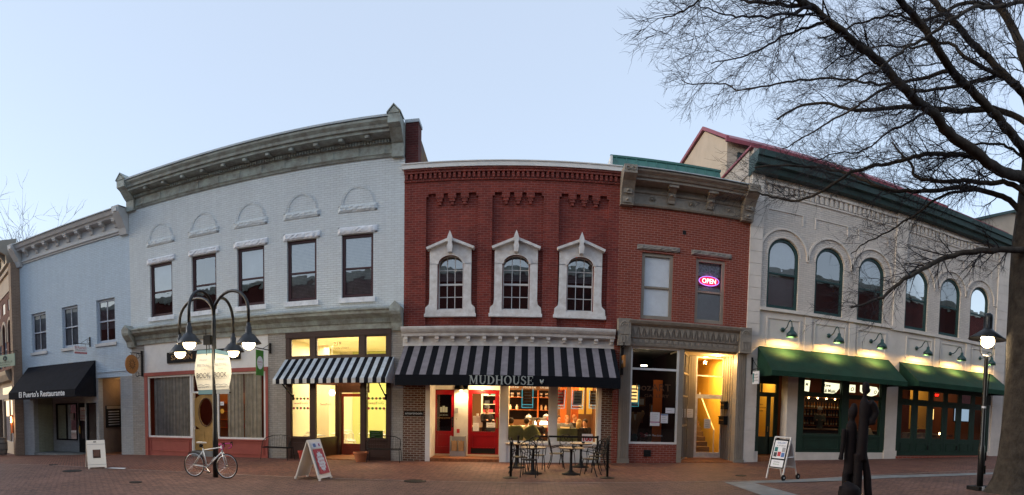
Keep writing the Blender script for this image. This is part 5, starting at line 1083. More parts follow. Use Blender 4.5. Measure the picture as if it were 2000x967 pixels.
t = T('bracket_sign', 'small dark wooden bracket sign beside the striped awning', 'sign', (3.13, 18.35, 3.1)); t.add('board', MB().box(3.10, 3.16, 18.05, 18.6, 3.22, 3.62), M['wood']); t.add('bracket', MB().tube([(3.13,D-.08,3.9),(3.13,18.0,3.9)], .02, 6).torus((3.13,18.3,3.98), .07, .01, 'x', 10, 4).box(3.09, 3.17, 18.55, 18.62, 3.0, 4.05), M['iron']); t.add('lettering', text('CAFE', .14, (3.095, 18.55, 3.36), ux=(0,-1,0), width=.4), M['paper'])
t = T('hanging_sign', 'small white law center sign on black bracket beside the green awning', 'sign', (7.75, 18.0, 2.9)); X = 7.76
t.add('board', MB().box(X-.015, X+.015, 17.95, 18.5, 2.90, 3.34), M['paper']); t.add('bracket', MB().tube([(X,17.9,3.42),(X,D-.08,3.42)], .016, 6).box(X-.03, X+.03, D-.1, D-.07, 3.25, 3.85).tube([(X,D-.1,3.8),(X,18.1,3.45)], .012, 5), M['iron'])
t.add('logo', MB().box(X-.02, X-.016, 18.36, 18.47, 2.96, 3.28), M['teal'])
for i_, s_ in enumerate(('Southern', 'Environmental', 'Law Center')): t.add('lettering', text(s_, .09, (X-.018, 18.33, 3.20-.1*i_), ux=(0,-1,0), width=.33), M['inkb'])
t = T('hanging_sign', 'pale green restaurant hanging sign cut by the left picture edge', 'sign', (-23.3, 18.2, 4.1))
c0, c1 = Vector((-24.25, 18.1, 0)), Vector((-22.62, 18.1, 0))
t.add('board', MB().box(c0.x, c1.x, 18.08, 18.12, 4.12, 4.74), M['sage2']); t.add('bracket', MB().tube([(-24.6,18.1,4.86),(-22.5,18.1,4.86)], .018, 6).tube([(-23.9,18.1,4.86),(-23.9,18.1,4.74)], .008, 4).tube([(-22.9,18.1,4.86),(-22.9,18.1,4.74)], .008, 4).tube([(-22.5,18.1,4.86),(-23.0,18.62,4.9)], .018, 6), M['iron'])
t.add('emblem', MB().torus((-23.42,18.07,4.55), .11, .03, 'y', 20, 6), M['inkb']); t.add('lettering', text('BROOKVILLE', .13, (-24.0,18.07,4.30), width=1.2), M['inkb']); t.add('lettering', text('RESTAURANT', .08, (-23.85,18.07,4.19), width=.9), M['inkb'])
t = T('directory_board', 'dark directory board on the passage wall of the blue-grey building', 'sign', (-17.46, 19.5, .9))
t.add('board', MB().box(-17.47, -17.43, 19.15, 20.2, .95, 1.95), M['blackp']); t.add('header', MB().box(-17.43, -17.425, 19.2, 20.15, 1.80, 1.93), M['tanfr'])
for k in range(6): t.add('name_strip', MB().box(-17.43, -17.424, 19.3, 20.05, 1.05+k*.12, 1.10+k*.12), M['inkg'])
# neon OPEN sign
t = T('neon_open_sign', 'lit oval pink neon OPEN sign in the right taupe window', 'sign', (6.1, D, 6.3))
yn = D+.12; t.add('backing', MB().box(5.72, 6.52, D+.15, D+.16, 6.20, 6.52), M['pinkp'])
t.add('oval_tube', MB().tube([(6.12+.36*math.cos(2*PI*k/30), yn, 6.37+.16*math.sin(2*PI*k/30)) for k in range(31)], .013, 6, False), M['e_openb'])
t.add('lettering', text('OPEN', .23, (5.87, yn-.01, 6.29), bold=.004, width=.50), M['e_openw']); t.add('backing_glow', MB().quad(*[(6.12+.33*math.cos(2*PI*k/30), yn+.025, 6.37+.14*math.sin(2*PI*k/30)) for k in range(30)]), mat('neon_red_backing', (.5,.01,.05), .5, emit=((1,.01,.06), .35)))
t.light('POINT', (6.12, D+.0, 6.37), 3, (1, .05, .2), .15)
# cyan framed window signs
def cyan(label, x, y, z, w, h, sk=0.0, face='paper', nm='neon_framed_sign', rows=True):
    t = T(nm, label, 'sign', (x+w/2, y, z), group='cyan neon framed signs')
    P = lambda u, v: (x+w*u+sk*v*h, y, z+h*v)
    t.add('tube', MB().tube([P(0,0),P(1,0),P(1,1)], .011, 6).tube([P(0,0),P(0,1)], .011, 6).tube([P(.02,.16),P(.98,.16)], .009, 6), M['e_cyan'])
    pa = MB().quad(*[(p[0], y+.03, p[2]) for p in (P(.1,.2),P(.9,.2),P(.9,.98),P(.1,.98))]); t.add('poster', pa, M[face])
    q = MB()
    for k in range(4): q.box(x+w*.2+sk*h*.5, x+w*.8+sk*h*.5, y+.02, y+.026, z+h*(.3+.16*k), z+h*(.37+.16*k))
    t.add('print', q, M['inkg']); t.add('strip', MB().box(x+w*.1, x+w*.9, y+.01, y+.02, z+h*.05, z+h*.10), M['paper']); return t
cyan('cyan neon framed sign hanging left of centre in the left coffee house window', -.13, D+.25, 1.85, .36, .62, face='woodd')
cyan('cyan neon framed sign with red poster at left edge of the right coffee house window', .98, D+.25, 1.85, .30, .62, .05, 'inkr')
cyan('cyan neon framed sign with white poster in the middle of the right coffee house window', 1.52, D+.25, 1.85, .38, .62, .05)
cyan('cyan neon framed sign at right edge of the right coffee house window', 2.12, D+.25, 1.88, .28, .60, -.0, 'woodd')
cyan('cyan neon framed yellow sign in the dark gallery window', 3.50, D+.25, 1.98, .30, .72, 0, 'e_shade')
# shop window lettering
def wl_(label, parts, loc):
    t = T('window_lettering', label, 'lettering', loc)
    for (s_, sz, o, w_, m_) in parts: t.add('lettering', text(s_, sz, o, width=w_), M[m_])
    return t
wl_('faded gallery lettering across the dark window', [('bozART', .34, (3.66, D+.02, 2.52), 1.2, 'woodd'), ('GALLERY', .15, (3.95, D+.02, 2.30), .85, 'woodd')], (4.2, D, 2.3))
wl_('small white street address lettering low on the dark gallery window', [('211 W. Main Street', .1, (4.0, D+.02, .98), .62, 'inkg')], (4.3, D, 1))
wl_('small address lettering on the yellow-lit transom', [('219', .17, (-6.57, D+.01, 3.93), .26, 'gold'), ('WEST MAIN STREET', .1, (-6.85, D+.01, 3.80), .84, 'gold')], (-6.4, D, 3.8))
wl_('dark law center lettering on the yellow-lit door pane', [('Southern', .09, (8.32, D+.77, 2.2), .3, 'inkb'), ('Environmental', .09, (8.32, D+.77, 2.08), .42, 'inkb'), ('Law Center', .09, (8.32, D+.77, 1.96), .32, 'inkb')], (8.5, D+.7, 2))
wl_('pale books logo and lettering on the dark red door', [('OLD BOOKS', .06, (-3.02, D+1.05, 1.52), .3, 'mudl'), ('COFFEE & MORE', .05, (-3.1, D+1.05, 1.42), .46, 'gold')], (-2.9, D+1, 1.4)).add('logo', MB().box(-3.0, -2.92, D+1.05, D+1.056, 1.64, 1.82).box(-2.91, -2.83, D+1.05, D+1.056, 1.64, 1.86).box(-2.82, -2.74, D+1.05, D+1.056, 1.64, 1.82), M['mudl'])
for lb, cx, zc, y in (('dotted pink and green logo on the left yellow-lit window', -7.82, 1.93, D+.02), ('dotted pink and green logo on the right yellow-lit window', -5.04, 1.93, D+.02)):
    t = T('window_decal', lb, 'decal', (cx, y, zc), group='dotted logo decals on the frozen yogurt shop windows'); dp = MB(); dg = MB()
    for k in range(5):
        for zz in (zc+.17, zc-.17):
            m = MB().lathe(0, 0, [(.001,0),(.045,0),(.045,.004),(.001,.004)], 12); m.v = [(cx-.27+k*.135+a, y-c_2, zz+b) for a, b, c_2 in m.v]; (dg if k % 2 else dp).add(m.v, m.f)
    t.add('pink_dots', dp, M['pinkp']); t.add('green_dots', dg, M['inkgn']); t.add('lettering', text('Sweet', .13, (cx-.29, y-.004, zc-.03), width=.29), M['pinkp']); t.add('lettering', text('FroG', .13, (cx+.0, y-.004, zc-.03), width=.26), M['inkgn'])
t = T('window_decal', 'small pink logo on the angled yellow-lit window', 'decal', (-7.1, D+.8, 1.9)); t.add('lettering', text('SweetFroG', .12, (-7.20, D+.35, 1.86), ux=(.20,.98,0), width=.75), M['pinkp'])
def notice(label, x0, x1, z0, z1, y, m='paper', bands=()):
    t = T('notice', label, 'notice', ((x0+x1)/2, y, z0)); t.add('sheet', MB().box(x0, x1, y-.004, y, z0, z1), M[m])
    q = MB(); n = max(2, int((z1-z0)/.06))
    for k in range(1, n): q.box(x0+(x1-x0)*.15, x1-(x1-x0)*.2*(1+(k % 2)*.6), y-.006, y-.0045, z0+(z1-z0)*k/n-.006, z0+(z1-z0)*k/n+.006)
    t.add('print', q, M['inkg'])
    for (f0, f1, mm) in bands: t.add('printed_band', MB().box(x0, x1, y-.008, y-.0065, z0+(z1-z0)*f0, z0+(z1-z0)*f1), M[mm])
    return t
notice('tall white poster with purple band in the gallery window', 4.17, 4.50, 1.34, 1.80, D+.02, bands=((.24,.31,'purple'),))
notice('smaller white poster with blue band in the gallery window', 4.54, 4.79, 1.44, 1.75, D+.02, bands=((.86,.96,'bluep'),))
notice('small oval white plaque hanging in the gallery window', 4.70, 5.02, 1.78, 1.96, D+.03)
notice('white notice on the taupe recess wall', 5.86, 6.10, 1.63, 1.95, D+1.43)
notice('white notice taped to the stairway door', 6.55, 6.80, 1.25, 1.60, D+1.43)
notice('small white flyer low on the clear red door', -1.83, -1.62, 1.0, 1.28, D+1.04)
notice('dark-banded flyer low on the clear red door', -1.36, -1.05, 1.02, 1.3, D+1.04, bands=((0,.4,'inkb'),))
notice('white sheet taped inside the papered restaurant window', -20.6, -20.38, 1.28, 1.62, D+1.25)
t = notice('white sheet with red words on the dark restaurant door', -19.9, -19.45, 1.25, 1.9, D+1.25); t.add('lettering', text('Celebrate', .1, (-19.86, D+1.24, 1.72), width=.34), M['inkr']); t.add('lettering', text('El Puerto', .1, (-19.86, D+1.24, 1.45), width=.34), M['inkr']); t.add('lettering', text('Restaurante', .1, (-19.86, D+1.24, 1.32), width=.36), M['inkr'])
notice('small white card beside the salon door', -11.16, -11.0, 1.88, 2.02, D+.03)
t = T('round_sticker', 'yellow sun sticker beside the salon door', 'sticker', (-11.08, D, 1.6)); e_ = MB().lathe(0, 0, [(.001,0),(.09,0),(.09,.005),(.001,.005)], 16); e_.v = [(-11.08+a, D+.03-c_2, 1.66+b) for a, b, c_2 in e_.v]; t.add('disc', e_, mat('sun_yellow', (.7,.35,.03), .5))
notice('lime card with white print low in the right yellow-lit window', -5.30, -4.82, .74, 1.0, D+.1, m='signgreen')
t = T('window_card', 'white card with dark red letters in the coffee house window corner', 'sign', (2.1, D, .7)); t.add('card', MB().box(1.88, 2.24, D+.02, D+.03, .74, 1.02), M['paper']); t.add('lettering', text('100', .22, (1.91, D+.012, .79), width=.3, bold=.01), M['inkr'])
# mailboxes, doorbells
for lb, zz, w_ in (('upper small black letter box in the lit stairway recess', 1.98, .26), ('lower black letter box with brass slot in the lit stairway recess', 1.42, .36)):
    t = T('letter_box', lb, 'letter box', (7.12, D+.8, zz)); t.add('box', MB().box(7.06, 7.2, D+.7, D+.7+w_*1.6, zz, zz+.22+w_*.2).box(7.04, 7.2, D+.68, D+.72+w_*1.6, zz+.2+w_*.2, zz+.24+w_*.2), M['blackp']); t.add('slot', MB().box(7.05, 7.06, D+.75, D+.7+w_*1.4, zz+.15, zz+.17), M['brass'])
t = T('wall_lamp', 'small round wall lamp glowing between the two red doors', 'wall lamp', (-2.25, D+1.0, 2.5)); t.add('housing', MB().lathe(-2.25, D+.95, [(.001,.16),(.07,.14),(.09,.05),(.09,0)], 14, 2.42).tube([(-2.25,D+.95,2.5),(-2.25,D+1.05,2.5)], .03, 8), M['blackp'], smooth=True); t.add('light_bulb', MB().ball((-2.25,D+.95,2.42), .05, 10, 8), M['e_warm']); t.light('SPOT', (-2.25, D+.93, 2.38), 60, (1,.72,.36), .04, rot=(.12,0,0), spot=2.6, blend=.8)
b3.light('POINT', (-1.6, D+.5, 2.55), 30, (1,.66,.32), .1)
t = T('wall_sconce', 'copper cylinder wall sconce glowing behind the barrels', 'wall lamp', (-23.3, 18.4, .9)); t.add('housing', MB().box(-23.55, -23.40, 18.42, 18.55, .65, 1.6), mat('copper', (.35,.09,.03), .4, metal=.6)); t.add('light_bulb', MB().box(-23.53, -23.45, 18.405, 18.42, 1.2, 1.5), M['e_warm']); t.light('POINT', (-23.5, 18.25, 1.3), 9, (1,.55,.2), .05)
t = T('intercom', 'grey intercom plate between the red doors', 'intercom', (-2.4, D+1.04, 1.6)); t.add('plate', MB().box(-2.46, -2.36, D+1.02, D+1.049, 1.62, 1.80), M['inkg']); t.add('button', MB().lathe(-2.41, D+1.0, [(.015,0),(.015,.02)], 8, 1.4), M['blackp'])
t = T('wall_notice', 'small red notice plate low between the red doors', 'notice', (-2.35, D+1.04, .9)); t.add('plate', MB().box(-2.40, -2.30, D+1.035, D+1.049, .92, 1.06), M['inkr'])

# ------------------------------------------------------------------ coffee house interior
def shelf_unit(name, label, x0, x1, y, z0, zs, m, extra=()):
    t = T(name, label, 'shelf', ((x0+x1)/2, y, z0)); b = MB()
    for z_ in zs: b.box(x0, x1, y-.3, y, z_-.02, z_)
    t.add('shelf_board', b, m); b = MB()
    for x in (x0, *extra, x1): b.box(x-.03, x+.03, y-.31, y+.0, z0, zs[-1])
    t.add('upright', b, m); t.add('back_panel', MB().box(x0, x1, y, y+.02, z0, zs[-1]), M['dark']); return t
YS = D+4.2
shelf_unit('wall_shelf', 'orange-brown wall shelves of cups behind the coffee counter', -.85, 1.15, YS, 1.35, (1.75, 2.25, 2.95), M['orange'], (.48,))
cup = T('paper_cup', 'stacked white cup on the coffee house shelf', 'cup', (0,0,0), group='cups on the coffee house shelves'); cup.add('cup_body', MB().lathe(0,0,[(.05,0),(.065,.17),(.06,.17)],10), M['whitep']); cup.add('cup_band', MB().lathe(0,0,[(.055,.05),(.062,.1)],10), M['inkb'])
jar = T('glass_jar', 'small pale jar on the lower coffee house shelf', 'jar', (0,0,0), group='jars on the lower coffee house shelf'); jar.add('jar_body', MB().lathe(0,0,[(.05,0),(.055,.12),(.03,.16),(.03,.2)],10), M['creamw'])
n_ = 0
for x in (-.55,-.30,.05,.60,.82,1.02,-.72): place(cup.o, (x, YS-.15, 2.25), 0, first=(n_ == 0)); n_ += 1
n_ = 0
for x in (-.62,-.35,.62,.80,1.0): place(jar.o, (x, YS-.15, 1.75), 0, first=(n_ == 0)); n_ += 1
t = T('menu_board', 'dark menu board with warm lit lettering above the shelves', 'menu board', (.2, YS-.4, 2.9)); t.add('board', MB().box(-.9, 1.2, YS-.45, YS-.42, 2.52, 2.95), M['woodd'])
for k, s_ in enumerate(('COFFEE  TEA', 'ESPRESSO  LATTE', 'BAKERY  SOUP')): t.add('lettering', text(s_, .12, (-.8+k*.68, YS-.455, 2.75), width=.55), M['e_chalk']); t.add('lettering', text('1.75 2.25 3.50', .09, (-.8+k*.68, YS-.455, 2.6), width=.5), M['e_chalk'])
t = T('service_counter', 'coffee counter with lit pastry case behind the left window', 'counter', (.5, D+2.7, .1)); t.add('base', MB().box(-.9, 1.6, D+2.5, D+3.1, .1, 1.1), M['woodd']); t.add('top', MB().box(-.95, 1.65, D+2.45, D+3.15, 1.1, 1.15), M['cream'])
t.add('pastry_case', MB().box(.25, 1.05, D+2.6, D+3.0, 1.15, 1.42).box(.2, 1.1, D+2.55, D+3.05, 1.42, 1.46), M['steel']); t.add('case_light', MB().box(.35, .95, D+2.58, D+2.6, 1.22, 1.34), M['e_ceil'])
t = T('espresso_machine', 'steel espresso machine seen through the clear red door', 'machine', (-1.6, D+3, 1.1)); t.add('body', MB().box(-2.0, -1.3, D+2.9, D+3.3, 1.12, 1.4).box(-2.0, -1.3, D+2.8, D+3.3, 1.4, 1.48), M['steel']); t.add('cups_on_top', MB().lathe(-1.85, D+3, [(.04,0),(.05,.1)], 8, 1.48).lathe(-1.7, D+3, [(.04,0),(.05,.1)], 8, 1.48).lathe(-1.55, D+3, [(.04,0),(.05,.1)], 8, 1.48), M['whitep'])
t = T('service_counter', 'dark back counter behind the clear red door', 'counter', (-1.6, D+3, .1)); t.add('base', MB().box(-2.2, -1.15, D+2.8, D+3.3, .1, 1.05), M['woodd']); t.add('top', MB().box(-2.25, -1.1, D+2.75, D+3.35, 1.06, 1.12), M['cream'])
shelf_unit('wall_shelf', 'bright shelves of boxes and jars behind the clear red door', -1.75, -.95, YS, 1.3, (1.6, 1.95, 2.3, 2.6), M['creamw'])
for k, (x, zz, mm) in enumerate(((-1.6,1.6,'inkr'),(-1.4,1.6,'pinkp'),(-1.2,1.95,'inkr'),(-1.55,1.95,'inkb'),(-1.3,2.3,'teal'),(-1.6,2.3,'whitep'))):
    q = single('packet', MB().box(x-.09, x+.09, YS-.28, YS-.1, zz, zz+.14), M[mm], ('dark red', 'pink', 'bright red', 'black', 'teal', 'white')[k]+' packet on the bright shelves behind the clear red door', 'packet', group='packets on the bright shelves')
t = T('cake_stand', 'tall glass domed cake stand on the coffee counter', 'cake stand', (.22, D+2.8, 1.15)); t.add('plate', MB().lathe(.12, D+2.8, [(.06,0),(.02,.03),(.02,.2),(.14,.22),(.14,.24)], 14, 1.15), M['whitep']); t.add('dome', MB().lathe(.12, D+2.8, [(.13,0),(.13,.08),(.09,.15),(.02,.18),(.015,.21)], 14, 1.40), M['steel'])
t = T('cake_stand', 'low domed cake stand at right end of the coffee counter', 'cake stand', (.8, D+2.8, 1.46)); t.add('dome', MB().lathe(.78, D+2.8, [(.14,0),(.13,.08),(.08,.13),(.02,.15),(.015,.18)], 14, 1.46), M['steel'])
for i_, (x, w_) in enumerate(((1.35,.24),(1.85,.3))): single('column', MB().box(x, x+w_, D+3.4+i_, D+3.6+i_, .1, 3.7), M['orange'], ('narrow orange painted column left', 'broad orange painted column right')[i_]+' of the coffee house room', 'column')
t = T('window_blind', 'tall amber vertical panels at the back of the coffee house', 'panels', (2.5, D+5.5, .5))
for k in range(4): t.add('panel', MB().box(2.25+k*.35, 2.5+k*.35, D+5.6, D+5.63, 1.6, 3.6), M['amber'])
t = T('bench_seat', 'sage green window bench with high cushions in the right coffee house window', 'bench', (1.7, D+.6, .1)); t.add('base', MB().box(-.5, 2.8, D+.35, D+.8, .1, .5), M['woodd']); t.add('backrest', MB().box(.95, 1.75, D+.3, D+.42, .5, 1.18), M['sage'])
def cushion(label, cx, cz, a, s=.27):
    m = MB(); m.ball((0,0,0), 1, 14, 10); V = []
    for (x, y, z_) in m.v:
        f = lambda v: math.copysign(abs(v)**.45, v); u, w = f(x)*s, f(z_)*s; V.append((cx+u*math.cos(a)-w*math.sin(a), D+.36+y*.09, cz+u*math.sin(a)+w*math.cos(a)))
    m.v = V; return single('cushion', m, M['sage'], label, 'cushion', group='cushions in the coffee house window', smooth=True)
cushion('upright sage green cushion at left end of the left coffee house window', -.33, .98, .02); cushion('tilted sage green cushion in the middle of the left coffee house window', .20, .97, .6)
t = T('round_table', 'bright round table behind the cushions in the coffee house', 'table', (1.6, D+1.7, .1)); t.add('tabletop', MB().lathe(1.5, D+1.8, [(.001,0),(.55,0),(.55,.03),(.001,.03)], 24, 1.0), M['creamw']); t.add('leg', MB().lathe(1.5, D+1.8, [(.25,0),(.04,.04),(.04,.9)], 12, .1), M['iron'])
# people
def remesh(mb, vox, smooth=True):
    me = mb.mesh('tmp'); o = bpy.data.objects.new('tmp', me); col.objects.link(o)
    r = o.modifiers.new('r', 'REMESH'); r.mode = 'VOXEL'; r.voxel_size = vox
    s = o.modifiers.new('s', 'SMOOTH'); s.iterations = 3; s.factor = .5
    bpy.context.view_layer.update()
    out = bpy.data.meshes.new_from_object(o.evaluated_get(bpy.context.evaluated_depsgraph_get()))
    bpy.data.objects.remove(o); bpy.data.meshes.remove(me); out.name = 'body'; return out
def person(label, x, y, z0, rz, top, hair, seated=True, arms='table', legs='blk', hairlen=.0, lean=0.0, head=0.0, hat=None, scale=1.0):
    t = T('person', label, 'person', (x, y, z0), rz=rz); t.o.scale = (scale,)*3
    hz = .47 if seated else .95; sh_ = hz+.50; ly = -lean
    sp = lambda f: (0, ly*f, hz+(.50)*f)
    def limbs(e, body):
        m = MB()
        if body or e:
            m.tube([(0,0,hz-.06),sp(.3),sp(.7),sp(1.0),sp(1.06)], [.15+e,.135+e,.165+e,.14+e,.07+e], 12)
            m.ball((-.16, ly, sh_-.03), .065+e, 8, 6); m.ball((.16, ly, sh_-.03), .065+e, 8, 6)
            for s in (-1, 1):
                if arms == 'table': P = [(s*.18,ly,sh_-.03),(s*.23,ly-.10,sh_-.26),(s*.13,ly-.34,sh_-.28)]
                elif arms == 'work': P = [(s*.18,ly,sh_-.03),(s*.22,ly-.12,sh_-.24),(s*.10,ly-.36,sh_-.20)]
                else: P = [(s*.18,ly,sh_-.03),(s*.23,ly+.0,sh_-.28),(s*.21,ly-.06,sh_-.52)]
                m.tube(P, [.055+e,.045+e,.032+e], 8)
        return m
    b = limbs(0, True); hd = sp(1.0); hc = (hd[0], hd[1]-.02-head*.05, sh_+.20)
    b.tube([sp(1.0), (hd[0], hd[1]-.01, sh_+.12)], [.06,.05], 10); b.ball(hc, .095, 14, 10, sx=.86, sy=1.0, sz=1.25)
    b.ball((hc[0], hc[1]-.10, hc[2]-.01), .018, 6, 5, sz=1.3); b.ball((hc[0], hc[1]-.08, hc[2]-.09), .03, 8, 5)
    for s in (-1, 1): b.ball((hc[0]+s*.085, hc[1]+.01, hc[2]), .022, 6, 5)
    for s in (-1, 1):
        if arms == 'table' or arms == 'work':
            w = (s*.12, ly-.40, sh_-.28 if arms == 'table' else sh_-.19); b.ball(w, .036, 8, 6, sy=1.4)
            for f in range(4): b.tube([(w[0]-.024+f*.016, w[1]-.03, w[2]), (w[0]-.026+f*.017, w[1]-.09, w[2]-.01-.008*(f % 2)), (w[0]-.026+f*.017, w[1]-.11, w[2]-.03)], [.010,.009,.007], 5)
            b.tube([(w[0]-s*.03, w[1], w[2]), (w[0]-s*.055, w[1]-.05, w[2])], [.012,.009], 5)
        if seated: b.tube([(s*.09,0,hz),(s*.10,-.42,hz+.02),(s*.10,-.44,.08),(s*.10,-.56,.04)], [.085,.065,.045,.035], 8)
        else: b.tube([(s*.09,0,hz),(s*.10,0,.5),(s*.10,.02,.08),(s*.10,-.14,.04)], [.09,.065,.045,.035], 8)
    t.add('body', remesh(b, .018), M['skin'], smooth=True)
    t.add('top', remesh(limbs(.014, True), .022), M[top], smooth=True)
    lg = MB()
    for s in (-1, 1):
        if seated: lg.tube([(s*.07,.02,hz),(s*.10,-.42,hz+.02),(s*.10,-.44,.10)], [.115,.08,.06], 8)
        else: lg.tube([(s*.07,.0,hz+.04),(s*.10,0,.5),(s*.10,.02,.10)], [.115,.08,.06], 8)
    t.add('trousers', remesh(lg, .025), M[legs], smooth=True)
    h = MB(); h.ball((hc[0], hc[1]+.018, hc[2]+.028), .103, 14, 10, sx=.92, sy=.98, sz=1.12)
    if hairlen: h.tube([(hc[0], hc[1]+.05, hc[2]+.02), (hc[0], hc[1]+.09, hc[2]-.12), (hc[0], hc[1]+.10, hc[2]-.12-hairlen)], [.09,.085,.05], 10)
    t.add('hair', h, M[hair], smooth=True)
    for s in (-1, 1): t.add('eye', MB().ball((hc[0]+s*.032, hc[1]-.088, hc[2]+.02), .009, 6, 4), M['hairb'])
    t.add('mouth', MB().box(hc[0]-.022, hc[0]+.022, hc[1]-.094, hc[1]-.086, hc[2]-.055, hc[2]-.048), M['inkr'])
    if hat: t.add('hat', MB().lathe(hc[0], hc[1], [(.13,.04),(.10,.05),(.10,.14),(.06,.17),(.001,.175)], 14, hc[2]), M[hat], smooth=True)
    return t
fz_ = .18
person('person in a yellow jacket with dark hair at left edge of the coffee house window', -.50, D+1.0, fz_, 2.9, 'yel', 'hairb')
person('person in a cream sweater bent forward, back to the left coffee house window', .0, D+.85, fz_, 3.0, 'whs', 'hairb', lean=.22)
person('dark-haired person behind the cream sweater in the left window', .42, D+2.0, fz_, .3, 'blk', 'hairb', lean=.1)
person('red-haired person standing at the coffee counter in the left window', .95, D+1.8, .1, 1.8, 'redc', 'hairr', seated=False, arms='down')
person('person with dark bun in dark clothes at left of the right window', 1.22, D+2.6, fz_+.1, .6, 'gry', 'hairb')
person('person in grey-blue shirt leaning over the bright table', 1.52, D+2.75, fz_+.1, .2, 'gry', 'hairr', lean=.15)
person('auburn-haired person facing left across the bright table', 1.85, D+2.9, fz_+.12, .9, 'blk', 'hairr')
person('blond long-haired person in black, back to the right window', 1.86, D+.95, fz_-.0, 2.7, 'blk', 'hairbl', hairlen=.16)
person('dark-haired man in black leaning right in the right window', 2.12, D+1.35, fz_, -.6, 'blk', 'hairb')
person('barista in black cap behind the counter seen through the clear red door', -1.45, D+2.4, .1, .4, 'blk', 'hairb', seated=False, arms='work', hat='inkb')
person('white-capped bartender in grey-green shirt behind the bar', 11.95, D+2.3, .45, -.5, 'sagec', 'hairb', seated=False, arms='work', hat='whitep')
person('faint seated diner behind the right green window', 13.6, D+1.1, .45, .3, 'whs', 'hairr')

# ------------------------------------------------------------------ frozen yogurt shop, salon, bar and restaurant interiors
t0 = T('cafe_table', 'white café table inside the yellow-lit shop', 'table', (0,0,0), group='white tables in the frozen yogurt shop'); t0.add('tabletop', MB().box(-.32,.32,-.32,.32,.72,.75), M['whitep']); t0.add('leg', MB().lathe(0,0,[(.22,0),(.03,.03),(.03,.72)],12), M['whitep'])
c0_ = T('cafe_chair', 'white café chair inside the yellow-lit shop', 'chair', (0,0,0), group='white chairs in the frozen yogurt shop')
c0_.add('seat', MB().lathe(0,0,[(.001,.45),(.21,.45),(.21,.48),(.001,.48)],14), M['whitep'])
for sx_ in (-1,1):
    for sy_ in (-1,1): c0_.add('leg', MB().tube([(sx_*.15,sy_*.15,.45),(sx_*.2,sy_*.2,0)], .018, 6), M['whitep'])
c0_.add('backrest', MB().tube([(-.2,.12,.46),(-.22,.2,.7),(-.15,.24,.85),(.15,.24,.85),(.22,.2,.7),(.2,.12,.46)], .02, 6).tube([(-.07,.2,.47),(-.07,.24,.85)], .012, 5).tube([(.07,.2,.47),(.07,.24,.85)], .012, 5), M['whitep'])
for i, (x, y) in enumerate(((-7.2,D+2.6),(-6.2,D+3.0),(-5.2,D+2.3),(-5.4,D+4.6),(-7.7,D+1.0))): place(t0.o, (x, y, 0), .2*i, first=(i == 0))
for i, (x, y, r) in enumerate(((-7.85,D+.9-.1,0),(-7.0,D+3.2,3.1),(-6.75,D+2.5,1.5),(-5.8,D+3.1,-1.5),(-5.0,D+2.9,0),(-4.85,D+1.6,3.0),(-5.45,D+1.8,2.4),(-5.2,D+5.2,0))): place(c0_.o, (x, y, 0), r, first=(i == 0))
t = T('pendant_lamp', 'bright crystal pendant lamp in the right yellow-lit window', 'lamp', (-4.95, D+2.2, 2.3)); q = MB()
for k in range(24): w = k*2.4; q.ball((-4.95+.28*math.cos(w)*(k/24)**.5, D+2.2+.28*math.sin(w)*(k/24)**.5, 2.35+.22*(k % 4)/3), .035, 6, 5)
t.add('crystals', q, M['e_ceil']); t.add('cord', MB().tube([(-4.95,D+2.2,2.6),(-4.95,D+2.2,4.2)], .01, 4), M['steel'])
t = T('pendant_lamp', 'small round pendant lamp in the left yellow-lit window', 'lamp', (-7.7, D+2.4, 2.3)); t.add('globe', MB().ball((-7.55,D+2.6,2.35), .12, 12, 8), M['e_ceil']); t.add('cord', MB().tube([(-7.55,D+2.6,2.45),(-7.55,D+2.6,4.2)], .01, 4), M['steel'])
# curtains of the salon
def curtain(label, x0, x1, y=D+.15):
    m = MB(); n = int((x1-x0)/.035); P = [(x0+(x1-x0)*i/n, y+.035*math.sin(i*1.15)+.02*math.sin(i*.37)) for i in range(n+1)]
    for (a, b), (c, e) in zip(P, P[1:]): m.quad((a,b,.55),(c,e,.55),(c,e,3.12),(a,b,3.12))
    return single('curtain', m, M['curt'], label, 'curtain', group='grey curtains in the salon windows')
M['curt'].name = 'weathered_grey_curtain'
curtain('wide grey curtain drawn across the left salon window', -14.42, -12.5); curtain('left grey curtain of the right salon window', -10.9, -10.22); curtain('right grey curtain of the right salon window', -10.16, -9.46)
t = T('display_cabinet', 'lit wooden cabinet of bottles seen through the oval door glass', 'cabinet', (-11.9, D+2.6, .1)); t.add('case', MB().box(-12.7, -11.2, D+2.6, D+2.9, .1, 2.4), M['shelfw'])
for k in range(4): t.add('shelf', MB().box(-12.65, -11.25, D+2.4, D+2.6, .9+k*.35, .93+k*.35), M['orange'])
for k in range(7): single('bottle', MB().lathe(-12.3+k*.14, D+2.48, [(.03,0),(.03,.12),(.012,.16),(.012,.2)], 8, .93+.35*(k % 3)), M['e_shade' if k % 3 == 1 else 'inkr'], ('amber glowing' if k % 3 == 1 else 'dark red')+' bottle on the salon cabinet shelves', 'bottle', group='bottles in the salon cabinet'+(' glowing' if k % 3 == 1 else ' dark red'))
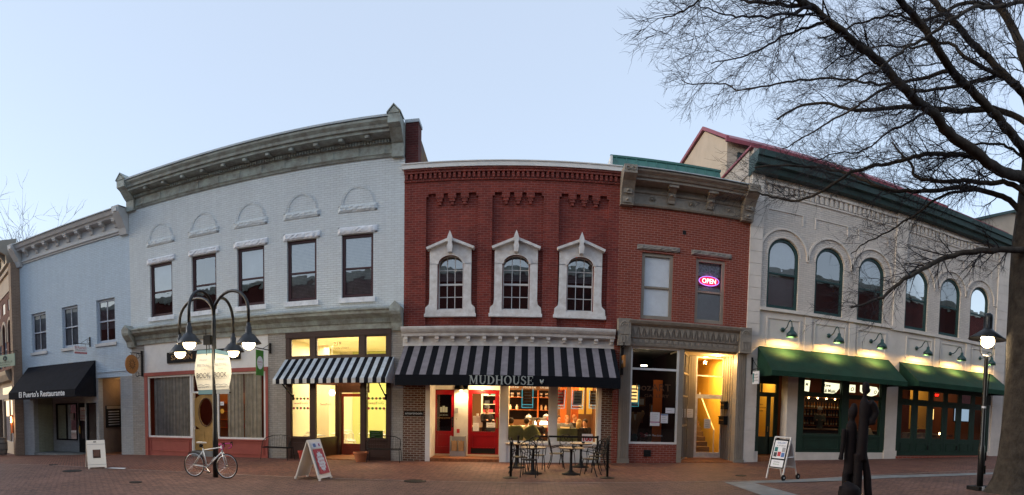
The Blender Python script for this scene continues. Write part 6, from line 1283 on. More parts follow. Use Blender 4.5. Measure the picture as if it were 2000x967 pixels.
# bar
t = T('bar_counter', 'dark bar counter behind the left green window', 'counter', (11, D+1.7, .35)); t.add('base', MB().box(10.2, 15.0, D+1.4, D+1.9, .35, 1.3), M['dark']); t.add('top', MB().box(10.15, 15.05, D+1.3, D+1.95, 1.3, 1.35), M['woodd'])
shelf_unit('bottle_shelf', 'back bar shelves crowded with lit bottles', 11.7, 14.0, D+3.6, 1.2, (1.45, 1.85, 2.2, 2.7), M['shelfw'])
bo = T('bottle', 'small bottle on the lit back bar shelves', 'bottle', (0,0,0), group='bottles on the back bar'); bo.add('glass_body', MB().lathe(0,0,[(.035,0),(.035,.17),(.013,.22),(.013,.28)],8), mat('amber_glass', (.30,.12,.03), .1)); bo.add('label', MB().lathe(0,0,[(.037,.05),(.037,.12)],8), M['creamw'])
n_ = 0
for zz in (1.45, 1.85, 2.2):
    for k in range(14): place(bo.o, (11.85+k*.15+rnd.uniform(-.03,.03), D+3.42, zz), 0, first=(n_ == 0)); n_ += 1
for k in range(5): single('bar_light', MB().lathe(11.9+k*.45, D+3.25, [(.001,0),(.03,0),(.03,.06),(.001,.06)], 8, 2.62), M['e_warm'], 'tiny warm spot lamp above the back bar', 'lamp', group='spot lamps above the back bar')
def backlit(label, pts, letters):
    t = T('backlit_sign', label, 'sign', (pts[0][0], D+.2, pts[0][1])); t.add('panel', MB().prism(pts, D+.16, D+.2), M['e_sign'])
    for (s_, sz, x, z_, w_, mm) in letters: t.add('lettering', text(s_, sz, (x, D+.155, z_), width=w_, bold=.006, shear=.2), M[mm])
backlit('cut-off cream backlit sign at left of the first green transom', [(10.02,2.80),(10.22,2.78),(10.26,3.2),(10.0,3.2)], [('M', .14, 10.06, 3.0, .12, 'inkb')])
backlit('cream backlit music sign in the right half of the first green transom', [(10.80,2.76),(11.15,2.72),(11.40,2.80),(11.56,2.98),(11.56,3.16),(10.80,3.18)], [('Live', .12, 10.86, 3.02, .3, 'inkb'), ('& Music', .18, 10.90, 2.80, .5, 'inkb')])
backlit('small cream backlit sign with red ring in the second green transom', [(11.93,2.86),(12.30,2.86),(12.30,3.16),(11.93,3.16)], [('O', .2, 12.08, 2.92, .16, 'inkr')])
backlit('rounded cream backlit sign with red ring right of the tall statue head', [(12.55,2.92),(12.80,2.80),(13.1,2.76),(13.35,2.84),(13.44,3.0),(13.34,3.14),(12.55,3.18)], [('Grill', .16, 12.62, 2.92, .42, 'inkb'), ('O', .18, 13.2, 2.88, .14, 'inkr')])
t = T('glowing_lamp', 'tall glowing cylinder lamp behind the second folding door', 'lamp', (15.9, D+2, 1.8)); t.add('lamp_shade', MB().lathe(16.95, D+2.0, [(.09,0),(.09,.46)], 14, 1.98), M['e_shade']); t.add('cord', MB().tube([(16.95,D+2,2.44),(16.95,D+2,4)], .008, 4), M['blackp'])
t = T('glowing_lamp', 'slim glowing cylinder lamp behind the third folding door', 'lamp', (18.0, D+2, 1.8)); t.add('lamp_shade', MB().lathe(18.35, D+2.4, [(.05,0),(.05,.5)], 12, 1.96), M['e_shade']); t.add('cord', MB().tube([(18.35,D+2.4,2.46),(18.35,D+2.4,4)], .008, 4), M['blackp'])
t = T('exit_sign', 'small red lit exit sign behind the third green transom', 'sign', (17.5, D+1, 2.9)); t.add('case', MB().box(17.2, 17.48, D+1.0, D+1.05, 3.0, 3.18), M['blackp']); t.add('lettering', text('EXIT', .15, (17.22, D+.995, 3.03), width=.24, bold=.004), M['e_exit'])
t = T('television', 'wall screen showing a pale landscape behind the fifth folding door', 'television', (20, D+4, 1.6)); t.add('screen', MB().box(21.0-1.9, 21.2-1.0, D+1.6, D+1.63, 1.95, 2.55), M['e_tv']); t.add('case', MB().box(19.05, 20.25, D+1.63, D+1.68, 1.9, 2.6), M['blackp'])
t = T('wall_panel', 'amber lit wall panel behind the fourth folding door', 'panel', (19.0, D+5, 1.2)); t.add('panel', MB().box(19.0, 20.3, D+5.0, D+5.05, 1.4, 3.6), M['amber'])
t = T('indoor_plant', 'leafy indoor plant behind the second folding door', 'plant', (16.5, D+1.4, .35)); q = MB()
for k in range(60):
    a = k*2.39; r_ = .28*(k % 7)/7+.03; zz = .75+.9*rnd.random(); c = Vector((16.5+r_*math.cos(a), D+1.4+r_*math.sin(a), zz)); u = Vector((math.cos(a), math.sin(a), rnd.uniform(-.5,.5)))*.14; v = Vector((-math.sin(a), math.cos(a), .2))*.035; q.quad(c, c+u*.5+v, c+u, c+u*.5-v)
t.add('leaves', q, mat('olive_leaves', (.12,.16,.03), .6)); t.add('pot', MB().lathe(16.5, D+1.4, [(.12,0),(.16,.35)], 12, .35), M['terracotta'])
t = T('stair_steps', 'broad dim steps behind the fourth folding door', 'steps', (18, D+3, .35))
for k in range(3): t.add('step', MB().box(17.6, 19.6, D+2.6+k*.4, D+3.0+k*.4, .35, .8+k*.22), M['inwall'])
for i, (x, y, lb) in enumerate(((14.9,D+1.0,'candle on a table behind the first folding door'),(17.9,D+1.3,'candle on a table behind the third folding door'))): single('candle', MB().lathe(x, y, [(.001,0),(.04,0),(.04,.1),(.001,.1)], 8, 1.25), M['e_warm'], 'small lit '+lb, 'candle', group=None)
for i, x in enumerate((14.95, 17.9)): t = T('dining_table', ('dark dining table under the first candle', 'dark dining table under the second candle')[i], 'table', (x, D+1.2, .35)); t.add('tabletop', MB().box(x-.4, x+.4, D+.85, D+1.6, 1.2, 1.25), M['woodd']); t.add('leg', MB().lathe(x, D+1.2, [(.3,0),(.04,.05),(.04,.85)], 12, .35), M['iron'])
# gallery
t = T('dried_flowers', 'tall dried pampas flowers in the left of the gallery window', 'plant', (3.7, D+.6, .6)); q = MB()
for k in range(16):
    a = rnd.uniform(-.25,.35); P = [(3.72+.02*k % .1, D+.55, .8), (3.72+a*.5, D+.55+rnd.uniform(-.1,.1), 1.3), (3.72+a, D+.55, 1.5+rnd.uniform(0,.35))]; q.tube(P, [.008,.02,.05], 5)
t.add('plumes', q, mat('dry_straw', (.35,.24,.13), .9)); t.add('vase', MB().lathe(3.75, D+.55, [(.08,0),(.12,.15),(.07,.3)], 12, .74), M['teal'])
t = T('flower_pot', 'pink flowers in a dark pot on the gallery window floor', 'plant', (4.1, D+.5, .7)); q = MB()
for k in range(26): q.ball((4.05+rnd.uniform(-.14,.14), D+.5+rnd.uniform(-.1,.1), .98+rnd.uniform(-.05,.09)), .035, 6, 4)
t.add('blossoms', q, M['pinkp']); t.add('pot', MB().lathe(4.05, D+.5, [(.08,0),(.12,.2)], 12, .72), M['blackp'])
for i, (x, z_, w_, h_) in enumerate(((4.3,1.35,.5,.4),(4.4,2.0,.45,.35),(5.0,1.6,.4,.5))): t = T('framed_picture', ('low wide', 'small upper', 'tall right')[i]+' framed picture on the dark gallery wall', 'picture', (x, D+3, z_)); t.add('frame', MB().box(x-w_/2, x+w_/2, D+3, D+3.04, z_, z_+h_), M['woodd']); t.add('mount', MB().box(x-w_/2+.06, x+w_/2-.06, D+2.99, D+3, z_+.06, z_+h_-.06), M['inkg'])
b4.add('ceiling_lamp', MB().lathe(4.15, D+1.2, [(.001,.0),(.12,0),(.12,.04)], 14, 3.42), M['e_ceil']); b4.light('POINT', (4.15, D+1.2, 3.3), 7, (1,.85,.6), .1)
b4.add('ceiling_lamp', MB().lathe(3.75, D+1.8, [(.001,.0),(.07,0),(.07,.04)], 14, 3.9), M['e_warm'])
single('standing_screen', MB().box(4.75, 5.1, D+2.2, D+2.25, .6, 3.0), M['orange'], 'tall orange display panel deep in the dark gallery', 'panel'); single('gallery_plinth', MB().box(4.6,5.0,D+2.3,D+2.6,.1,.9), M['inwall'], 'grey plinth in front of the orange display panel', 'plinth')

# ------------------------------------------------------------------ bicycle
bx0, bx1, by, bz = -8.56, -7.53, 12.93, gz(-8.05)
bk = T('bicycle', 'silver-white road bicycle with pink handlebar tape leaning on the four-lamp post', 'bicycle', (-8.05, by, bz)); R_ = .335
def wheel(cx, cy):
    w = bk.add('wheel', MB().tube([(cx,cy-.05,bz+R_),(cx,cy+.05,bz+R_)], .022, 10), M['steel'])
    bk.add('tyre', MB().torus((cx,cy,bz+R_), R_-.012, .0125, 'y', 44, 6), M['rubber'], w); bk.add('rim', MB().torus((cx,cy,bz+R_), R_-.034, .010, 'y', 44, 6), M['steel'], w)
    s_ = MB()
    for k in range(20): a = 2*PI*k/20; s_.tube([(cx,cy+(.02 if k % 2 else -.02),bz+R_),(cx+(R_-.04)*math.cos(a),cy,bz+R_+(R_-.04)*math.sin(a))], .0018, 3)
    bk.add('spokes', s_, M['steel'], w)
wheel(bx0, by); wheel(bx1, by-.0)
z = lambda v: bz+v
BB, ST, HT, HB, RA, FA = (-8.14,by,z(.28)), (-8.27,by,z(.78)), (-7.69,by,z(.83)), (-7.66,by,z(.72)), (bx0,by,z(R_)), (bx1,by,z(R_))
fr = MB().tube([BB, ST], .018, 8).tube([(-8.26,by,z(.74)), HT], .018, 8).tube([BB, HB], .021, 8).tube([(-7.70,by,z(.86)), (-7.655,by,z(.70))], .022, 8)
for s in (-.05, .05): fr.tube([(-8.26,by+s*.3,z(.73)), (RA[0],by+s,RA[2])], .010, 6).tube([(BB[0],by+s*.5,BB[2]), (RA[0],by+s,RA[2])], .011, 6)
bk.add('frame', fr, M['frost'], smooth=True); fk = MB()
for s in (-.05, .05): fk.tube([(-7.655,by+s*.6,z(.70)), (-7.60,by+s,z(.55)), (FA[0],by+s,FA[2])], [.016,.014,.009], 6)
bk.add('fork', fk, M['frost'], smooth=True)
bk.add('seat_post', MB().tube([ST, (-8.30,by,z(.93))], .014, 6), M['steel'])
bk.add('saddle', MB().prism([(-8.44,by-.07),(-8.44,by+.07),(-8.36,by+.075),(-8.26,by+.03),(-8.16,by+.018),(-8.15,by-.018),(-8.26,by-.03),(-8.36,by-.075)], z(.93), z(.965), 'z'), M['whitep'])
bk.add('saddle_bag', MB().ball((-8.33,by,z(.86)), .05, 8, 6, sx=1.3), M['blackp'])
hb = MB()
for s in (-1, 1): hb.tube([(-7.64,by,z(.92)),(-7.64,by+s*.2,z(.92)),(-7.56,by+s*.21,z(.93)),(-7.50,by+s*.21,z(.89)),(-7.51,by+s*.21,z(.82)),(-7.60,by+s*.21,z(.79))], .015, 7)
bk.add('handlebar', hb, M['pinkt'], smooth=True); bl = MB()
for s in (-1, 1): bl.tube([(-7.54,by+s*.21,z(.93)),(-7.48,by+s*.21,z(.97)),(-7.46,by+s*.21,z(.86))], [.018,.02,.008], 6)
bk.add('brake_hood', bl, M['blackp']); bk.add('stem', MB().tube([(-7.70,by,z(.87)),(-7.64,by,z(.92))], .016, 6), M['frost'])
cr = bk.add('crankset', MB().torus((BB[0],by-.05,BB[2]), .09, .006, 'y', 24, 5).tube([(BB[0],by-.06,BB[2]),(BB[0]+.12,by-.07,BB[2]-.12)], .010, 5).tube([(BB[0],by+.06,BB[2]),(BB[0]-.12,by+.07,BB[2]+.12)], .010, 5), M['steel'])
bk.add('pedal', MB().box(BB[0]+.08, BB[0]+.17, by-.17, by-.08, BB[2]-.13, BB[2]-.11), M['blackp'], cr); bk.add('pedal', MB().box(BB[0]-.17, BB[0]-.08, by+.08, by+.17, BB[2]+.11, BB[2]+.13), M['blackp'], cr)
bk.add('chain', MB().tube([(BB[0],by-.05,BB[2]+.09),(RA[0],by-.05,RA[2]+.035)], .005, 4).tube([(BB[0],by-.05,BB[2]-.09),(RA[0]+.05,by-.05,RA[2]-.09),(RA[0],by-.05,RA[2]-.035)], .005, 4), M['iron'])
bk.add('rear_fender', MB().torus((bx0,by,z(R_)), R_+.02, .010, 'y', 20, 5, .5, 2.2), M['blackp']); bk.add('bottle_cage', MB().tube([(-8.0,by,z(.42)),(-7.9,by+.03,z(.56))], .03, 8), M['steel'])
bk.add('lock', MB().torus((-7.93,by+.1,z(.26)), .06, .009, 'z', 16, 5), M['blackp'])

# ------------------------------------------------------------------ sandwich boards
def aboard(name, label, x, y, w, h, spread, rz, m, legs=None):
    t = T(name, label, 'sandwich board', (x, y, gz(x)), rz=rz); a = spread/2
    for s, nm in ((-1, 'front_panel'), (1, 'back_panel')):
        p = MB(); th = .02; f = lambda zz: s*(a*(1-zz/h))
        p.add([(-w/2,f(.05)-th,.05),(w/2,f(.05)-th,.05),(w/2,f(h)-th*.5,h),(-w/2,f(h)-th*.5,h),(-w/2,f(.05)+th,.05),(w/2,f(.05)+th,.05),(w/2,f(h)+th*.5,h),(-w/2,f(h)+th*.5,h)], [(0,1,2,3),(7,6,5,4),(0,4,5,1),(1,5,6,2),(2,6,7,3),(3,7,4,0)])
        for q in (-1, 1): p.box(q*w/2-(.06 if q > 0 else 0), q*w/2+(0 if q > 0 else .06), f(.0)-.02, f(.0)+.02, 0, .06)
        t.add(nm, p, m)
    return t
def onface(t, w, h, spread, u0, u1, v0, v1, m, name='poster', side=-1, off=.028):
    a = spread/2; f = lambda zz: side*(a*(1-zz/h)+off)
    return t.add(name, MB().quad((u0,f(v0),v0),(u1,f(v0),v0),(u1,f(v1),v1),(u0,f(v1),v1)), M[m])
def facetext(t, s_, size, u, v, width, m, h, spread, off=.034):
    a = spread/2; y_ = -(a*(1-v/h)+off); ln = math.hypot(h, a); return t.add('lettering', text(s_, size, (u, y_, v), uy=(0, a/ln, h/ln), width=width), M[m])
# face turned towards +X so one panel is seen and the tent profile shows
t = aboard('sandwich_board', 'blank white sandwich board with dark square panel, left in front of the blue-grey building', -13.08, 13.80, .62, .93, .62, math.radians(52), M['whitep'])
onface(t, .62, .93, .62, -.12, .14, .35, .62, 'pave', 'see_through_window'); onface(t, .62, .93, .62, -.08, .02, .86, .89, 'inkb', 'handle_slot'); onface(t, .62, .93, .62, -.30, .30, .79, .80, 'inkg', 'rail'); onface(t, .62, .93, .62, -.30, .30, .13, .14, 'inkg', 'rail')
t = aboard('sandwich_board', 'white sandwich board with pink-red frozen yogurt poster before the yellow-lit shop', -5.36, 13.66, .60, 1.02, .74, math.radians(78), M['whitep'])
onface(t, .62, 1.02, .8, -.22, .22, .80, .95, 'paper', 'header', off=.026); onface(t, .62, 1.02, .8, -.15, -.02, .83, .92, 'bluep', 'logo', off=.03); onface(t, .62, 1.02, .8, .10, .16, .84, .91, 'purple', 'logo', off=.03); onface(t, .62, 1.02, .8, -.23, .23, .16, .78, 'pinkp'); q = []
for k in range(26): w = 2*PI*k/26; rr_ = (1.0 if k % 2 else .82); q.append((.0+.17*rr_*math.cos(w), .47+.26*rr_*math.sin(w)))
hh, aa = 1.02, .4; t.add('starburst', MB().quad(*[(u, -(aa*(1-v/hh)+.031), v) for u, v in q]), M['paper'])
facetext(t, 'SweetFroG', .08, -.14, .56, .28, 'pinkp', 1.02, .8); facetext(t, 'NOW OPEN', .07, -.10, .46, .22, 'inkr', 1.02, .8); facetext(t, 'ALL DAY', .06, -.09, .38, .18, 'inkr', 1.02, .8); facetext(t, 'TRY US', .06, -.08, .31, .16, 'inkr', 1.02, .8)
# timber tent sign on wheels
tb = T('tent_sign', 'white timber A-frame sign on two small wheels with photo poster, before the green awning', 'sandwich board', (6.84, 13.98, gz(6.8)), rz=math.radians(-64)); h_ = 1.16; a_ = .34; w_ = .27
for s, nm in ((-1, 'front_frame'), (1, 'rear_frame')):
    f = lambda zz: s*a_*(1-zz/h_); p = MB()
    for x in (-w_, w_): p.tube([(x,f(.02),.02),(x,f(h_),h_)], .022, 4)
    p.tube([(-w_,f(h_-.01),h_-.01),(w_,f(h_-.01),h_-.01)], .022, 4); p.tube([(-w_,f(.32),.32),(w_,f(.32),.32)], .018, 4); tb.add(nm, p, M['whitw'])
pb_ = lambda v0, v1, u0, u1, o_: MB().quad(*[(u, -(a_*(1-v/h_))-o_, v) for u, v in ((u0,v0),(u1,v0),(u1,v1),(u0,v1))])
tb.add('dark_board', pb_(.32,1.10,-.25,.25,.024), M['blackp']); tb.add('poster', pb_(.58,1.06,-.21,.21,.028), M['paper']); tb.add('lower_poster', pb_(.35,.54,-.21,.21,.028), M['paper'])
for (u, v, mm) in ((-.18,.62,'inkb'),(.08,.62,'bluep'),(-.18,.76,'teal'),(.08,.76,'inkg'),(-.05,.64,'inkr')): tb.add('photo', pb_(v, v+.12, u, u+.11, .031), M[mm])
ln = math.hypot(h_, a_)
for s_, v, sz, wd, mm in (('GALLERY', .98, .07, .3, 'bluep'), ('& STUDIO', .91, .045, .3, 'inkb'), ('Christian', .47, .05, .2, 'inkb'), ('Science', .41, .05, .2, 'inkgn')): tb.add('lettering', text(s_, sz, (-.12, -(a_*(1-v/h_))-.034, v), uy=(0,a_/ln,h_/ln), width=wd), M[mm])
tb.add('rear_board', MB().quad(*[(u, (a_*(1-v/h_))+.0, v) for u, v in ((-.25,.34),(.25,.34),(.25,1.0),(-.25,1.0))]), M['paper'])
for s in (-1, 1):
    w = tb.add('wheel', MB().tube([(w_+.02,s*a_*.95,.085),(w_+.06,s*a_*.95,.085)], .08, 18), M['rubber']); tb.add('hub', MB().tube([(w_+.015,s*a_*.95,.085),(w_+.066,s*a_*.95,.085)], .03, 10), M['steel'], w)
tb.add('side_brace', MB().tube([(w_,-a_*.45,.62),(w_,a_*.45,.62)], .016, 4), M['whitw'])
single('paper_sheet', MB().quad((-12.55,13.72,gz(-12.5)+.012),(-11.85,13.80,gz(-11.9)+.012),(-11.95,14.05,gz(-11.9)+.012),(-12.5,13.98,gz(-12.5)+.012)), M['paper'], 'flat white sheet lying on the paving beside the blank sandwich board', 'sheet')
for (x, y, r_, lb) in ((-13.08,12.68,.32,'round dark manhole cover in front of the blank sandwich board'),(-15.38,13.95,.17,'small dark drain cover left of the blank sandwich board'),(-9.35,11.35,.17,'small dark drain cover left of the bicycle'),(-2.7,13.75,.28,'dark drain cover right of the pink-red sandwich board'),(6.0,14.9,.16,'small dark drain cover left of the timber tent sign'),(-9.9,16.2,.15,'small dark drain cover before the coral shopfront')):
    single('manhole_cover', MB().lathe(x, y, [(.001,.0),(r_,0),(r_,.008),(r_*.9,.010),(r_*.88,.006),(.001,.006)], 28, gz(x)), M['blackp'], lb, 'cover')

# ------------------------------------------------------------------ benches, pots
be = T('wire_bench', 'black wire bench before the brown pier, left of the yellow-lit shop', 'bench', (0,0,0), group='black wire benches by the yellow-lit shop'); L_ = 1.05; s_ = MB()
for k in range(24): x = -L_/2+L_*k/23; s_.tube([(x,-.24,.43),(x,.15,.43)], .004, 4)
s_.tube([(-L_/2,-.25,.43),(L_/2,-.25,.43),(L_/2+.03,.0,.43),(L_/2,.17,.43),(-L_/2,.17,.43),(-L_/2-.03,.0,.43),(-L_/2,-.25,.43)], .013, 6); be.add('seat', s_, M['iron']); b_ = MB()
rim = [(-L_/2-.02,-.22,.43),(-L_/2-.04,-.12,.64),(-L_/2+.0,.05,.76),(-L_/2+.2,.20,.84),(0,.24,.86),(L_/2-.2,.20,.84),(L_/2,.05,.76),(L_/2+.04,-.12,.64),(L_/2+.02,-.22,.43)]
b_.tube(rim, .013, 6)
for k in range(26):
    u = k/25*8; i = min(7, int(u)); f = u-i; p = Vector(rim[i]).lerp(Vector(rim[i+1]), f); b_.tube([p, (p.x*.97, min(.17, p.y), .43)], .004, 4)
be.add('backrest', b_, M['iron'])
for sx_ in (-1,1):
    for sy_ in (-1,1): be.add('leg', MB().tube([(sx_*L_/2,-.22 if sy_ < 0 else .16,.43),(sx_*(L_/2+.03),-.27 if sy_ < 0 else .24,.0)], .011, 6), M['iron'])
place(be.o, (-8.52, 18.25, gz(-8.5)), math.radians(-6), first=True); place(be.o, (-4.62, 18.22, gz(-4.6)), math.radians(4), 'black wire bench between the clay pot and the brown brick pier')
for nm, x, y, r_, h_, m_, lb in (('flower_pot', -7.50, 18.2, .21, .34, 'redpot', 'red glazed pot half hidden behind the pink-red sandwich board'), ('flower_pot', -5.42, 18.15, .25, .33, 'terracotta', 'terracotta pot with rolled rim beside the yellow-lit doorway')):
    t = T(nm, lb, 'flower pot', (x, y, gz(x))); t.add('pot', MB().lathe(x, y, [(r_*.66,0),(r_*.9,h_*.8),(r_*1.02,h_*.8),(r_*1.05,h_),(r_*.93,h_),(r_*.9,h_*.9)], 24, gz(x)), M[m_], smooth=False); t.add('soil', MB().lathe(x, y, [(.001,h_*.88),(r_*.92,h_*.9)], 20, gz(x)), M['soil'])
t = T('bag_rack', 'grey crate rack holding two brown paper bags between the red doors', 'rack', (-2.27, D+.62, .12)); x0, x1, y0, y1 = -2.60, -2.06, D+.72, D+1.0
t.add('frame', MB().box(x0, x1, y0, y1, .12, .30).box(x0, x0+.03, y0, y1, .30, .82).box(x1-.03, x1, y0, y1, .30, .82).box(x0+.03, x1-.03, y1-.02, y1, .30, .80), M['inkg'])
for k in range(2):
    b_ = T('paper_bag', ('left', 'right')[k]+' brown paper bag in the crate rack', 'paper bag', (x0+.15+k*.25, y0+.1, .3), group='brown paper bags in the rack'); cx = x0+.15+k*.24
    b_.add('bag', MB().box(cx-.09, cx+.09, y0+.02, y0+.18, .31, .60).prism([(cx-.09,.60),(cx+.09,.60),(cx+.11,.67),(cx+.04,.63),(cx,.68),(cx-.04,.63),(cx-.11,.67)], y0+.04, y0+.16), M['kraft'])
# barrels
ba = T('wooden_barrel', 'grey weathered wooden barrel beside the glowing copper sconce', 'barrel', (0,0,0), group='wooden barrels at the far left')
st_ = MB().lathe(0,0,[(.24,0),(.29,.22),(.31,.45),(.29,.68),(.24,.9),(.22,.88)], 22); ba.add('staves', st_, M['oakbar'])
for zz, rr_ in ((.06,.262),(.28,.302),(.62,.302),(.84,.262)): ba.add('hoop', MB().lathe(0,0,[(rr_,-.025),(rr_+.004,.025)], 22, zz), M['hoop'])
ba.add('lid', MB().lathe(0,0,[(.001,.86),(.23,.87)], 22), M['oakbar'])
place(ba.o, (-23.75, 17.95, gz(-23.7)+.06), .3, first=True); place(ba.o, (-24.9, 18.35, gz(-24.9)+.05), 1.0, 'grey weathered wooden barrel cut by the left picture edge')
single('planter', MB().lathe(-24.3, 18.1, [(.10,0),(.13,.2),(.12,.2)], 14, gz(-24.3)+.96), M['terracotta'], 'terracotta planter on top of the left barrel', 'planter')

# ------------------------------------------------------------------ café tables and iron chairs
def cafe_table(label, x, y, h=.74, r=.35, first=None):
    t = T('patio_table', label, 'table', (x, y, gz(x)), group='round tables on the coffee house patio'); g_ = gz(x)
    t.add('tabletop', MB().lathe(x, y, [(.001,h-.03),(r,h-.03),(r,h),(.001,h)], 28, g_), M['shelfw_t']); t.add('pedestal', MB().lathe(x, y, [(.26,0),(.26,.02),(.12,.06),(.05,.12),(.035,.3),(.035,h-.08),(.12,h-.03)], 20, g_), M['iron'], smooth=True)
    single('ashtray', MB().lathe(x+.06, y-.08, [(.04,0),(.055,.05),(.05,.05),(.035,.015)], 14, g_+h), M['blackp'], 'small black ashtray on the '+label.replace('round patio table', 'table'), 'ashtray')
M['shelfw_t'] = mat('brown_tabletop', (.09,.045,.026), .55, noise=(6,.3))
cafe_table('round patio table at front left, wrapped by iron chairs', .23, 15.6); cafe_table('round patio table at front centre, standing clear', 1.27, 15.5); cafe_table('round patio table behind, under the right coffee house window', 1.72, 17.35); cafe_table('round patio table behind, near the left coffee house window', -.25, 17.1)
ch = T('iron_chair', '', 'chair', (0,0,0), group='scrolled iron armchairs on the patio'); I = M['iron']
s_ = MB().lathe(0,0,[(.21,.44),(.225,.45),(.21,.46)],18)
for k in range(9): x = -.18+k*.045; yy = math.sqrt(max(0,.21**2-x*x)); s_.tube([(x,-yy,.45),(x,yy,.45)], .006, 4); s_.tube([(-yy,x,.45),(yy,x,.45)], .006, 4)
ch.add('seat', s_, I); b_ = MB().tube([(-.19,.14,.44),(-.21,.20,.7),(-.19,.24,.88),(-.10,.26,.95),(0,.265,.97),(.10,.26,.95),(.19,.24,.88),(.21,.20,.7),(.19,.14,.44)], .014, 6)
b_.tube([(-.20,.2,.68),(-.12,.2,.63),(0,.2,.67),(.12,.2,.63),(.20,.2,.68)], .010, 5)
for s in (-1, 1):
    b_.torus((s*.09,.235,.80), .07, .008, 'y', 14, 4); b_.tube([(s*.02,.235,.67),(s*.03,.25,.80),(s*.10,.255,.94)], .009, 4); b_.torus((s*.06,.18,.56), .05, .007, 'y', 12, 4)
ch.add('backrest', b_, I); 
for s in (-1, 1): ch.add('armrest', MB().tube([(s*.20,.17,.62),(s*.25,.02,.67),(s*.24,-.16,.68),(s*.22,-.20,.64),(s*.21,-.17,.46)], .012, 6), I)
for s in (-1, 1): ch.add('leg', MB().tube([(s*.17,-.15,.45),(s*.19,-.19,.22),(s*.20,-.23,0)], .014, 6), I); ch.add('leg', MB().tube([(s*.19,.14,.45),(s*.19,.17,.22),(s*.20,.26,0)], .014, 6), I)
CH = [(.12,14.98,math.radians(172),'iron chair at front left with its back to the street'), (-.15,15.75,math.radians(80),'iron chair left of the front left table'), (.35,16.35,math.radians(8),'iron chair behind the front left table, facing the street'), (.95,17.0,math.radians(92),'iron chair seen from the side between the front tables'), (1.78,15.25,math.radians(-115),'iron chair right of the front centre table, nearest the street'), (2.05,16.1,math.radians(-75),'iron chair between the front and rear right tables'), (2.3,17.2,math.radians(-85),'iron chair right of the rear table by the brick pier'), (1.35,17.9,math.radians(10),'iron chair behind the rear table against the window')]
for i, (x, y, r, lb) in enumerate(CH): place(ch.o, (x, y, gz(x)), r, lb, first=(i == 0))
so_ = T('barrier_post', '', 'post', (0,0,0), group='black patio barrier posts'); so_.add('base', MB().lathe(0,0,[(.20,0),(.20,.012),(.05,.04)],24), M['iron']); so_.add('pole', MB().lathe(0,0,[(.032,.02),(.032,.88),(.04,.885),(.04,.93),(.001,.935)],14), M['blackp'], smooth=True)
SP = [(-.36,14.68,'black barrier post at the front left patio corner'),(2.17,14.72,'black barrier post at the front right patio corner'),(-.22,18.1,'black barrier post at the rear left patio corner'),(2.32,18.05,'black barrier post at the rear right patio corner')]
for i, (x, y, lb) in enumerate(SP): place(so_.o, (x, y, gz(x)), 0, lb, first=(i == 0))
def rope(a, b, sag, lb, n=10):
    P = [(a[0]+(b[0]-a[0])*i/n, a[1]+(b[1]-a[1])*i/n, a[2]+(b[2]-a[2])*i/n-sag*4*(i/n)*(1-i/n)) for i in range(n+1)]
    single('barrier_chain', MB().tube(P, .008, 5), M['iron'], lb, 'chain')
rope((-.36,14.68,.86),(-.22,18.1,.86), .25, 'drooping chain along the left side of the patio'); rope((2.17,14.72,.9),(2.32,18.05,.9), .25, 'drooping chain along the right side of the patio'); single('barrier_rail', MB().box(.3, 2.32, 18.03, 18.07, .92, .98), M['iron'], 'straight dark barrier rail under the coffee house window', 'rail')

# ------------------------------------------------------------------ statues of walkers
def statue(label, rows_torso, legs, depth, Y, extra=None, name='walking_statue'):
    t = T(name, label, 'statue', (rows_torso[0][1], Y, gz(5))); m = MB()
    def loft(rows, dscale=1.0):
        n = 16; vs = []
        for z_, xa, xb in rows:
            c, r = (xa+xb)/2, (xb-xa)/2
            dy = max(.02, min(depth, r*.95))*dscale
            for k in range(n): w = 2*PI*k/n; vs.append((c+r*math.cos(w), Y+dy*math.sin(w), z_))
        q = len(rows); fs = [(i*n+k, i*n+(k+1) % n, (i+1)*n+(k+1) % n, (i+1)*n+k) for i in range(q-1) for k in range(n)] + [tuple(range(n-1,-1,-1)), tuple(range((q-1)*n, q*n))]
        m.add(vs, fs)
    loft(rows_torso)
    for l in legs: loft(l)
    if extra: extra(m)
    me = remesh(m, .014); me.transform(Matrix.Translation((-t.loc[0], -t.loc[1], -t.loc[2]))); t.add('figure', me, M['rust'], smooth=True); return t
def zc(x, y, Y=7.3):    # outline measured against the facade grid, kept in metres
    th = (x-1000)/F; d = Rr*math.sin(th) + Rf*math.cos(th) + Ru*(-(y-Y0)/F); s = Y/d.y; return d.x*s, d.z*s+1.93
def conv(rows, Y=7.3): 
    o = []
    for yy, a, b in rows:
        y = 730+yy/4.08; xa, z1 = zc(1610+a/4.08, y, Y); xb, z2 = zc(1610+b/4.08, y, Y); o.append(((z1+z2)/2, xa, xb))
    return o
man = conv([(63,325,340),(70,315,348),(90,305,357),(120,304,358),(135,304,362),(150,308,356),(165,310,340),(185,308,334),(205,300,342),(230,290,358),(265,284,372),(310,280,368),(350,282,352),(380,280,350),(420,277,348),(500,268,346),(560,262,338),(640,255,336),(690,252,334)])
gl = gz(5)
def end(rows, x0, x1): return rows + [(gl+.10, x0, x1), (gl+.0, x0-.0, x1+.05)]
lg1 = conv([(640,238,300),(700,240,300),(800,236,298),(880,230,294),(967,220,290)]); lg2 = conv([(640,288,338),(700,300,350),(780,312,364),(830,316,370),(900,318,372),(967,322,378)])
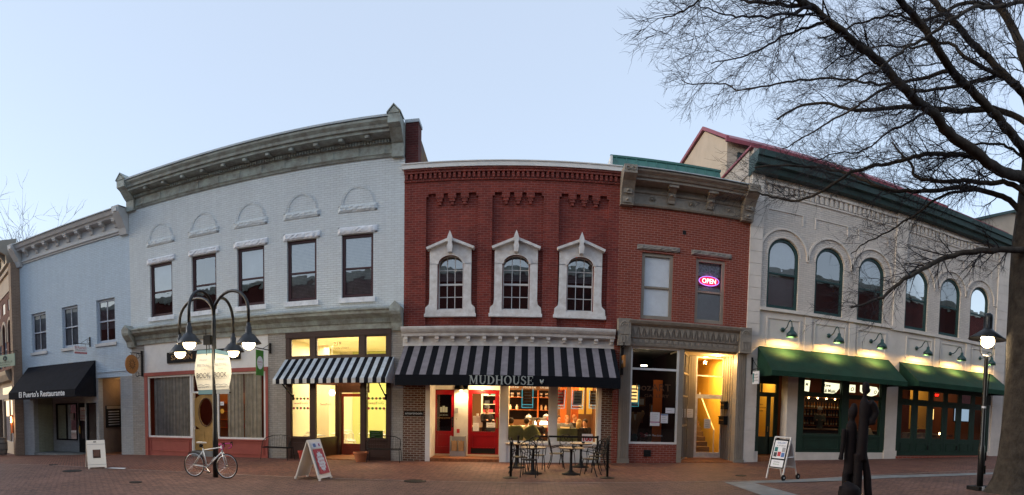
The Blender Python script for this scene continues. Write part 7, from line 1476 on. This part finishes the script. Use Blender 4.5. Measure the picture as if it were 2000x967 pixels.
def armx(m):
    P = [zc(1610+a/4.08, 730+b/4.08) for a, b in ((350,225),(378,262),(396,310),(380,350),(350,385),(382,395))]
    m.tube([(p[0], 7.3-.05, p[1]) for p in P[:5]], [.06,.065,.06,.055,.05], 10); m.tube([(P[4][0],7.25,P[4][1]),(P[5][0],7.22,P[5][1])], [.05,.03], 8)
    q = zc(1610+362/4.08, 730+300/4.08); m.ball((q[0], 7.3, q[1]), .10, 10, 8, sy=.7, sz=1.6)
    nx, nz_ = zc(1610+362/4.08, 730+128/4.08); m.ball((nx, 7.3, nz_), .02, 6, 5)
statue('tall slender dark rust-brown walking statue with one arm akimbo', man, [end(lg1, lg1[-1][1]-.02, lg1[-1][1]+.12), end(lg2, lg2[-1][1]+.05, lg2[-1][2]+.04)], .085, 7.3, armx)
wom = conv([(235,228,246),(245,218,256),(265,214,262),(290,196,262),(330,192,256),(350,198,244),(375,200,240),(395,186,248),(420,178,256),(500,170,256),(580,166,254),(650,160,255),(720,160,252),(800,150,244)], 7.42)
lw1 = conv([(790,146,200),(870,142,196),(967,140,188)], 7.42); lw2 = conv([(790,195,246),(870,200,236),(967,206,240)], 7.42)
def bagarm(m):
    P = [zc(1610+a/4.08, 730+b/4.08) for a, b in ((180,440),(172,560),(160,640),(152,690))]; m.tube([(p[0], 7.38, p[1]) for p in P], [.04,.04,.035,.045], 8)
s2 = statue('shorter slender dark rust-brown walking statue just left of the tall one', [(a, b, c) for a, b, c in wom], [end(lw1, lw1[-1][1], lw1[-1][1]+.1), end(lw2, lw2[-1][1], lw2[-1][1]+.1)], .08, 7.42, bagarm)
sb_ = conv([(845,118,140),(860,100,168),(880,88,200),(900,72,216),(930,64,222),(967,60,224)])
statue('low rounded dark statue shape at the feet of the walking statues', sb_+[(gl+.05, sb_[-1][1], sb_[-1][2]), (gl, sb_[-1][1], sb_[-1][2])], [conv([(880,62,88),(900,62,90),(920,66,92)])], .16, 7.1, None, 'rounded_statue')

# ------------------------------------------------------------------ trees
def at(px, py, Y): x, z_ = zc(px, py, Y); return Vector((x, Y, z_))
def frame_dirs(t, rg):
    a = t.orthogonal().normalized(); b = t.cross(a); w = rg.uniform(0, 2*PI); return a*math.cos(w)+b*math.sin(w)
def grow(tw, p, d, L, r, lvl, rg, droop, leaf, nseg=5, bias=Vector((0,0,0)), rmin=.0028):
    pts = [p.copy()]; rs = [r]; step = L/nseg
    for i in range(nseg):
        d = (d + Vector((rg.gauss(0,.16), rg.gauss(0,.16), rg.gauss(0,.16)-droop)) + bias*.10).normalized(); p = p + d*step; pts.append(p.copy()); rs.append(r*(1-.75*(i+1)/nseg))
    tw.tube(pts, rs, 3 if r < .012 else 5, False)
    if lvl == 0: return
    nb = leaf[lvl]
    for k in range(nb):
        f = rg.uniform(.15, 1.0); i = min(nseg-1, int(f*nseg)); q = pts[i].lerp(pts[i+1], f*nseg-i); t = (pts[i+1]-pts[i]).normalized()
        nd = (t*.75 + frame_dirs(t, rg)*.65 + bias*.25).normalized()
        grow(tw, q, nd, L*rg.uniform(.38,.62), max(rmin, rs[i]*.6), lvl-1, rg, droop, leaf, 4, bias, rmin)
TX, TY = 11.02, 9.25
tr_ = T('big_bare_tree', 'big bare winter tree with thick grey trunk at the right edge', 'tree', (TX, TY, gz(TX)))
tk = MB(); n = 28; prof = [(-.05,.84),(.10,.73),(.35,.62),(.8,.55),(1.5,.515),(2.6,.50),(4.0,.50),(5.2,.49),(6.2,.47),(7.2,.42),(8.2,.38),(9.4,.34),(11,.28),(13,.20),(15.5,.08)]
vs = []; rg = random.Random(3)
for z_, r_ in prof:
    cx = TX+.04*math.sin(z_*.9)+ (z_-6)*.02*(z_ > 6); cy = TY+.04*math.cos(z_*.7)
    for k in range(n):
        w = 2*PI*k/n; fl = 1+ (.10*math.sin(w*5+1.3))*max(0,(1.2-z_))/1.2 + .035*math.sin(w*9+z_*1.1)+rg.uniform(-.012,.012); vs.append((cx+r_*fl*math.cos(w), cy+r_*fl*math.sin(w), gz(TX)+z_))
tk.add(vs, [(i*n+k, i*n+(k+1) % n, (i+1)*n+(k+1) % n, (i+1)*n+k) for i in range(len(prof)-1) for k in range(n)])
tr_.add('trunk', tk, M['bark'], smooth=True)
ZP = lambda a, b: (1240+a/2.0145, b/2.0145)
LIMB = [  # outline points, start depth, end depth, start radius, end radius
 ([(1540,700),(1500,690),(1430,670),(1340,600),(1230,520),(1180,450),(1110,400),(1050,340),(980,260),(910,200),(830,140),(760,80),(690,20),(640,0),(560,-60)], 9.2, 7.4, .17, .035),
 ([(1550,640),(1520,570),(1450,490),(1390,420),(1300,330),(1240,270),(1190,190),(1130,100),(1060,20),(1000,-60)], 9.2, 8.3, .15, .06),
 ([(1560,440),(1531,370),(1470,310),(1400,240),(1330,170),(1250,80),(1190,20),(1120,-60)], 9.2, 9.8, .14, .06),
 ([(1570,330),(1531,230),(1490,120),(1430,20),(1380,-60)], 9.3, 9.6, .15, .09),
 ([(1550,500),(1531,480),(1430,430),(1340,432),(1200,432),(1120,420),(1000,425),(870,435),(830,425),(740,405),(640,420),(560,470)], 9.1, 11.6, .10, .02),
 ([(1540,760),(1470,720),(1380,722),(1290,712),(1200,712),(1110,700),(1090,650),(1060,620),(1010,560)], 9.2, 10.3, .085, .02),
 ([(1370,625),(1280,608),(1180,604),(1100,615),(1020,640),(920,660),(830,690),(740,750),(640,790),(560,780),(480,755),(380,740)], 8.9, 10.8, .065, .014),
 ([(1560,880),(1490,800),(1430,770),(1330,740),(1200,748),(1070,752),(960,735),(860,690),(740,660),(600,650),(470,660)], 9.2, 11.8, .10, .016),
 ([(1540,620),(1500,600),(1450,570),(1340,565),(1330,575)], 9.3, 9.8, .05, .02),
 ([(1560,980),(1470,985),(1330,990),(1230,1010),(1150,1050),(1060,1100),(990,1160),(930,1190),(850,1210)], 9.2, 8.2, .10, .016),
 ([(1540,20),(1531,10),(1380,30),(1340,25),(1270,60),(1200,110),(1100,170),(1050,200),(980,260),(900,300),(800,340)], 9.3, 7.5, .06, .012),
 ([(1420,300),(1230,345),(1080,355),(1050,325),(930,330),(820,310),(650,315),(560,330),(430,352),(330,330),(230,330),(180,315)], 9.6, 11.0, .045, .008),
 ([(1230,280),(1130,310),(1040,325),(930,380),(860,430),(760,480),(680,530),(580,585)], 8.7, 10.4, .045, .010),
 ([(680,20),(600,20),(520,10),(450,10),(400,-20),(300,-30),(210,30),(150,62),(110,75)], 7.6, 7.6, .035, .007),
 ([(1510,330),(1400,280),(1300,225),(1250,175),(1180,170),(1090,185),(1000,180),(860,200)], 9.3, 10.0, .07, .012),
 ([(1140,440),(1080,480),(1000,520),(900,590),(800,600),(680,640)], 8.9, 9.4, .03, .008),
 ([(1330,745),(1210,770),(1110,840),(1000,910),(900,960),(850,1000)], 9.8, 11.0, .045, .010),
 ([(1420,30),(1300,10),(1200,60),(1120,80),(1020,60),(920,80),(820,120),(720,150)], 9.4, 8.4, .05, .010),
 ([(760,80),(700,100),(600,130),(500,190),(420,220),(300,250)], 7.6, 8.0, .028, .007),
 ([(690,20),(620,50),(520,60),(420,70),(330,50),(250,20)], 7.5, 6.9, .026, .006),
]
tw = MB(); rg = random.Random(11)
for li, (P, ya, yb, ra, rb) in enumerate(LIMB):
    m_ = len(P); pts = []; rs = []
    for i, (a, b) in enumerate(P):
        ra_ = ra*.9; f = i/(m_-1); pts.append(at(*ZP(a, b), ya+(yb-ya)*f+.10*math.sin(i*1.7+li))); rs.append(ra_+(rb-ra_)*f**.7)
    # catmull-rom refinement with small kinks
    Q = []; RS = []
    for i in range(m_-1):
        p0, p1, p2, p3 = pts[max(0,i-1)], pts[i], pts[i+1], pts[min(m_-1,i+2)]
        for s in range(4):
            u = s/4; Q.append(.5*((2*p1)+(p2-p0)*u+(2*p0-5*p1+4*p2-p3)*u*u+(3*p1-p0-3*p2+p3)*u**3)+Vector((rg.gauss(0,.012),rg.gauss(0,.012),rg.gauss(0,.012)))); RS.append(rs[i]+(rs[i+1]-rs[i])*u)
    Q.append(pts[-1]); RS.append(rs[-1])
    tr_.add('limb', MB().tube(Q, RS, 10 if ra > .06 else 7), M['bark'] if ra > .03 else M['twig'], smooth=True)
    Ltot = sum((Q[i+1]-Q[i]).length for i in range(len(Q)-1)); acc = 0; nxt = .18*Ltot if ra > .08 else .2
    for i in range(len(Q)-1):
        acc += (Q[i+1]-Q[i]).length
        while acc > nxt:
            nxt += rg.uniform(.075,.19); t = (Q[i+1]-Q[i]).normalized(); thin = max(.006, min(.016, RS[i]*.3))
            d = (t*.7 + frame_dirs(t, rg)*.8 + Vector((-.2,0,-.05))).normalized()
            fr_ = acc/Ltot
            grow(tw, Q[i], d, rg.uniform(.6,1.35)*(1.15-.45*fr_), thin, 2, rg, .015, {2: 6, 1: 5}, 5, Vector((-.4,0,-.16)))
o_ = tr_.add('twigs', tw, M['twig']); o_['kind'] = 'stuff'
def small_tree(label, x, y, z0, H, seed, spread=.5):
    t = T('bare_tree', label, 'tree', (x, y, z0)); rg = random.Random(seed); m = MB(); top = Vector((x, y, z0+H*.45))
    t.add('trunk', MB().tube([(x,y,z0),(x+.1,y,z0+H*.25),top], [.28,.22,.16], 10), M['twig']); tw_ = MB()
    for k in range(11):
        d = Vector((rg.uniform(-1,1)*spread, rg.uniform(-1,1)*spread, 1)).normalized(); grow(tw_, top-Vector((0,0,rg.uniform(0,H*.12))), d, H*rg.uniform(.38,.58), .11, 3, rg, -.02, {3: 6, 2: 5, 1: 4}, 6, Vector((0,0,0)), .012)
    t.add('branches', tw_, M['twig'])
small_tree('small bare tree rising behind the far left roof', -39.0, 30.5, -.5, 16.8, 5, .30); small_tree('thin bare tree at the far left edge behind the brown brick cornice', -42.5, 31, -.5, 16.5, 8, .34)
print('objects', len(bpy.data.objects))
